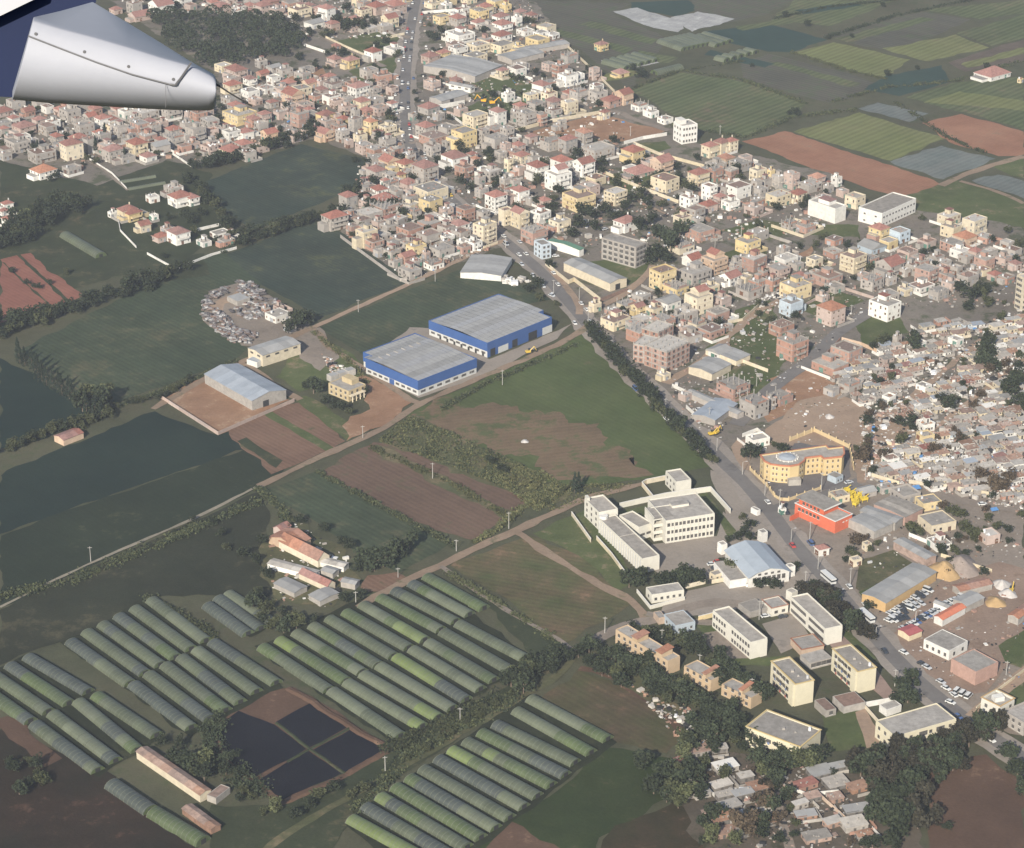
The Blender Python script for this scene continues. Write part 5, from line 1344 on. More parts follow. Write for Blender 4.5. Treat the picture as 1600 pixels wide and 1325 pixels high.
    if rc != 'm' and rh.random() < .3 and py > 60:
        yw = MB(); s = rh.choice((-1, 1)); gx, gy = L / 2 + rh.uniform(2, 4.5), W / 2 + rh.uniform(2, 4.5)
        yw.bar((s * gx, -gy), (s * gx, gy), .2, 0, 1.7); yw.bar((s * gx, -gy), (-s * L * rh.uniform(0, .5), -gy), .2, 0, 1.7)
        yw.build('yard_wall', rh.choice((cm, M_CONC, M_WHITE)), root, 'stuff')
    wn_ = MB(); add_windows(wn_, L, W, 0, fl, fh, rh.uniform(.5, .8) if rc != 'm' else .3); wn_.build('window', [rh.choice(WINM), M_WHITE if wc in 'wcypo' else M_CONC, rh.choice(DOORM)], root, 'stuff')
    roofw = 'with flat roof'
    if rc in 'fs':
        mb = MB()
        ph = rh.choice((.35, .5, .9))
        for (x, y, a_, b_) in ((0, -W / 2 + .1, L, .2), (0, W / 2 - .1, L, .2), (-L / 2 + .1, 0, .2, W - .4), (L / 2 - .1, 0, .2, W - .4)): mb.box(x, y, a_, b_, H, H + ph)
        mb.build('parapet', cm if wc not in 'r' else M_CONC, root)
        mb = MB(); mb.box(0, 0, L - .42, W - .42, H, H + .06); mb.build('roof', rh.choice((M_ROOFC, M_ROOFC, M_ROOFW, M_ROOFC, M_TILEB) if rh.random() < .8 else (M_ROOFW, M_TILEB)), root)
        cl = MB()
        for k in range(rh.randint(1, 4)):
            cl.box(rh.uniform(-.38, .38) * L, rh.uniform(-.38, .38) * W, rh.uniform(.4, 1.6), rh.uniform(.3, 1.1), H + .06, H + rh.uniform(.3, .9), 0, rh.random() * 3)
        cl.build('roof_clutter', rh.choice((M_CONC, M_TANK, M_RUST, BRICK)), root, 'stuff')
        if rc == 's' or rh.random() < .42:
            mb = MB(); mb.box(L * .2, W * .2, L * .36, W * .4, H + .06, H + 2.5); mb.box(L * .2, W * .2, L * .36 + .4, W * .4 + .4, H + 2.5, H + 2.7, 1); mb.box(L * .2, W * .2 - W * .2 - .03, 1.0, .08, H + .1, H + 2.0, 2)
            mb.build('stair_room', [cm, M_ROOFC if rh.random() < .6 else M_TILE, M_WIN], root)
            if rc == 's': roofw = 'with rooftop room'
        if rh.random() < .5:
            mb = MB(); x, y = -L * .25, W * .2; mb.tube((x, y, H), (x, y, H + 1.3), .6, .6, 8); mb.build('water_tank', M_TANK, root)
        if rh.random() < .25:
            mb = MB()
            for x in (-L / 2 + .3, 0, L / 2 - .3):
                for y in (-W / 2 + .3, W / 2 - .3): mb.box(x, y, .3, .3, H + ph, H + ph + rh.uniform(.6, 1.4))
            mb.build('column_stub', M_CONC, root, 'stuff')
    elif rc == 'u':
        roofw = 'topped by bare columns'
        mb = MB(); mb.box(0, 0, L + .3, W + .3, H, H + .25, 0, 0, True); mb.build('roof', M_ROOFC, root)
        nx, ny = max(2, int(L / 3.2)), max(2, int(W / 3.2))
        for i in range(nx + 1):
            for j in range(ny + 1):
                if rh.random() < .9:
                    m2 = COLSTUB.setdefault(int(rh.random() * 3), None)
                    hgt = rh.uniform(1.2, 2.8)
                    mb2 = MB(); mb2.box(0, 0, .34, .34, 0, hgt)
                    if i in (0, nx) and rh.random() < .25: mb2.box(.6, 0, 1.2, .2, 0, hgt * .5)
                    key = ('stub', round(hgt, 1))
                    if key not in MESHES: MESHES[key] = mb2.mesh('column', M_CONC)
                    if (i + j) % 2 == 0 or len(COLS) < 260:
                        COLS.append(link('column', MESHES[key], root, None, ((i / nx - .5) * (L - .4), (j / ny - .5) * (W - .4), H + .25)))
        for k in range(3):
            mb = MB(); x = rh.choice((-1, 1)) * (L / 2 - .1); mb.box(x if k else 0, (-W / 2 + .1) if not k else rh.uniform(-.3, .3) * W, (.2 if k else L * .6), (W * .4 if k else .2), H + .25, H + 1.2)
            mb.build('brick_parapet', BRICK, root)
    elif rc in 'rgo':
        tm = {'r': M_TILE, 'g': M_TILE, 'o': M_TILEO}[rc]
        mb = MB(); tiled_roof(mb, L, W, H, rc == 'g'); mb.build('roof', [tm, cm], root)
        roofw = {'r': 'with hipped red roof', 'g': 'with gabled red roof', 'o': 'with orange tiled roof'}[rc]
        if rh.random() < .5:
            mb = MB(); mb.box(L * .22, W * .12, .6, .6, H + .3, H + min(L, W) * .28 + 1.2); mb.build('chimney', cm, root)
        if rh.random() < .35:
            mb = MB(); mb.box(-L / 2 - L * .15, 0, L * .3 - .06, W * .7, 0, H * .6); mb.build('side_wing', cm, root)
            mb = MB(); mb.box(-L / 2 - L * .15, 0, L * .3 - .2, W * .7 - .2, H * .6, H * .6 + .1); mb.build('terrace', M_ROOFC, root)
    elif rc == 't':
        mb = MB(); mb.box(L * .15, W * .12, L * .62, W * .7, H, H + 2.5); mb.build('upper_wall', cm, root)
        mb = MB(); tiled_roof(mb, L * .62, W * .7, H + 2.5, True, None, .35, L * .15, W * .12); mb.build('roof', [M_TILE, cm], root)
        mb = MB(); mb.box(0, 0, L - .4, W - .4, H, H + .05); mb.build('terrace', M_ROOFC, root)
        mb = MB()
        for (x, y, a_, b_) in ((0, -W / 2 + .1, L, .2), (0, W / 2 - .1, L, .2), (-L / 2 + .1, 0, .2, W - .4), (L / 2 - .1, 0, .2, W - .4)): mb.box(x, y, a_, b_, H, H + .8)
        mb.build('parapet', cm, root)
        roofw = 'with terrace and tiled top room'
    elif rc == 'm':
        mb = MB(); tiled_roof(mb, L, W, H, True, min(L, W) * .18, .3); mb.build('roof', [M_METAL, M_METAL], root)
        roofw = 'with grey gable roof'
    queue_label(root, '%s %s %s %s' % (FLW[fl], col, {'unfinished_house': 'house', 'apartment_building': 'building'}.get(nm, nm.split('_')[-1]), roofw), root.location)
    NH[0] += 1
    return root
COLS, COLSTUB = [], {}
M_DUSK = paint('roof_dusky', (.17, .155, .14), .3, .4, .9, .25)
def houses(ox, oy, rot, text):
    for e in text.split(','):
        t = e.split()
        if not t: continue
        code = t[4]; rr = rot
        if '@' in code: code, q = code.split('@'); rr = float(q)
        house(ox + float(t[0]) / 4, oy + float(t[1]) / 4, float(t[2]) / 4, float(t[3]) / 4, code[0], code[1], rr)
houses(0, 0, 40, """835 90 100 60 gf,865 140 140 30 pg,720 95 80 30 pr,1000 95 160 50 wg,1140 40 110 40 wr,1380 90 120 40 pr,1490 110 90 35 wf,1560 70 80 30 pr,1330 50 80 30 pr,1430 30 100 30 pr,
1470 500 150 50 pr,1390 460 110 40 cf,1560 540 90 40 wr,1450 590 120 50 cr,1560 620 120 40 wf,1440 690 130 60 gf,1490 780 220 45 yf,1580 800 90 50 rr,
90 680 120 40 gf,240 690 100 40 gf,290 715 90 40 wf,420 690 90 30 rg,500 705 110 40 gf,590 725 90 40 rr,740 725 110 40 pr,80 785 80 40 wr,240 805 90 50 pr,170 735 90 35 rg,430 765 140 60 gf,560 795 90 60 gg,640 805 110 55 wr,900 765 170 50 gf,1060 750 150 55 gu,1240 785 110 70 rf,
140 855 150 50 pr,290 855 120 55 gf,520 855 130 60 gf,690 795 100 40 wr,870 855 120 70 rf,960 855 90 60 gf,350 905 90 45 gr,100 965 170 60 gf,440 1010 150 95 cr,560 960 100 80 gf,640 905 100 55 gf,740 865 120 60 gf,1080 875 110 55 gr,1090 925 150 55 gu,1220 910 130 90 gs,1340 845 80 40 gf,
250 1030 180 60 gf,700 1020 140 70 gr,850 985 140 75 cr,990 970 140 50 gm,920 1022 110 35 wr,780 1030 120 35 gf,1150 960 90 40 rf,1520 955 120 45 gr,1440 1005 160 50 cr,1540 1015 120 50 gf,1530 875 110 40 wr,260 1130 170 45 wo,440 1095 120 30 gf,1080 1240 130 50 gs,1120 1305 160 60 wr,1190 1295 110 50 wr,950 1275 90 35 wf,790 1385 130 60 cr,40 1315 80 35 wr,
30 1010 80 40 gf,340 980 90 50 gf,480 790 80 40 gf,830 900 80 45 gf,1010 820 80 45 pf,1160 830 80 50 gf,1290 720 80 40 pf,20 850 70 40 gr,60 900 80 40 pf,200 930 80 45 gf,370 730 80 40 pr,960 720 90 35 gf,1180 760 60 50 pf,1000 920 80 40 gr""")
houses(400, 0, 42, """40 90 120 45 pr,130 105 100 40 pf,90 45 100 30 rr,270 120 150 50 cf,330 80 80 40 gr,440 132 110 70 wr,620 165 90 40 yr,655 50 120 50 cr,750 100 130 50 pr,870 97 140 55 pr,835 182 110 60 cg,780 60 80 30 pf,930 20 90 40 yf,360 185 130 32 wm,730 392 110 60 wr,860 352 130 35 wf,590 435 110 50 yr,490 422 100 45 pr,500 312 60 20 rr,110 472 100 45 gm,40 500 80 35 rg,30 430 80 40 gf,
640 615 140 60 wr,740 603 90 40 gf,850 602 80 45 pf,230 672 150 70 og,60 592 120 28 wf,160 590 100 28 pf,370 652 90 45 rf,470 662 120 50 wf,575 662 80 40 gf,660 692 110 50 cr,850 702 70 50 wr,770 732 120 45 pf,430 772 120 45 yr,560 722 100 45 pf,690 732 90 35 rr,50 775 90 55 pr,150 752 90 40 pf,270 802 120 80 rf,170 842 110 35 pf,30 832 90 50 gf,80 892 110 50 og,430 892 120 50 og,545 802 90 50 yr,620 852 90 100 gf,715 848 90 80 yo,540 897 90 70 gf,650 897 90 45 cf,820 852 120 45 cf,360 842 70 35 pr,
1160 160 110 45 yf,1260 172 110 50 gr,1275 302 185 70 ws,1395 127 120 50 yf,1430 92 110 40 cr,1560 82 75 40 yf,1500 52 120 35 yf,1530 152 110 40 wr,1390 182 100 35 wr,1540 207 130 45 wr,1535 282 130 50 wr,1390 347 150 50 cf,1540 342 150 50 cf,1090 412 120 50 pr,1170 377 90 40 yr,1370 412 150 50 cf,1540 492 80 45 cr,1100 572 110 45 pf,1250 540 80 35 rr,1450 205 100 35 gf,1300 90 80 30 wf,1100 60 100 30 cf,1200 40 110 30 yf,1330 30 100 30 cf,
1060 872 130 70 gr,1190 862 130 50 gf,1110 922 190 50 rf,1100 985 110 60 gf,1300 935 160 95 yf,1370 812 160 75 cf,1510 792 110 85 wr,1420 902 80 80 gf,1500 937 150 60 gf,1570 872 90 60 gf,820 932 110 45 gf,745 1002 120 60 rf,830 1062 130 45 og,750 1142 130 65 gr,850 1112 90 50 yf,900 1142 70 45 yr,930 1077 120 45 cr,960 1012 80 35 gf,810 1172 70 35 wr,1055 1152 170 95 gr,1090 1275 220 70 cf,950 1202 130 45 pr,1090 1342 150 75 yf,1240 1062 170 65 wr,1300 1115 120 60 rf,1370 1042 60 45 po,1470 1142 130 60 gf,1410 1242 90 50 gf,1420 1102 80 35 wf,1580 1082 60 80 cf,1500 1322 140 85 wr,575 1322 120 85 gr,800 1322 200 50 pr,
980 760 60 40 gf,1140 760 80 35 gf,1280 720 90 30 pf,200 560 100 35 pr,330 560 90 35 og,700 560 60 35 gf,790 560 70 40 pf,100 680 80 35 gr,200 740 60 35 pf,330 730 70 40 gr,500 760 70 35 pf,620 740 60 40 gf,310 860 60 40 pf,220 870 70 40 gf,760 870 70 40 gr,580 930 60 40 pf,1200 940 80 45 gf,1560 960 70 50 pf,1350 1010 70 40 gr,1530 1010 80 45 gf,1400 1160 70 40 gf,880 1250 80 40 gf,1010 1210 90 45 gf,1560 1180 80 50 gf""")
houses(800, 0, 41, """30 170 70 50 wf,120 140 80 40 pr,50 110 80 30 pr,160 312 150 50 yf,40 332 80 35 yf,560 325 90 40 yr,360 402 110 45 gu,300 492 100 75 rf,230 452 90 45 pf,515 507 70 70 pf,350 547 130 65 ws,410 522 90 45 wf,185 617 120 75 wr,530 582 90 40 wf,50 442 90 30 gf,420 642 120 60 gu,360 622 90 35 pr,540 642 120 50 gf,260 692 110 50 pr,360 722 110 70 cf,260 742 110 45 gf,50 712 90 45 pr,150 702 120 45 gf,90 802 130 80 gf,180 792 80 70 rf,620 682 130 45 rr,700 662 120 65 og,580 752 70 45 cr,680 490 110 25 yr,800 702 110 35 wu,870 742 100 35 wf,960 782 100 30 wf,
250 952 150 55 gu,350 962 120 80 gr,450 922 110 85 go,540 1012 210 60 gf,760 1022 150 65 yr,940 1102 150 80 og,960 1212 180 75 cf,60 1032 110 50 cr,160 1132 140 80 wr,310 1082 140 65 wr,450 1112 140 80 wg,290 1202 170 95 wt,50 1102 90 40 pf,50 1272 120 70 wr,420 1332 210 85 ys,650 1292 150 75 cf,1240 992 110 70 cr,1310 975 110 75 cr,1370 965 90 75 cr,1340 1032 110 35 oo,1430 1082 140 50 gf,1170 1172 140 75 cr,1270 1142 110 70 ru,1370 1132 100 55 rf,1540 1142 110 65 cf,1235 1262 100 85 wf,1340 1232 110 55 gf,1420 1252 160 70 wf,1530 1212 70 70 gf,1110 1312 120 65 wf,1230 1332 120 40 pr,1370 1322 120 45 wf,750 1092 120 25 wf,800 1120 200 20 pr,
30 770 80 60 gf,300 820 90 25 gf,120 900 80 40 pr,40 960 90 45 pr,130 1030 90 40 gf,480 1050 100 30 gf,1460 1030 90 40 pf,1560 1240 90 50 gf,1300 1280 80 45 pr,200 1300 90 40 pr,120 1290 70 40 gf,20 1180 70 40 gf""")
houses(1200, 0, 41, """20 1132 50 60 yf,70 1182 90 70 gf,150 1192 100 95 pf,270 1212 150 45 gf,310 1162 110 45 po,430 1172 70 50 wf,70 1302 160 65 cf,190 1272 120 50 cr,550 1312 130 65 cf,1420 512 230 26 wr,1580 522 40 22 yf,380 1210 70 35 gf,470 1240 80 40 pf""")
houses(0, 331, 42, """810 70 150 50 yr,890 137 100 45 cg,700 42 60 20 wf,1110 215 150 70 wr,1040 142 90 25 pf,1270 225 100 25 wf,1370 175 130 25 wf,1410 222 110 28 rf,40 85 70 35 wr,20 30 70 30 wr,1000 200 110 35 pr,960 60 60 20 wf""")
houses(400, 331, 42, """490 127 170 80 gr,680 152 90 50 rf,690 232 140 95 cs,740 252 120 55 rf,700 72 180 45 gf,810 42 210 55 ru,600 152 80 55 rf,830 152 120 50 gf,840 82 110 30 pr,930 72 90 28 yf,960 182 170 60 rf,1080 132 150 45 rf,1080 222 160 60 gf,900 222 130 40 rf,1000 302 130 70 yf,1310 72 120 80 rf,1270 142 130 50 wr,1430 212 150 110 cf,1280 192 130 50 gf,1100 82 120 35 gf,1180 92 80 40 wf,1160 292 160 45 gf,1300 272 90 45 rf,1360 252 110 50 wf,1110 372 130 35 wu,960 432 150 50 gf,940 332 110 45 rg,850 302 110 45 gf,870 352 90 35 gf,1000 352 80 35 gf,1560 92 90 90 cf,130 702 160 40 wf,60 642 60 25 rf,140 632 70 25 pf,
770 290 80 40 gf,880 280 70 40 pf,1190 240 80 45 gf,1230 100 70 35 pf,1010 240 70 40 pr,620 60 80 40 gf,560 60 70 40 pf,1420 60 90 50 gf,1060 300 60 35 pf,1200 180 70 40 gr,760 110 80 40 pf,210 760 80 25 gf,1490 130 60 40 pf""")
houses(800, 331, 41, """50 112 120 95 cg,180 82 130 60 wf,300 132 140 60 cf,140 212 170 75 ru,715 137 160 60 wr,945 502 170 110 yf,1030 532 160 45 yu,1180 192 180 60 rf,1060 272 170 40 cu,1070 92 120 45 cf,1160 92 80 40 gf,1270 402 170 85 ot,1130 352 130 45 wg,1150 462 210 65 gf,1480 272 160 70 ys,1540 192 140 45 gf,1520 382 160 75 rf,1370 472 140 50 wg,1540 502 120 55 rf,1490 542 170 40 gu,1170 652 180 100 ct,980 622 160 45 wm,720 632 130 40 cu,790 652 90 50 yg,650 752 190 55 cs,820 722 120 40 gf,890 662 110 45 cf,950 742 150 50 ru,1090 682 150 35 gf,1290 692 150 45 rf,1160 752 120 45 cu,1250 802 170 45 rf,800 832 170 70 ru,950 1062 90 35 cf,1390 1172 210 60 ru,1520 1302 180 90 gu,1085 1192 90 35 pf,520 632 80 45 cf,1300 930 160 40 wm,
1000 420 90 35 pf,1230 540 80 35 gr,1400 400 80 40 gf,1450 330 80 40 pf,1280 480 90 40 gf,1570 430 60 45 rf,900 620 70 35 pf,1030 700 80 40 gf,1070 770 90 40 pf,880 720 60 35 gf,1330 760 80 30 gf,700 690 60 30 pf,590 700 70 35 gf""")
houses(1200, 331, 41, """140 132 110 50 gu,240 142 130 40 rf,700 192 130 75 yr,830 202 130 65 bf,760 242 120 45 yf,1140 92 150 50 cf,1150 172 130 65 cf,1300 142 160 75 cf,120 352 150 45 wf,180 372 100 35 gf,70 422 150 50 pf,30 502 90 65 rf,180 562 200 80 ys,150 662 150 75 bs,380 482 190 55 rf,540 392 170 95 cs,660 272 180 35 bm,880 302 130 40 pf,1160 262 150 50 rf,1240 222 150 50 oo,1000 232 120 35 pf,770 412 180 65 gg,1000 462 150 85 rf,1120 452 100 50 rf,1360 372 130 65 rf,860 412 70 40 gf,660 502 150 60 gu,970 512 170 28 wf,400 722 180 100 po,740 692 200 95 ws,90 792 160 65 rf,160 942 200 110 rf,500 950 200 65 rf,400 1032 230 45 rf,80 1222 170 45 ru,20 1242 60 60 gf,400 1162 100 40 gf,520 1142 150 45 gu,760 1212 90 40 wf,680 1202 80 40 gf,950 862 90 30 wf,810 832 60 40 gf,1180 842 100 30 wf,980 1132 100 30 wf,
940 330 90 40 pf,1060 330 100 40 gf,1100 400 90 40 pf,1240 330 90 40 gf,1300 300 90 45 pr,1390 300 110 40 gf,1480 340 110 40 pf,1540 290 110 40 gf,1290 420 90 40 gf,900 380 90 40 gf,1420 440 90 40 pr,1180 400 80 40 gf,820 350 90 40 rf,930 410 60 50 gf,600 440 80 40 pf,300 430 80 40 gf,1550 370 80 40 pr,1500 240 90 40 gf,340 570 80 30 pf""")
houses(1200, 662, 24, """990 60 110 40 ws,990 122 110 30 yf,770 272 110 40 wf,450 505 130 40 cf,1070 695 230 50 cf,1010 552 160 45 yf,870 505 180 40 gf,740 445 110 30 gf,340 835 90 45 wr,620 802 60 40 cf,1390 762 130 50 pf,1080 805 150 35 wf,620 470 130 30 gm,1180 270 90 30 gf,90 575 50 35 wf,550 900 80 40 cf""")
houses(800, 662, 24, """1540 157 150 42 wf""")
# ---- shacks of the settlement at the right and at the bottom, and gaps of the town filled with small houses
def in_poly(x, y, P):
    c = False; j = len(P) - 1
    for i in range(len(P)):
        if (P[i][1] > y) != (P[j][1] > y) and x < (P[j][0] - P[i][0]) * (y - P[i][1]) / (P[j][1] - P[i][1]) + P[i][0]: c = not c
        j = i
    return c
ROADP = [p for i, p in enumerate(road_pts) if i % 2 == 0]
KEEP = []                                           # ground strips to leave open: (polyline px, half width)
for pl, hw in (([(1150, 665), (1200, 612), (1270, 560), (1310, 520), (1365, 485)], 7), ([(1343, 752), (1400, 762), (1480, 780), (1600, 800)], 5), ([(1345, 755), (1340, 690), (1400, 640), (1500, 560), (1550, 520)], 5), ([(1420, 700), (1500, 640), (1600, 560)], 4),
               ([(490, 512), (560, 480), (660, 435), (742, 395), (790, 375)], 5), ([(1215, 1150), (1210, 1230), (1235, 1330)], 4), ([(1203, 800), (1270, 782), (1330, 758)], 6)):
    for a, b in zip(pl[:-1], pl[1:]):
        n = max(2, int((G(*a) - G(*b)).length / 5))
        for i in range(n):
            p = G(*a).lerp(G(*b), i / n); KEEP.append((p.x, p.y, hw))
def clear_of_roads(p, r):
    for q in ROADP:
        if abs(q.x - p.x) < 25 and (q - p).length_squared < (9 + r) ** 2: return False
    for (x, y, w) in KEEP:
        if (x - p.x) ** 2 + (y - p.y) ** 2 < (w + r) ** 2: return False
    return True
def infill(poly, n, wr, hr, codes, wts, rot, seed, tries=40):
    rr = random.Random(seed); k = 0
    xs = [p[0] for p in poly]; ys = [p[1] for p in poly]
    for _ in range(n * tries):
        if k >= n: break
        x, y = rr.uniform(min(xs), max(xs)), rr.uniform(min(ys), max(ys))
        if not in_poly(x, y, poly): continue
        sx, sz = scales(y)
        wm = rr.uniform(*wr)
        g = G(x, y)
        if not clear_of_roads(g, wm * .35): continue
        c = rr.choices(codes, wts)[0]
        hm = rr.uniform(*hr)
        if house(x, y, wm * sx, hm * sz, c[0], c[1], rot + rr.choice((0, 0, 0, 90)) * 0 + rr.uniform(-6, 6), None, True) is not None: k += 1
    return k
SH = ['gl', 'pl', 'cl', 'wl', 'rl', 'bl']
infill([(1375, 640), (1400, 600), (1460, 560), (1600, 500), (1600, 790), (1480, 772), (1350, 750), (1400, 715), (1435, 680)], 200, (4, 9), (2.4, 2.6), SH, (4, 3, 4, 3, 1, .2), 24, 1)
infill([(1290, 590), (1345, 560), (1480, 500), (1560, 520), (1400, 620), (1370, 650)], 55, (4, 9), (2.4, 2.6), SH, (4, 3, 4, 3, 1, .2), 24, 2)
infill([(1060, 1180), (1130, 1170), (1180, 1230), (1310, 1205), (1350, 1250), (1370, 1325), (1140, 1325), (1065, 1240)], 34, (6, 11), (2.4, 2.6), SH, (6, 2, 2, 1, 1, .3), 22, 3)
TW = ['gf', 'pf', 'rf', 'wf', 'cf', 'pr', 'gr', 'wr', 'gu']
infill([(0, 165), (330, 175), (345, 120), (420, 105), (620, 130), (630, 215), (560, 250), (500, 215), (420, 245), (350, 250), (110, 255), (0, 225)], 54, (9, 15), (3, 6), TW, (6, 5, 3, 2, 1, 1.2, 1, .6, .5), 40, 4)
infill([(180, 0), (640, 0), (632, 55), (560, 60), (480, 40), (300, 20)], 26, (9, 15), (3, 6), TW, (4, 5, 2, 2, 2, 3, 1, 1, .3), 40, 5)
infill([(665, 0), (830, 0), (890, 80), (970, 165), (960, 185), (830, 190), (760, 200), (670, 195), (655, 60)], 16, (9, 16), (3, 6), TW, (4, 3, 2, 3, 4, 1, .6, 1, .5), 42, 6)
infill([(580, 250), (640, 235), (700, 300), (790, 370), (770, 390), (640, 435), (540, 370)], 34, (8, 13), (3, 6), TW, (6, 5, 5, 1, 2, 1.5, 1, .6, .6), 42, 7)
infill([(690, 235), (800, 200), (1000, 245), (1150, 250), (1290, 300), (1290, 350), (1180, 345), (1080, 360), (900, 340), (830, 390), (740, 310)], 14, (9, 14), (3, 6), TW, (5, 3, 3, 3, 4, 1, .6, 1, .6), 41, 8)
infill([(1090, 420), (1340, 380), (1440, 370), (1600, 385), (1600, 450), (1480, 480), (1370, 480), (1340, 450), (1240, 480), (1170, 470), (1090, 545), (1000, 560), (950, 500)], 28, (8, 13), (3, 5), TW, (5, 4, 5, 2, 2, 1, 1, .5, .6), 41, 9)
# ================================================================ TREES, HEDGES, SCRUB
rv = random.Random(31)
def leafquad(mb, c, s, rnd, m=0, up=.35):
    a = Vector((rnd.gauss(0, 1), rnd.gauss(0, 1), rnd.gauss(0, 1)))
    n = (a.normalized() + Vector((0, 0, up))).normalized()
    t = n.orthogonal().normalized(); b = n.cross(t)
    k = rnd.random() * 6.28
    t, b = t * math.cos(k) + b * math.sin(k), b * math.cos(k) - t * math.sin(k)
    t *= s * rnd.uniform(.7, 1.3); b *= s * rnd.uniform(.5, 1.0)
    mb.quad(c - t - b * .4, c + t * .2 - b, c + t + b * .3, c - t * .3 + b, m)
def crown_mesh(kind, seed, n=650):
    """a crown about 1 unit wide and tall, standing on its trunk's top, of leaf clumps gathered on limbs"""
    rnd = random.Random(seed); mb = MB()
    if kind == 'c':
        for i in range(n):
            z = rnd.random() ** .8
            r = .5 * (1 - z) ** .75 * (.55 + .45 * rnd.random()) * (1 + .25 * math.sin(z * 23 + seed))
            t = rnd.random() * 6.283
            leafquad(mb, Vector((r * math.cos(t), r * math.sin(t), z * 1.0)), .055, rnd, 0, .2)
    else:
        lobes = []
        for i in range(rnd.randint(7, 10)):
            t = rnd.random() * 6.283; rr = .30 * math.sqrt(rnd.random())
            lobes.append((Vector((rr * math.cos(t), rr * math.sin(t), rnd.uniform(.32, .78))), rnd.uniform(.13, .25)))
        lobes.append((Vector((0, 0, .5)), .28))
        for i in range(n):
            c, r = rnd.choice(lobes)
            d = Vector((rnd.gauss(0, 1), rnd.gauss(0, 1), rnd.gauss(0, 1) * .85)).normalized()
            p = c + d * (r * (1 - .55 * rnd.random() ** 2) * rnd.uniform(.85, 1.15))
            if p.z < .12: p.z = .12 + rnd.random() * .1
            leafquad(mb, p, .062, rnd)
    return mb
TREEM = {}
for kd in 'docbsg':
    for s in range(4):
        TREEM[kd, s] = crown_mesh(kd, ord(kd) * 10 + s, 420 if kd == 'c' else 560).mesh('crown', M_LEAF[kd])
def trunk_mesh(seed):
    rnd = random.Random(seed); mb = MB()
    mb.tube((0, 0, 0), (.01, 0, .5), .035, .02, 7)
    for i in range(5):
        t = i * 1.257 + rnd.random(); z = rnd.uniform(.22, .42)
        mb.tube((.005, 0, z), (.24 * math.cos(t), .24 * math.sin(t), z + rnd.uniform(.15, .3)), .016, .006, 5)
    return mb.mesh('trunk', M_BARK)
TRUNKM = [trunk_mesh(i) for i in range(3)]
NT = [0]
SIZEW = lambda w: 'small' if w < 5.5 else 'medium' if w < 9 else 'large'
KINDW = {'g': ('tree', 'dusky brown green tree'), 'd': ('tree', 'dark round tree'), 'o': ('tree', 'olive green tree'), 'c': ('cypress_tree', 'narrow dark cypress'), 'b': ('tree', 'brownish bare looking tree'), 's': ('bush', 'yellow green bush')}
TREEQ = []
def tree(x, y, kind='d', wpx=None, hr=None, label=None, group=None, p=None, w=None):
    p = p or G(x, y)
    if w is None: w = wpx / scales(y)[0]
    w *= rv.uniform(.9, 1.1)
    h = w * (hr or {'c': 3.0, 's': .6}.get(kind, rv.uniform(.85, 1.15)))
    TREEQ.append((w * h / (p.y * p.y), p, kind, w, h, label, group, rv.randrange(4), rv.random() * 6.28))
def plant_trees(limit=290):
    """the trees that show largest are things of their own; the small rest is one mass"""
    Q = sorted(TREEQ, key=lambda t: -t[0])
    rest, nr = [], 0
    for i, (_, p, kind, w, h, label, group, s, a) in enumerate(Q):
        if kind not in 'cs':
            nr += 1
            if nr > limit: rest.append((p, kind, w, h, s, a)); continue
        nm, lk = KINDW[kind]
        root = thing(nm, p, a)
        o = link('trunk', TRUNKM[s % 3], root); o.scale = (w * .9, w * .9, h)
        o = link('crown', TREEM[kind, s], root); o.scale = (w * 1.15, w * 1.15, h)
        tag(root, None, 'bush' if kind == 's' else 'tree', group or 'trees standing alone or in small clumps')
        queue_label(root, label or '%s %s' % (SIZEW(w), lk), p)
    import numpy as np
    V, F, MI, n0 = [], [], [], 0
    slots = ['d', 'o', 'b', 'g']
    src = {}
    for kd in slots:
        for s in range(4):
            me = TREEM[kd, s]; co = np.empty(len(me.vertices) * 3); me.vertices.foreach_get('co', co)
            src[kd, s] = co.reshape(-1, 3)[:4 * 330]
    for (p, kind, w, h, s, a) in rest:
        co = src[kind, s]; c, q = math.cos(a), math.sin(a)
        V.append(np.stack([p.x + (co[:, 0] * c - co[:, 1] * q) * w * 1.2, p.y + (co[:, 0] * q + co[:, 1] * c) * w * 1.2, co[:, 2] * h], 1))
        F.append(np.arange(len(co)) + n0); n0 += len(co); MI.append(np.full(len(co) // 4, slots.index(kind)))
    V = np.concatenate(V); F = np.concatenate(F); MI = np.concatenate(MI)
    me = bpy.data.meshes.new('small_trees'); k = len(F) // 4
    me.vertices.add(len(V)); me.vertices.foreach_set('co', V.ravel())
    me.loops.add(len(F)); me.loops.foreach_set('vertex_index', F.astype(np.int32))
    me.polygons.add(k); me.polygons.foreach_set('loop_start', np.arange(0, 4 * k, 4, dtype=np.int32)); 
    for kd in slots: me.materials.append(M_LEAF[kd])
    me.polygons.foreach_set('material_index', MI.astype(np.int32)); me.update(calc_edges=True)
    link('small_trees_foliage', me, None, 'stuff')
def trees(text):
    for e in text.split(','):
        t = e.split()
        if t: tree(float(t[0]), float(t[1]), t[2], float(t[3]))
def treeline(pix, n, wm, kind, label, group, jit=2.5, hr=None):
    pts = [G(*p) for p in pix]
    L = [(b - a).length for a, b in zip(pts[:-1], pts[1:])]
    T = sum(L)
    for i in range(n):
        d = T * (i + .5) / n; k = 0
        while k < len(L) - 1 and d > L[k]: d -= L[k]; k += 1
        p = pts[k].lerp(pts[k + 1], d / L[k]) + Vector((rv.uniform(-jit, jit), rv.uniform(-jit, jit), 0))
        tree(0, 0, (kind if rv.random() < .8 or kind == 'c' else 'o') if len(kind) == 1 else rv.choice(kind), None, hr, label, group, p, rv.uniform(*wm))
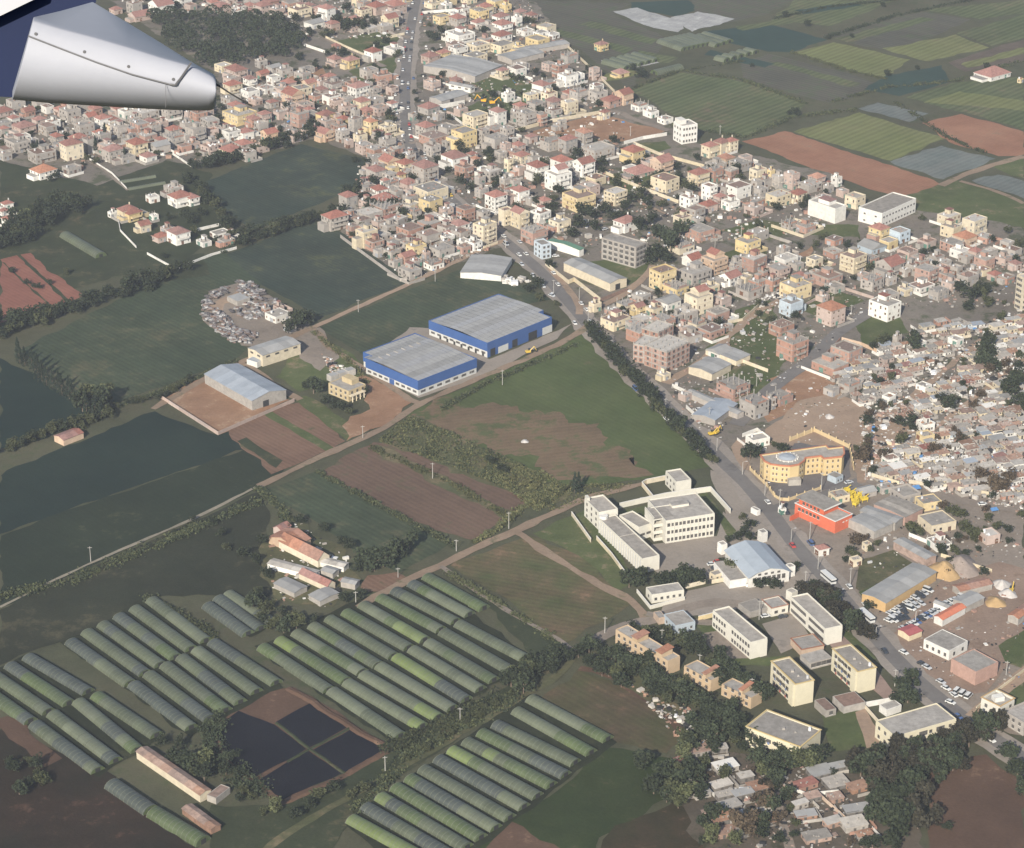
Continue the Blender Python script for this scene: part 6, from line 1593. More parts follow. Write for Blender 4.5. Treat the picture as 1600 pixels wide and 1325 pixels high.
# single trees and clumps: foot x y, kind, crown width in pixels
trees("""1003 122 d 26,990 112 d 14,1244 182 d 16,1232 180 d 11,1262 42 d 14,1385 120 d 12,1432 110 d 9,1295 62 d 10,1226 28 d 12,1542 108 d 12,1330 60 d 8,1380 12 d 10,
1015 352 d 30,1030 378 d 32,1048 395 d 34,1062 372 d 30,1000 362 d 26,978 350 d 26,1030 408 d 34,1010 412 d 30,1044 412 d 26,945 338 d 28,925 345 d 26,905 358 d 26,912 338 d 24,960 345 d 22,1085 358 o 16,895 372 d 22,930 362 d 18,
1175 105 d 8,860 420 d 18,838 450 d 24,826 458 d 18,845 470 o 16,870 480 o 14,
455 520 d 26,470 512 d 30,482 508 d 24,462 505 d 22,490 615 d 28,480 610 d 22,562 610 d 18,570 618 d 16,525 640 d 22,538 645 d 20,548 650 o 16,512 632 d 20,
600 885 d 40,585 892 d 36,612 878 d 40,570 885 d 32,625 870 d 34,640 858 d 30,560 895 d 26,548 860 d 20,535 850 d 18,508 832 d 20,470 820 d 18,455 818 o 16,410 852 d 20,418 905 d 20,405 930 o 18,560 935 d 22,448 830 d 14,540 942 d 20,440 962 d 18,490 975 d 20,400 882 d 18,380 870 d 20,355 860 o 18,345 840 d 16,330 822 d 16,300 815 d 12,272 834 d 10,
898 770 c 12,904 768 c 11,893 765 o 14,780 735 d 14,770 728 d 14,765 722 d 12,790 740 d 12,852 788 o 12,880 770 o 12,820 758 s 16,835 765 s 18,800 750 s 14,
983 918 d 34,997 914 d 30,1030 916 d 28,1044 912 d 30,1058 910 d 32,1072 908 d 30,1086 910 d 28,1094 912 d 22,1040 922 d 24,1066 920 d 24,1145 896 o 26,1136 890 o 18,1128 880 d 12,1185 922 d 24,1198 918 d 22,1212 920 d 22,1175 915 d 18,1240 892 d 20,1150 845 d 18,1160 840 d 20,1172 846 d 16,1185 842 d 16,1140 848 d 14,1165 828 d 20,1176 824 d 18,1160 812 o 14,
1172 718 d 26,1182 714 d 22,1228 715 d 26,1222 706 d 22,1210 700 o 16,1340 718 d 24,1355 700 o 16,1337 705 o 14,
1420 668 d 26,1405 665 d 20,1540 560 d 30,1545 545 d 28,1550 580 d 30,1535 575 d 26,1590 610 d 40,1575 620 d 34,1598 640 d 34,1480 640 d 26,1470 632 d 22,1425 548 d 26,1430 535 d 24,1500 460 d 24,1515 470 d 26,1530 465 o 22,1510 485 d 22,1545 480 o 20,1380 720 b 20,1348 725 b 26,1355 715 b 22,1560 770 b 40,1575 755 b 30,1530 750 b 26,1460 710 b 24,1500 690 b 20,1318 555 d 14,1365 548 d 16,1375 540 o 22,1385 535 d 18,1250 390 d 12,1285 375 o 16,1275 388 o 14,1345 385 d 14,1185 355 o 14,1440 345 o 12,1575 365 o 18,1550 380 d 14,
1430 840 o 26,1420 830 o 20,1340 855 b 26,1350 848 b 20,1328 868 d 18,1335 875 o 18,1320 878 d 14,1510 835 o 22,1525 845 o 24,1540 838 o 20,1500 810 o 22,1485 805 o 20,1560 830 o 20,1545 815 o 18,1475 850 b 16,1360 862 o 14,1370 855 o 14,
1418 1098 d 44,1412 1085 d 34,1425 1072 d 30,1400 1100 d 24,1358 955 d 20,1300 985 d 22,540 20 d 20,530 45 d 24,545 50 d 26,560 45 d 20,570 50 d 18,690 55 d 16,680 65 d 18,670 60 d 14,460 60 d 14,55 235 d 16,60 245 c 10,85 205 d 12,105 220 d 14,150 238 c 9,165 220 c 9,210 180 d 12,340 190 d 16,345 175 d 14,195 250 c 8,232 240 d 9,155 208 d 10,130 260 d 10,88 280 d 14,80 285 d 12,460 165 d 18,450 172 d 16,480 212 d 18,440 210 d 14,590 220 d 16,600 225 d 14,555 255 d 14,575 260 d 16,585 290 d 18,590 302 d 16,600 315 d 20,615 330 d 22,630 342 d 20,575 330 d 18,560 320 d 16,650 160 d 10,652 188 d 14,648 148 d 10,682 255 d 16,700 270 d 14,720 290 d 20,735 300 d 18,815 150 o 14,840 155 d 14,790 145 d 12,770 150 d 12,865 140 d 12,835 118 d 14,960 225 d 18,945 232 d 14,975 240 d 14,930 225 d 12,1000 260 d 14,1010 250 d 12,1060 290 d 16,1000 310 d 20,985 318 d 22,1010 325 d 18,910 312 d 16,830 275 d 14,820 300 d 16,840 320 d 18,855 330 d 20,700 385 d 14,690 378 d 12,605 395 d 12,660 350 d 14,740 340 d 14,
290 345 d 20,300 350 d 22,315 338 d 18,265 345 d 14,240 375 d 14,225 362 d 12,330 320 d 18,305 365 o 14,340 380 d 14,255 405 d 12,
20 425 d 10,18 428 d 10,42 445 d 12,52 450 d 10,60 452 d 12,78 445 d 10,105 430 o 12,
1010 1010 d 26,995 1005 d 24,1480 1300 d 20,1590 1210 d 34,1580 1190 d 28,1595 1240 d 26,1565 1180 d 26,1110 1130 d 26,1140 1150 d 30""")
treeline([(923, 518), (940, 545), (975, 582), (1010, 622), (1050, 668), (1085, 702), (1112, 728)], 46, (5.5, 8.5), 'd', 'dark tree of the main road hedgerow', 'hedgerow trees along the main road', 2.0, 1.15)
treeline([(0, 530), (60, 505), (110, 488), (150, 470), (200, 462), (250, 440), (290, 420)], 44, (6, 10), 'd', 'dark tree of the left field belt', 'trees of the left field belt', 5)
treeline([(0, 515), (50, 500), (90, 490)], 12, (7, 11), 'd', 'dark tree of the left field belt', 'trees of the left field belt', 5)
treeline([(0, 395), (30, 375), (60, 352), (105, 335), (125, 318)], 30, (7, 11), 'd', 'dark tree of the left edge wood', 'trees of the left edge wood', 8)
treeline([(0, 375), (40, 345), (90, 318)], 14, (7, 11), 'd', 'dark tree of the left edge wood', 'trees of the left edge wood', 8)
treeline([(25, 560), (55, 585), (90, 612), (125, 635), (160, 660)], 18, (3.2, 4.4), 'c', 'narrow cypress of the left field row', 'cypress row in the left fields', 1.5, 3.0)
treeline([(140, 645), (155, 625), (165, 640), (150, 655)], 8, (7, 11), 'd', 'large dark tree ending the cypress row', 'dark clump at the cypress row', 4, 1.2)
treeline([(0, 712), (50, 690), (110, 672), (170, 650)], 26, (4, 7), 'do', 'dark tree above the deep blue field', 'trees above the deep blue field', 3)
treeline([(160, 640), (210, 632), (250, 625), (300, 595)], 16, (3, 5), 'do', 'small tree along the left track', 'trees along the left earth track', 2)
treeline([(300, 268), (350, 258), (410, 240), (470, 218), (490, 212)], 34, (6, 9.5), 'd', 'dark tree between town and crop field', 'trees behind the dark crop field', 4)
treeline([(290, 282), (320, 310), (345, 340), (368, 370)], 22, (6, 9), 'd', 'dark tree left of the crop field', 'trees left of the dark crop field', 3)
treeline([(368, 385), (400, 375), (450, 358), (500, 345), (530, 338)], 30, (6, 9), 'd', 'dark tree between the two crop fields', 'trees between the dark crop fields', 3)
treeline([(545, 300), (560, 320), (590, 335)], 12, (6, 9), 'd', 'dark tree at the brick town edge', 'trees at the town edge', 5)
treeline([(800, 1082), (820, 1062), (850, 1050), (880, 1030)], 20, (5.5, 9), 'd', 'dark tree at the middle tunnel ends', 'trees by the middle tunnels', 4)
treeline([(915, 1035), (935, 1020), (960, 1035), (1000, 1055), (1050, 1082), (1100, 1110), (1150, 1132)], 42, (5.5, 8.5), 'd', 'dark tree before the tan terraces', 'trees before the tan terraces', 5)
treeline([(950, 1045), (1020, 1075), (1080, 1110), (1140, 1150), (1180, 1170)], 26, (5.5, 8.5), 'd', 'dark tree before the tan terraces', 'trees before the tan terraces', 6)
treeline([(985, 985), (1020, 995), (1060, 1008), (1100, 1022), (1120, 1040)], 18, (5, 8), 'd', 'dark tree behind the tan terraces', 'trees behind the tan terraces', 4)
treeline([(1120, 1045), (1140, 1065), (1170, 1082), (1200, 1092)], 14, (6, 9), 'd', 'dark tree between terraces and cream flats', 'trees beside the cream flats', 4)
treeline([(1265, 925), (1285, 945), (1310, 965), (1330, 985), (1345, 1000)], 24, (6, 9), 'gd', 'dark tree between classrooms and main road', 'trees beside the classrooms', 5)
treeline([(1250, 930), (1275, 945), (1300, 975)], 10, (6, 9), 'gd', 'dark tree between classrooms and main road', 'trees beside the classrooms', 5)
treeline([(1350, 1220), (1380, 1195), (1420, 1190), (1460, 1185), (1500, 1170), (1540, 1150), (1555, 1135)], 40, (6.5, 10), 'gd', 'tall dark tree of the lower grove', 'grove below the wide pale flats', 6, 1.2)
treeline([(1360, 1260), (1390, 1235), (1430, 1215), (1470, 1200), (1510, 1185)], 30, (6.5, 10), 'gd', 'tall dark tree of the lower grove', 'grove below the wide pale flats', 6, 1.2)
treeline([(1375, 1300), (1400, 1270), (1440, 1250), (1440, 1290), (1400, 1320)], 18, (7, 10), 'gd', 'tall dark tree of the lower grove', 'grove below the wide pale flats', 6, 1.2)
treeline([(1190, 1205), (1210, 1190), (1230, 1200), (1270, 1200), (1285, 1190)], 14, (6, 9), 'd', 'dark tree before the half hidden flats', 'trees before the half hidden flats', 3)
treeline([(1020, 1190), (1050, 1200), (1045, 1240), (1080, 1250), (1100, 1180), (1150, 1160), (1175, 1180)], 26, (6, 10), 'd', 'dark tree left of the lower shacks', 'trees by the lower shacks', 7)
treeline([(1130, 1280), (1190, 1300), (1200, 1240), (1185, 1200)], 16, (5, 9), 'dgb', 'tree standing among the lower shacks', 'trees among the lower shacks', 5)
treeline([(350, 1190), (390, 1245), (430, 1275), (500, 1265), (560, 1225)], 16, (4, 6.5), 'do', 'small tree below the black beds', 'trees by the black net beds', 5)
treeline([(260, 1170), (300, 1200), (340, 1215)], 10, (5, 8), 'd', 'dark tree beside the cream barn', 'trees by the cream barn', 4)
treeline([(0, 1215), (40, 1200), (70, 1225), (20, 1245)], 10, (4, 7), 'do', 'dark tree of the corner garden', 'trees of the bottom left garden', 4)
treeline([(635, 1190), (680, 1160), (740, 1125), (790, 1095)], 14, (3, 5), 'o', 'olive bush along the tunnel track', 'bushes along the tunnel track', 3, .8)
treeline([(420, 940), (400, 960), (430, 985), (470, 975)], 10, (5, 8), 'do', 'tree on the farmyard near side', 'trees by the farmyard', 4)
def tree_infill(poly, n, wr, seed, kinds='ddo'):
    rnd = random.Random(seed); xs = [p[0] for p in poly]; ys = [p[1] for p in poly]; k = 0; g = 0
    while k < n and g < n * 40:
        g += 1
        x, y = rnd.uniform(min(xs), max(xs)), rnd.uniform(min(ys), max(ys))
        if not in_poly(x, y, poly): continue
        p = G(x, y); w = rnd.uniform(*wr)
        if not free(p.x, p.y, w * .4, .75) or not clear_of_roads(p, -2): continue
        tree(0, 0, rnd.choice(kinds), None, None, None, None, p, w); k += 1
tree_infill([(0, 165), (345, 120), (620, 130), (630, 215), (500, 215), (350, 250), (110, 265), (0, 240)], 60, (3.5, 7), 1)
tree_infill([(180, 0), (640, 0), (632, 120), (480, 110), (300, 20)], 46, (3.5, 8), 2)
tree_infill([(665, 0), (830, 0), (890, 80), (970, 165), (830, 190), (670, 195)], 46, (3.5, 7), 3)
tree_infill([(580, 250), (640, 235), (700, 300), (790, 370), (640, 435), (540, 370)], 40, (3, 6), 4)
tree_infill([(690, 235), (800, 200), (1000, 245), (1150, 250), (1290, 300), (1290, 350), (1080, 360), (900, 340), (830, 390)], 80, (3.5, 8), 5)
tree_infill([(1090, 420), (1340, 380), (1600, 385), (1600, 480), (1370, 480), (1090, 545), (950, 500)], 50, (3, 6.5), 6)
tree_infill([(1340, 600), (1600, 480), (1600, 790), (1480, 772), (1350, 750)], 60, (3, 6.5), 7, 'dob')
tree_infill([(1340, 790), (1600, 800), (1600, 900), (1450, 900)], 24, (3, 6), 8, 'dob')
tree_infill([(1060, 1180), (1310, 1205), (1370, 1325), (1100, 1325)], 26, (3.5, 7), 9, 'dob')
plant_trees()
# ---- hedges and scrub strips: thousands of small leafy tufts each
def scrub(name, pix, wm, h, n, mats, label=None, cat=None, kind=None, s=.45, area=False):
    mb = MB(); rnd = random.Random(len(pix) * 7 + n)
    pts = [G(*p) for p in pix]
    if area:
        xs = [p[0] for p in pix]; ys = [p[1] for p in pix]
    else:
        L = [(b - a).length for a, b in zip(pts[:-1], pts[1:])]; T = sum(L)
    i = 0; guard = 0
    while i < n and guard < n * 30:
        guard += 1
        if area:
            x, y = rnd.uniform(min(xs), max(xs)), rnd.uniform(min(ys), max(ys))
            if not in_poly(x, y, pix): continue
            p = G(x, y)
        else:
            d = rnd.random() * T; k = 0
            while k < len(L) - 1 and d > L[k]: d -= L[k]; k += 1
            p = pts[k].lerp(pts[k + 1], min(1, d / L[k]))
            p = p + Vector((rnd.gauss(0, wm * .28), rnd.gauss(0, wm * .28), 0))
        q = mnoise.noise(Vector((p.x * .12, p.y * .12, 1.7)))
        if q < -.12 and rnd.random() < .8: continue
        i += 1
        hh = h * (.6 + .8 * max(0, q + .3))
        for k in range(3):
            c = p + Vector((rnd.gauss(0, .35), rnd.gauss(0, .35), hh * rnd.random()))
            leafquad(mb, c, s * rnd.uniform(.7, 1.3), rnd, rnd.randrange(len(mats)), .5)
    o = mb.build(name, mats, None, kind)
    if label: tag(o, label, cat)
    return o
LM_D, LM_O, LM_S = M_LEAF['d'], M_LEAF['o'], M_LEAF['s']
scrub('undergrowth', [(592, 690), (640, 650), (740, 692), (882, 760), (865, 792), (700, 728)], 0, 1.3, 5200, [LM_O, LM_S, LM_D, LM_O], kind='stuff', area=True)
scrub('undergrowth', [(760, 720), (860, 740), (885, 770), (840, 800), (790, 765)], 0, 1.5, 1500, [LM_S, LM_S, LM_O], kind='stuff', area=True)
scrub('undergrowth', [(860, 760), (1000, 755), (960, 772), (860, 800)], 0, .9, 700, [LM_O, LM_S], kind='stuff', area=True)
for pix, w, h, n, mt, lb in (([(495, 738), (600, 795), (700, 848), (706, 856)], 3, 1.5, 1300, [LM_D, LM_O], 'thin dark hedge between the red brown plough and the dark crop'),
                             ([(580, 700), (700, 752), (800, 812)], 4, 1.2, 1000, [LM_O, LM_S], 'weedy hedge through the middle of the red brown plough'),
                             ([(405, 765), (440, 795), (445, 812)], 4, 2.0, 600, [LM_D, LM_O], 'dark hedge at the upper left of the farm'),
                             ([(830, 782), (780, 825), (740, 848)], 4, 1.4, 700, [LM_O, LM_S], 'low hedge along the track end of the plough'),
                             ([(0, 935), (120, 905), (250, 850), (400, 785)], 7, 1.8, 2600, [LM_D, LM_O], 'broken dark hedge below the long pale path'),
                             ([(230, 935), (320, 985), (340, 1000)], 5, 1.6, 900, [LM_D, LM_O], 'weedy hedge right of the upper left tunnels'),
                             ([(610, 1170), (700, 1130), (800, 1085)], 9, 1.5, 2000, [LM_D, LM_O], 'weedy strip at the near ends of the middle tunnels'),
                             ([(560, 1265), (640, 1180), (800, 1095)], 6, 1.4, 1600, [LM_D, LM_O], 'weedy strip at the far ends of the bottom tunnels'),
                             ([(330, 1120), (340, 1180), (400, 1240)], 9, 2.0, 1500, [LM_D], 'dark thicket left of the black net beds'),
                             ([(700, 895), (790, 950), (880, 1010)], 4, 1.0, 700, [LM_O], 'low hedge beside the grey path near the upper middle tunnels'),
                             ([(690, 640), (760, 600), (900, 540)], 4, 1.5, 900, [LM_O, LM_D], 'row of shrubs along the track below the long blue warehouse'),
                             ([(490, 520), (540, 560), (575, 600)], 3, 1.2, 500, [LM_O, LM_S], 'weedy hedge along the track to the blue warehouse'),
                             ([(175, 640), (260, 610), (370, 565)], 4, 1.2, 900, [LM_O, LM_D], 'low hedge above the earth track to the storage hall'),
                             ([(430, 345), (395, 360), (350, 395)], 4, 1.8, 700, [LM_D], 'dark hedge at the corner of the two crop fields'),
                             ([(1060, 110), (1160, 125), (1260, 163)], 4, 1.5, 800, [LM_O, LM_D], 'hedge between the rowed far field and the dark plough'),
                             ([(1100, 205), (1165, 215), (1240, 184), (1340, 172)], 5, 1.8, 900, [LM_D, LM_O], 'dark hedge above the far red field'),
                             ([(1236, 82), (1330, 112), (1384, 124)], 4, 1.4, 700, [LM_O], 'hedge along the light green far field'),
                             ([(1300, 160), (1386, 137), (1490, 128), (1600, 95)], 5, 1.6, 900, [LM_O, LM_D], 'hedge running to the far farm at the right edge'),
                             ([(1290, 60), (1400, 25), (1520, 0)], 5, 1.8, 900, [LM_D], 'dark hedge across the top right fields'),
                             ([(1210, 30), (1290, 12), (1400, 0)], 4, 1.5, 600, [LM_D], 'topmost dark hedge of the far fields'),
                             ([(1400, 160), (1480, 215), (1540, 240)], 4, 1.4, 600, [LM_O, LM_D], 'hedge between the two far red fields'),
                             ([(1040, 190), (1085, 205)], 3, 1.4, 300, [LM_O], 'short hedge left of the lone white villa block'),
                             ([(985, 140), (1060, 112), (1160, 96)], 4, 1.3, 600, [LM_O, LM_D], 'hedge on the far side of the rowed far field')):
    scrub('hedge', pix, w, h, n, mt, lb, 'hedge')
# the dark wood behind the wing: one mass of crowns
wood = MB(); rw = random.Random(4)
WPOLY = [(232, 28), (300, 22), (380, 30), (455, 38), (474, 66), (455, 90), (380, 102), (330, 108), (285, 95)]
k = 0
while k < 170:
    x, y = rw.uniform(225, 478), rw.uniform(20, 110)
    if not in_poly(x, y, WPOLY): continue
    k += 1
    p = G(x, y); w = rw.uniform(7, 12); h = w * rw.uniform(.8, 1.1)
    for i in range(150):
        d = Vector((rw.gauss(0, 1), rw.gauss(0, 1), abs(rw.gauss(0, 1)))).normalized()
        leafquad(wood, p + Vector((d.x * w * .5, d.y * w * .5, h * .35 + d.z * h * .6)) * rw.uniform(1, 1), .7, rw)
wood.build('dark_woods', M_LEAF['d'], None, 'stuff')
# rows of low crop tufts give the nearer dark fields a nap
# ================================================================ WALLS, POLES, VEHICLES, RUBBISH
for pix, h, m, lb in (([(532, 372), (570, 400), (625, 440), (636, 441)], 2.2, 'g', 'long grey wall at the field edge of the brick houses'),
                      ([(185, 345), (188, 362), (213, 388)], 1.6, 'w', 'white garden wall left of the tiled villas'), ([(230, 398), (270, 420)], 1.6, 'w', 'white wall along the near side of the tiled villa garden'),
                      ([(280, 420), (330, 400), (370, 389)], 1.6, 'w', 'curving pale wall right of the tiled villa garden'), ([(306, 362), (345, 353)], 2.0, 'w', 'white wall above the small huts of the villa cluster'),
                      ([(800, 208), (860, 192), (940, 178)], 2.6, 'c', 'pale wall along the top of the bare red lot'), ([(975, 226), (1005, 218), (1042, 212)], 2.4, 'w', 'white wall between the bare red lot and the lone white block'),
                      ([(990, 226), (1030, 243), (1100, 262)], 2.2, 'c', 'tan wall running down from the bare red lot'), ([(945, 272), (1000, 295), (1060, 318)], 2.2, 'c', 'tan wall right of the white villa group'),
                      ([(1205, 355), (1255, 372), (1287, 358), (1240, 345)], 2.0, 'c', 'pale walls round the low brick house below the massive white block'), ([(1200, 370), (1237, 382), (1205, 402)], 2.0, 'g', 'grey wall of an empty plot left of the low brick house'),
                      ([(1240, 488), (1310, 450), (1365, 468)], 1.8, 'p', 'pinkish wall round the lot of the orange roofed house'), ([(1138, 506), (1160, 502), (1190, 475)], 1.8, 'c', 'tan wall at the lower edge of the rubble lot'),
                      ([(1155, 565), (1200, 582)], 2.0, 'c', 'tan wall beside the long low cream shed'), ([(1050, 605), (1072, 615)], 2.0, 'w', 'white wall by the main road below the brick frames'),
                      ([(1072, 638), (1092, 656)], 2.0, 'w', 'slanting white wall in front of the low blue grey shed'), ([(1315, 532), (1345, 540), (1373, 552)], 2.0, 'o', 'orange wall at the back of the red trimmed compound'),
                      ([(1290, 556), (1302, 545), (1312, 533)], 2.0, 'r', 'red wall at the street side of the red trimmed compound'), ([(1385, 695), (1440, 705), (1475, 712)], 1.8, 'c', 'pale wall below the white shack fronts'),
                      ([(1362, 745), (1405, 758)], 2.0, 'c', 'tan wall at the lower left edge of the settlement'), ([(1420, 755), (1460, 762)], 2.0, 'c', 'tan wall right of the gap at the settlement edge'), ([(1470, 762), (1545, 775)], 2.2, 'c', 'long tan wall along the lower edge of the settlement'),
                      ([(1160, 683), (1183, 674), (1200, 688)], 2.0, 'w', 'white wall behind the small white villa near the college'), ([(1420, 838), (1462, 855)], 2.0, 'w', 'white wall in front of the cream villa garden'),
                      ([(1470, 870), (1550, 895)], 1.8, 'c', 'pale wall behind the sand heap'), ([(1525, 1110), (1560, 1080), (1600, 1050)], 1.6, 'c', 'tan wall along the lane by the cream house'),
                      ([(140, 250), (175, 272), (198, 296)], 1.4, 'w', 'pale wall beside the white garden strips'), ([(270, 242), (300, 262)], 1.6, 'w', 'pale wall right of the white garden strips'),
                      ([(505, 58), (540, 75), (570, 88)], 2.0, 'c', 'pale wall along the lane below the dark wood'), ([(475, 72), (510, 84)], 2.2, 'w', 'white wall of the plot beside the dark wood'), ([(600, 62), (632, 55)], 2.2, 'c', 'tan wall beside the avenue at the white hall house'),
                      ([(660, 22), (712, 18)], 2.4, 'w', 'white wall at the right of the avenue near its top'), ([(600, 48), (630, 62)], 1.8, 'g', 'grey wall left of the avenue near its top'), ([(880, 68), (925, 110), (960, 145)], 2.0, 'c', 'long pale wall between the town and the dark far fields'),
                      ([(800, 118), (832, 126)], 2.4, 'w', 'white wall right of the very long grey hall'), ([(1230, 1232), (1260, 1245), (1310, 1240)], 1.8, 'w', 'white wall in the lower shacks'), ([(1075, 1250), (1098, 1228), (1120, 1250)], 1.8, 'w', 'white angled wall among the lower shacks'),
                      ([(1130, 1245), (1150, 1238), (1168, 1252)], 1.8, 'w', 'small white angled wall right of the other angled wall'), ([(1235, 1262), (1285, 1250), (1330, 1290)], 1.8, 'o', 'orange edged wall in the lower shacks'), ([(705, 182), (735, 205)], 2.0, 'w', 'pale wall running down from the open grey shed')):
    Cwall('boundary_wall', pix, h, wallm(m), lb)
# ---- utility poles and street lamps
def pole(x, y, hpx, label, lamp=False):
    h = hpx / scales(y)[1]
    root = thing('street_lamp' if lamp else 'utility_pole', G(x, y), rv.uniform(-.3, .3), label, 'street lamp' if lamp else 'utility pole', 'street lamps of the main road' if lamp else 'utility poles')
    mb = MB(); mb.tube((0, 0, 0), (0, 0, h), .20, .13, 7); mb.build('post', M_STEEL, root)
    if lamp:
        mb = MB(); mb.tube((0, 0, h), (1.4, 0, h + .4), .08, .06, 5); mb.build('arm', M_STEEL, root)
        mb = MB(); mb.box(1.7, 0, .9, .3, h + .32, h + .5); mb.build('lamp_head', M_TANK, root)
    else:
        mb = MB(); mb.box(0, 0, 1.9, .16, h - .7, h - .5); mb.build('cross_arm', M_STEEL, root)
        mb = MB()
        for x_ in (-.8, 0, .8): mb.tube((x_, 0, h - .5), (x_, 0, h - .2), .07, .05, 5)
        mb.build('insulator', M_BLACK, root, 'stuff')
for x, y, h, lb in ((676, 748, 25, 'pole alone in the middle of the red brown plough'), (795, 826, 26, 'pole at the track corner of the red brown plough'), (713, 861, 18, 'pole by the track at the end of the dark hedge'), (622, 903, 16, 'short pole by the track right of the big farm trees'),
                    (142, 878, 24, 'pole on the long pale path in the dark left fields'), (560, 488, 20, 'pole beside the earth path between the crop fields'), (680, 440, 18, 'pole beside the earth path below the brick houses'), (790, 388, 16, 'pole at the path end near the timber yard hall'),
                    (945, 990, 26, 'pole by the path above the middle tunnels corner'), (785, 602, 24, 'pole at the corner of the triangular field below the blue warehouses'), (556, 942, 18, 'pole at the right of the farmyard'), (719, 1130, 24, 'pole by the track between the tunnel blocks'),
                    (602, 1208, 26, 'pole at the near corner of the black net beds'), (567, 685, 20, 'pole at the track junction below the yellow villa'), (865, 463, 26, 'pole on the left verge of the main road near the timber yard'), (919, 508, 26, 'leaning pole at the near end of the hedgerow'),
                    (956, 553, 22, 'pole behind the hedgerow opposite the brick frames'), (1040, 640, 18, 'pole in the hedgerow opposite the low shed'), (1108, 660, 24, 'pole by the low blue grey shed'), (1155, 632, 24, 'pole beside the red unfinished house in the green lot'),
                    (1182, 604, 22, 'pole along the wall of the green lot'), (1218, 790, 26, 'pole at the front corner of the college wall'), (1283, 768, 30, 'pole behind the orange red building at the college wall'), (1265, 845, 30, 'pole in front of the orange red building'),
                    (1258, 918, 26, 'pole between the sports hall and the main road'), (1328, 917, 30, 'pole by the pavement left of the fallow lot'), (1352, 748, 22, 'pole at the settlement corner'), (1186, 968, 30, 'pole in the lane below the sports hall'),
                    (1034, 1005, 22, 'pole in the trees left of the long classrooms'), (1093, 1042, 20, 'pole behind the tan terraces'), (1174, 1086, 26, 'pole between the tan terraces and cream flats'), (1398, 1072, 26, 'pole at the pink pavement end'),
                    (1572, 1055, 22, 'pole in the green lot behind the brick store'), (985, 213, 16, 'thin pole at the near side of the bare red lot'), (1125, 210, 14, 'pole beside the far red field'), (1158, 370, 18, 'pole in the grass plot right of the dark trees'),
                    (1146, 428, 20, 'pole among the houses right of the dark trees'), (1117, 388, 16, 'pole behind the yellow terrace house'), (1330, 490, 14, 'pole on the lot of the orange roofed house')):
    pole(x, y, h, 'concrete utility ' + lb)
for i, (x, y) in enumerate(((1195, 775), (1236, 847), (1278, 890), (1430, 975), (1310, 942), (1120, 705), (1160, 742), (905, 470), (1368, 1000))):
    pole(x, y, 20, None, True)
    o = sc.objects[-1]
    while o.parent: o = o.parent
    queue_label(o, 'grey street lamp by the main road', G(x, y))
# ---- vehicles
CARC = {'white': (.60, .60, .58), 'silver': (.46, .47, .48), 'dark': (.04, .045, .055), 'red': (.42, .05, .04), 'blue': (.07, .12, .26), 'yellow': (.62, .42, .05)}
CARM = {k: paint('car_' + k, v, .04, 1, .35, .05, spec=.5) for k, v in CARC.items()}
GLASS = paint('car_glass', (.03, .035, .04), .1, 1, .15, 0, spec=.6)
def car_meshes(col, van=False):
    key = ('car', col, van)
    if key in MESHES: return MESHES[key]
    L, W = (4.9, 1.9) if van else (4.2, 1.75)
    def loft(prof, y0, y1, yi, ztop):
        mb = MB(); k = len(prof)
        for s in (-1, 1):
            for (x, z) in prof: mb.v.append((x, s * (y0 if z < ztop else y1), z))
        for i in range(k):
            j = (i + 1) % k; mb.f.append((i, j, k + j, k + i)); mb.m.append(0)
        mb.f.append(tuple(range(k))[::-1]); mb.m.append(0); mb.f.append(tuple(range(k, 2 * k))); mb.m.append(0)
        return mb
    a = L / 2
    body = loft([(-a, .3), (-a, .78), (-a + .1, .9), (a - 1.0, .88), (a - .12, .74), (a, .55), (a, .3)], W / 2, W / 2 - .06, 0, .85).mesh('body', CARM[col])
    t = 1.95 if van else 1.42
    x0, x1, x2, x3 = (-a + .05, -a + .15, a - 1.7, a - .9) if van else (-a + .25, -a + .8, .35, 1.05)
    cab = loft([(x0, .88), (x1, t - .06), (x2, t - .06), (x3, .88)], W / 2 - .05, W / 2 - .25, 0, 1.2).mesh('cabin_glass', GLASS)
    rf = MB(); rf.box((x1 + x2) / 2, 0, x2 - x1 + .1, W - .44, t - .08, t); rfm = rf.mesh('roof', CARM[col])
    wh = MB(); wh.tube((0, -.11, 0), (0, .11, 0), .31, .31, 10); wh.quad((0, 0, 0), (0, 0, 0), (0, 0, 0), (0, 0, 0)) if False else None
    wh.f.append(tuple(range(10))[::-1]); wh.m.append(0)
    MESHES[key] = (body, cab, rfm, wh.mesh('wheel', M_BLACK), L, W)
    return MESHES[key]
def car(p, ang, col, look, group, van=False):
    body, cab, rfm, wh, L, W = car_meshes(col, van)
    root = thing('van' if van else 'car', p + Vector((0, 0, LAYER[0] + .02)), ang)
    link('body', body, root); link('cabin_glass', cab, root); link('roof', rfm, root)
    for x in (-L * .3, L * .31):
        for y in (-W / 2 + .1, W / 2 - .1): link('wheel', wh, root, None, (x, y, .31))
    tag(root, None, 'van' if van else 'car', group)
    queue_label(root, look, p)
    return root
rc_ = random.Random(9)
def along(pts, d):
    for a, b in zip(pts[:-1], pts[1:]):
        l = (b - a).length
        if d <= l: return a.lerp(b, d / l), math.atan2((b - a).y, (b - a).x)
        d -= l
    return pts[-1], 0
TOT = sum((b - a).length for a, b in zip(road_pts[:-1], road_pts[1:]))
d = 60
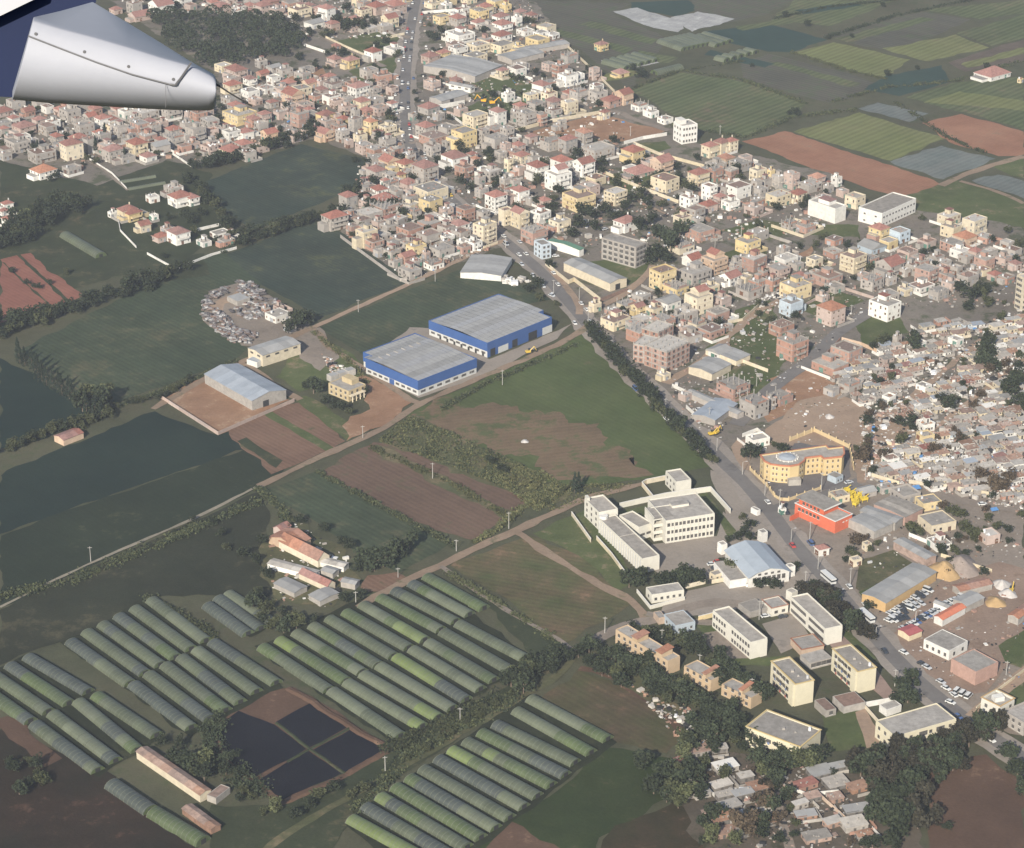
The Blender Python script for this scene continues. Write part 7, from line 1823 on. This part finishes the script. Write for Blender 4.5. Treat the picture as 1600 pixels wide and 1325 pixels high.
while d < TOT - 25:
    p, a = along(road_pts, d)
    up = d < 900
    for side in (1, -1):
        if rc_.random() < (.62 if up else .22):
            off = rc_.choice((2.1, 2.1, 5.6, 6.6)) if up else rc_.choice((2.1, 2.1, 6.5))
            q = p + Vector((-math.sin(a), math.cos(a), 0)) * off * side
            col = rc_.choices(list(CARC), (6, 4, 3, 1.2, 1.2, .4))[0]; van = rc_.random() < .16
            car(q, a + (math.pi if side > 0 else 0), col, '%s %s %s the main road' % (col, 'van' if van else 'car', 'driving along' if off < 3 else 'parked beside'), 'vehicles on the main road', van)
    d += rc_.uniform(9, 20)
for x, y, deg, col, lk in ((1112, 884, 15, 'white', 'car in the school yard by the sports hall'), (1118, 890, 15, 'dark', 'car in the school yard by the sports hall'), (1122, 880, 15, 'red', 'car in the school yard by the sports hall'), (1196, 965, 20, 'white', 'car at the small yard house'), (1223, 966, 20, 'dark', 'car at the small yard house'),
                           (1275, 776, 25, 'white', 'car in the lane by the college wall'), (1326, 756, 25, 'silver', 'car in the lane by the college wall'), (1416, 850, -20, 'white', 'car in the cream villa drive'), (1508, 918, 15, 'white', 'car on the brown yard by the sand'), (1535, 790, 10, 'white', 'car on the earth lane by the settlement'),
                           (1093, 642, 20, 'white', 'car in the yard of the low blue grey shed'), (1105, 643, 20, 'silver', 'car in the yard of the low blue grey shed'), (862, 464, -50, 'silver', 'car on the verge near the timber yard'), (868, 402, 10, 'white', 'car by the green roofed shed'), (945, 360, 40, 'silver', 'car in the garden of the white tiled villa'),
                           (1412, 1022, -50, 'white', 'car at the car yard kerb'), (1440, 1040, -50, 'dark', 'car at the car yard kerb'), (1448, 1045, -50, 'silver', 'car at the car yard kerb'), (1470, 1068, -50, 'silver', 'car at the car yard kerb'), (1485, 1100, -40, 'white', 'car at the car yard kerb'), (1478, 1078, -50, 'white', 'car at the car yard kerb')):
    car(G(x, y), R_(deg), col, '%s %s' % (col, lk), 'parked cars')
for i in range(3): car(G(1495 + 9 * i, 1082 + 4 * i), R_(55), 'white', 'white van in the row beside the brick store', 'white vans by the brick store', True)
n = 0
for (x0, y0, x1, y1, k) in ((1412, 985, 1470, 952, 12), (1480, 945, 1518, 932, 7), (1392, 962, 1450, 925, 10), (1396, 968, 1440, 945, 6), (1388, 972, 1415, 968, 5)):
    for i in range(k):
        t = i / (k - 1); col = rc_.choices(list(CARC), (5, 5, 4, 1, .8, 0))[0]
        car(G(x0 + (x1 - x0) * t + rc_.uniform(-1, 1), y0 + (y1 - y0) * t + rc_.uniform(-1, 1)), R_(-50 + rc_.uniform(-12, 12)), col, '%s car in the packed car yard' % col, 'cars parked in the car yard', rc_.random() < .1)
# bus
def bus(p, ang, label):
    root = thing('bus', p, ang, label, 'bus')
    mb = MB(); mb.box(0, 0, 9.5, 2.45, .45, 1.5); mb.box(0, 0, 9.5, 2.45, 2.35, 2.95); mb.build('body', CARM['white'], root)
    mb = MB(); mb.box(0, 0, 9.3, 2.35, 1.5, 2.35); mb.build('window_band', GLASS, root)
    for x in (-3, 3):
        for y in (-1.1, 1.1):
            mb = MB(); mb.tube((x, y - .14, .48), (x, y + .14, .48), .48, .48, 10); mb.build('wheel', M_BLACK, root)
bus(G(1354, 968) + Vector((0, 0, LAYER[0])), R_(-66), 'white bus driving past the classrooms on the main road')
bus(G(1294, 908) + Vector((0, 0, LAYER[0])), R_(-66), 'white bus driving past the dark trees above the classrooms')
# scrapyard wrecks: only a few pixels each
WK = [paint('wreck_' + n_, c, .3, 1.5, .7, .2) for n_, c in (('pale', (.36, .35, .34)), ('grey', (.20, .195, .195)), ('rust', (.17, .12, .10)), ('mauve', (.19, .165, .165)), ('dark', (.10, .09, .09)))]
def wreck_mesh(k):
    rnd = random.Random(k); mb = MB()
    mb.box(0, 0, 4.0, 1.7, .15, .8, 0, 0, True)
    n0 = len(mb.v); mb.box(rnd.uniform(-.4, .1), 0, 2.0, 1.5, .8, rnd.uniform(1.1, 1.4), 1)
    for i in range(n0 + 4, n0 + 8): x, y, z = mb.v[i]; mb.v[i] = (x * .75 + rnd.uniform(-.1, .1), y * .8, z + rnd.uniform(-.15, .1))
    return mb.mesh('car_wreck', [WK[k % 5], WK[(k * 3 + 2) % 5]])
WM = [wreck_mesh(i) for i in range(10)]
k = 0
for poly, n in (([(314, 482), (322, 476), (345, 488), (370, 512), (402, 522), (385, 540), (368, 536), (340, 518), (320, 500)], 150), ([(318, 472), (330, 455), (358, 449), (356, 456), (335, 468), (325, 478)], 38),
                ([(370, 440), (388, 440), (432, 468), (430, 476), (395, 465), (375, 455)], 60), ([(355, 485), (378, 470), (430, 478), (425, 492), (395, 500), (362, 494)], 46)):
    xs = [p[0] for p in poly]; ys = [p[1] for p in poly]; c = 0
    while c < n:
        x, y = rc_.uniform(min(xs), max(xs)), rc_.uniform(min(ys), max(ys))
        if not in_poly(x, y, poly): continue
        c += 1
        o = link('car_wreck', rc_.choice(WM), None, None, G(x, y, .02 if rc_.random() < .7 else 1.1), rc_.random() * 6.28)
        tag(o, 'stripped car wreck heaped with many others in the scrapyard', 'car wreck', 'car wrecks heaped in the scrapyard')
flatblock('scrapyard_shed', (371, 479), (355, 471), (391, 473), 3, M_CONC, 'flat grey shed in the middle of the scrapyard', 'shed', M_METAL, 1, 0, 0, par=.05)
# diggers
DIG = paint('digger_orange', (.70, .36, .03), .1, 1, .5)
def digger(x, y, ang, label, m=None, s=.85):
    root = thing('digger', G(x, y, .1), ang, label, 'digger')
    mb = MB(); mb.box(0, .9 * s, 3.6 * s, .6 * s, 0, .9 * s); mb.box(0, -.9 * s, 3.6 * s, .6 * s, 0, .9 * s); mb.build('track', M_BLACK, root, 'stuff')
    mb = MB(); mb.box(-.4 * s, 0, 3.0 * s, 2.2 * s, .9 * s, 2.0 * s); mb.build('body', m or DIG, root)
    mb = MB(); mb.box(.6 * s, .5 * s, 1.3 * s, 1.0 * s, 2.0 * s, 3.0 * s); mb.build('cab', GLASS, root)
    mb = MB(); mb.tube((.9 * s, -.3 * s, 1.8 * s), (3.6 * s, -.3 * s, 4.2 * s), .28 * s, .2 * s, 6); mb.tube((3.6 * s, -.3 * s, 4.2 * s), (5.2 * s, -.3 * s, 1.2 * s), .22 * s, .16 * s, 6); mb.build('boom', m or DIG, root)
    mb = MB(); mb.box(5.2 * s, -.3 * s, .9 * s, 1.0 * s, .3 * s, 1.3 * s); mb.build('bucket', M_BLACK, root)
digger(755, 160, 2.9, 'orange digger on the green lot right of the avenue, its boom to the left', None, 1.2)
digger(770, 163, .2, 'orange digger on the green lot right of the avenue, its boom to the right', None, 1.2)
digger(1112, 680, .5, 'yellow digger on the earth verge of the main road, the left one', CARM['yellow'])
digger(1119, 678, .9, 'yellow digger on the earth verge of the main road, the right one', CARM['yellow'])
digger(826, 552, .4, 'yellow digger beside the long blue warehouse', CARM['yellow'])
digger(1580, 925, 1.2, 'yellow digger by the pale heaps at the right', CARM['yellow'])
# heaps of sand and gravel
def heap(x, y, wpx, hm, m, label, flat=1.0):
    r = wpx / scales(y)[0] / 2; rnd = random.Random(int(x))
    mb = MB(); n, R = 26, 7
    for j in range(R + 1):
        for i in range(n):
            t = 2 * math.pi * i / n; k = j / R
            rr = r * k * (1 + .12 * math.sin(3 * t + x) + .06 * math.sin(7 * t))
            z = hm * max(0, (1 - k ** 1.15)) * (1 + .25 * mnoise.noise(Vector((rr * math.cos(t) * .3, rr * math.sin(t) * .3, x))))
            mb.v.append((rr * math.cos(t), rr * math.sin(t) * flat, z))
    for j in range(R):
        for i in range(n):
            q = (i + 1) % n
            mb.f.append((j * n + i, (j + 1) * n + i, (j + 1) * n + q, j * n + q)); mb.m.append(0)
    o = mb.build('material_heap', m, None, None, G(x, y, .05)); tag(o, label, 'heap')
    for p_ in o.data.polygons: p_.use_smooth = True
SAND = paint('sand_yellow', (.40, .27, .135), .14, .4, .95); GRAV = paint('gravel_grey', (.27, .22, .19), .2, .5, .95); STONE = paint('stone_pale', (.46, .43, .40), .2, .6, .95)
heap(1475, 893, 52, 4.6, SAND, 'big yellow sand heap behind the grey depot', 1.3)
heap(1500, 885, 62, 5.0, GRAV, 'grey brown gravel heap behind the yellow sand heap', 1.3)
heap(1555, 942, 34, 2.6, SAND, 'yellow sand heap beside the wide orange roof', 1.2)
heap(1565, 915, 30, 3.0, STONE, 'pale stone heap left of the yellow digger', 1.2)
heap(1575, 928, 30, 2.6, STONE, 'pale stone heap right beside the yellow digger', 1.2)
heap(1357, 682, 22, 1.6, STONE, 'low pale spoil heap on the bare ground behind the college', 1.3)
heap(820, 690, 14, 1.0, STONE, 'pale stone pile in the triangular field', 1.2)
heap(445, 40, 10, 1, STONE, 'pale stone pile by the dark wood', 1.2)
heap(1296, 652, 16, 1.8, STONE, 'pale round spoil heap on the bare lot, left of the shacks', 1.2)
heap(500, 142, 26, 2.0, SAND, 'yellow sand heap by the peach house')
# yellow machinery yard and blue tarps
YP = paint('scaffold_yellow', (.62, .46, .05), .15, 1, .6)
for i, (x, y, a) in enumerate(((1322, 770, .4), (1331, 775, .5), (1340, 780, .4), (1326, 781, .3), (1336, 786, .5), (1346, 776, .6), (1350, 784, .4), (1337, 791, .9))):
    t = thing('yellow_hopper', G(x, y), a); tag(t, None, 'hopper', 'yellow hoppers in the machine yard'); queue_label(t, 'yellow steel hopper behind the orange building', G(x, y))
    mb = MB(); mb.prism([(-1.6, -1), (1.6, -1), (1.6, 1), (-1.6, 1)], 1.2, 2.4); mb.build('bin', YP, t)
    for k in (-1.3, 1.3):
        for j in (-.8, .8):
            mb = MB(); mb.tube((k, j, 0), (k, j, 1.2), .1, .1, 5); mb.build('leg', YP, t)
    mb = MB(); mb.tube((0, 0, 2.4), (2.6, .4, 3.4), .18, .18, 5); mb.build('chute', YP, t)
for i, (x, y, w, lb) in enumerate(((1430, 768, 16, 'bright blue tarp awning at the settlement lane'), (1553, 802, 12, 'small blue tarp on the earth lane'), (1400, 708, 10, 'dark blue tarp over a shack yard'))):
    s = w / scales(y)[0]; t = thing('tarp_awning', G(x, y), .3, lb, 'awning')
    mb = MB(); mb.quad((-s / 2, -s / 3, 1.9), (s / 2, -s / 3, 2.0), (s / 2, s / 3, 2.5), (-s / 2, s / 3, 2.4)); mb.quad((-s / 2, s / 3, 2.35), (s / 2, s / 3, 2.45), (s / 2, -s / 3, 1.95), (-s / 2, -s / 3, 1.85)); mb.build('sheet', M_BLUETARP, t)
    for k in (-.45, .45):
        for j in (-.3, .3):
            mb = MB(); mb.tube((k * s, j * s, 0), (k * s, j * s, 2.0), .06, .06, 5); mb.build('post', M_STEEL, t)
# ---- rubbish, rubble and yard clutter nobody could count
DEB = [M_WHITE, M_CONC, M_RUST, M_ROOFW, BRICK, M_BLACK, M_TANK, M_BLUETARP]
def debris(poly, n, smin, smax, seed, wts=(4, 6, 4, 5, 3, 4, 2, .3)):
    rnd = random.Random(seed); mb = MB(); xs = [p[0] for p in poly]; ys = [p[1] for p in poly]; c = 0
    while c < n:
        x, y = rnd.uniform(min(xs), max(xs)), rnd.uniform(min(ys), max(ys))
        if not in_poly(x, y, poly): continue
        c += 1
        p = G(x, y)
        if mnoise.noise(p * .06) < -.15 and rnd.random() < .7: continue
        s = rnd.uniform(smin, smax) * (1 if rnd.random() < .85 else 2.0)
        mb.box(p.x, p.y, s, s * rnd.uniform(.3, .9), 0, s * rnd.uniform(.2, .7), rnd.choices(range(8), wts)[0], rnd.random() * 3.14)
    mb.build('debris', DEB, None, 'stuff')
debris([(1340, 600), (1460, 540), (1600, 480), (1600, 800), (1480, 772), (1350, 750)], 5200, .5, 1.6, 1)
debris([(1060, 1180), (1130, 1170), (1310, 1205), (1370, 1325), (1140, 1325), (1065, 1240)], 900, .4, 1.3, 2, (1, 5, 4, 2, 2, 5, .5, .1))
debris([(0, 165), (330, 175), (420, 105), (630, 130), (630, 215), (500, 215), (350, 250), (110, 255), (0, 225)], 1700, .5, 2.0, 3)
debris([(180, 0), (640, 0), (632, 60), (480, 60)], 700, .6, 2.0, 4)
debris([(660, 0), (830, 0), (960, 160), (1000, 240), (1290, 300), (1290, 360), (900, 400), (700, 300), (580, 250), (660, 180)], 3300, .5, 1.9, 5)
debris([(560, 260), (700, 300), (780, 385), (640, 438), (540, 370)], 1500, .5, 1.6, 6)
debris([(950, 470), (1100, 400), (1440, 370), (1600, 385), (1600, 480), (1370, 480), (1090, 700), (1040, 600)], 2300, .4, 1.3, 7)
debris([(1170, 640), (1340, 570), (1420, 650), (1340, 740), (1200, 690)], 360, .3, .9, 8)
debris([(1340, 790), (1600, 800), (1600, 1080), (1450, 1050), (1350, 930)], 800, .3, 1.1, 9, (2, 6, 4, 3, 2, 5, 1, .2))
debris([(1180, 470), (1240, 440), (1250, 470), (1190, 490)], 260, .5, 1.5, 10, (8, 5, 0, 6, 0, 1, 3, 0))
debris([(742, 400), (790, 435), (830, 440), (800, 448), (750, 418)], 260, .6, 2.0, 11, (9, 3, 1, 5, 0, 1, 3, 0))
debris([(500, 548), (540, 575), (545, 590), (520, 590)], 120, .5, 1.4, 13)
debris([(985, 1070), (1080, 1110), (1110, 1170), (1060, 1160)], 320, .4, 1.4, 14)
debris([(412, 850), (470, 815), (550, 880), (520, 950), (430, 940)], 260, .4, 1.4, 15)
# people on the pavements are too small to be more than specks and are left to the clutter
# ================================================================ THE AIRCRAFT'S WING EDGE
def aircraft():
    D = 13.0
    def W3(x, y, d=0.0): return at_depth(x, y, D + d)
    o0 = W3(150, 90)
    root = thing('aircraft_fairing', o0, 0, 'white flap fairing of an aircraft with dark blue wing edge and a thin static wick', 'aircraft')
    wht = paint('aircraft_white', (.295, .305, .345), .03, 3, .55, 0, spec=.2)
    blu = paint('aircraft_blue', (.007, .014, .048), .04, 2, .6, 0, spec=.1)
    lite = paint('aircraft_grey', (.20, .205, .235), .02, 3, .4, 0)
    seam = paint('seam_dark', (.10, .10, .105), .1, 3, .6)
    # sections from root to tip: x, top silhouette y, crease y, belly y
    S = [(52, 27, 31, 155.5), (95, 17, 44, 161), (145, 3, 57, 165), (200, 36, 73, 168.5), (250, 66, 89, 171), (293, 93, 101, 172.5), (312, 104, 109, 173), (326, 111.5, 116, 172.8), (333, 115.5, 120, 171), (336.5, 120, 124, 167), (338, 127, 130, 161)]
    mb = MB(); rows = []
    for (x, yt, yc, yb) in S:
        lean = 1.0
        hgt = yb - yc
        # left end slants: lower points lie further left
        sl = lambda y: -((y - yc) / hgt) * 33 * max(0, 1 - (x - 52) / 95.0)
        dep = .62 * (yb - yt) / 163
        row = [W3(x, yt, dep * 1.05)] + [W3(x + sl(yc + a_ * hgt), yc + a_ * hgt, d_) for a_, d_ in ((-.03, .06), (.0, .02), (.03, .0), (.15, -.015), (.30, -.02), (.42, -.018), (.53, -.008), (.63, .012), (.72, .04), (.80, .078), (.87, .125), (.93, .18), (.97, .24), (1.0, .33))] + [W3(x + sl(yb), yb - 12, dep * 1.1), W3(x, yt + 20 if yt < 60 else yt + 6, dep * 1.3)]
        row_ = [W3(x, yt, dep * 1.05), W3(x + sl(yc) , yc - 3, .05), W3(x + sl(yc + 4), yc + 4, 0.0), W3(x + sl(yc + hgt * .3), yc + hgt * .3, -.02), W3(x + sl(yc + hgt * .55), yc + hgt * .55, -.01), W3(x + sl(yc + hgt * .74), yc + hgt * .74, .03),
               W3(x + sl(yc + hgt * .88), yc + hgt * .88, .11), W3(x + sl(yc + hgt * .97), yc + hgt * .97, .22), W3(x + sl(yb), yb, .36), W3(x + sl(yb), yb - 12, dep * 1.1), W3(x, yt + 20 if yt < 60 else yt + 6, dep * 1.3)]
        rows.append([p - o0 for p in row])
    k = len(rows[0])
    for r_ in rows: mb.v += [tuple(p) for p in r_]
    for i in range(len(rows) - 1):
        for j in range(k):
            q = (j + 1) % k
            mb.f.append((i * k + j, i * k + q, (i + 1) * k + q, (i + 1) * k + j)); mb.m.append(0)
    mb.f.append(tuple(range(k))[::-1]); mb.m.append(0)
    n = (len(rows) - 1) * k; mb.f.append(tuple(range(n, n + k))); mb.m.append(0)
    body = mb.build('fairing', wht, root)
    bv = body.modifiers.new('edge', 'BEVEL'); bv.width = .02; bv.segments = 2; bv.limit_method = 'ANGLE'; bv.angle_limit = R_(50)
    for p in body.data.polygons: p.use_smooth = True
    body.modifiers.new('wn', 'WEIGHTED_NORMAL')
    # panel seams lie on the skin
    def strip(name, pts, m, r, d=-.03):
        m2 = MB()
        for a, b in zip(pts[:-1], pts[1:]): m2.tube(W3(*a, d) - o0, W3(*b, d) - o0, r, r, 5)
        m2.build(name, m, root)
    strip('panel_seam', [(44, 56), (90, 74), (150, 97), (205, 116), (266, 132)], seam, .0042, -.032)
    strip('panel_seam', [(266, 132), (274, 133), (284, 120), (299, 98)], seam, .0058, -.032)
    strip('panel_seam', [(259, 132), (259, 168)], seam, .0014, -.024)
    for x, y in ((56, 53), (132, 81), (201, 104), (271, 124)):
        m2 = MB(); c = W3(x, y, -.018) - o0; m2.tube(c, c + (o0 - Vector((0, 0, CAM_H))).normalized() * -.006, .009, .008, 8); m2.build('screw', seam, root)
    strip('static_wick', [(337, 131), (360, 146), (394, 166)], M_BLACK, .0045, .05)
    # dark blue wing edge the fairing grows out of, and the pale skin above it
    m2 = MB()
    A = [(-60, 26), (0, 25), (62, -6), (150, -30), (150, 4), (54, 33), (45, 56), (20, 140), (20, 152), (-60, 148)]
    f = [W3(x, y, .95) - o0 for x, y in A]; b = [W3(x, y - 2, 1.35) - o0 for x, y in A]
    kk = len(A); m2.v = [tuple(p) for p in f + b]
    m2.f.append(tuple(range(kk))[::-1]); m2.f.append(tuple(range(kk, 2 * kk)))
    for i in range(kk): m2.f.append((i, (i + 1) % kk, kk + (i + 1) % kk, kk + i))
    m2.m = [0] * len(m2.f)
    m2.build('wing_edge', blu, root)
    m2 = MB()
    A = [(-80, -60), (80, -60), (62, -5), (0, 25), (-80, 62)]
    f = [W3(x, y, .82) - o0 for x, y in A]; b = [W3(x, y, .92) - o0 for x, y in A]
    kk = len(A); m2.v = [tuple(p) for p in f + b]
    m2.f.append(tuple(range(kk))[::-1]); m2.f.append(tuple(range(kk, 2 * kk)))
    for i in range(kk): m2.f.append((i, (i + 1) % kk, kk + (i + 1) % kk, kk + i))
    m2.m = [0] * len(m2.f)
    m2.build('wing_skin', lite, root)
aircraft()
write_labels()
# ================================================================ HAZE
hz = MB()
hz.box(0, 5000, 40400, 40400, -1.0, CAM_H + 6.0, 0, 0, True)
_hm, _ht, _hb = _nt('haze_air')
_ht.nodes.remove(_hb)
_hv = _ht.nodes.new('ShaderNodeVolumePrincipled')
_hv.inputs['Density'].default_value = HAZE_DENSITY
_hv.inputs['Color'].default_value = (*HAZE_COLOR, 1)
_hv.inputs['Anisotropy'].default_value = 0.0
_ht.links.new(_hv.outputs[0], [n for n in _ht.nodes if n.type == 'OUTPUT_MATERIAL'][0].inputs['Volume'])
hz.build('haze', _hm, kind='stuff')
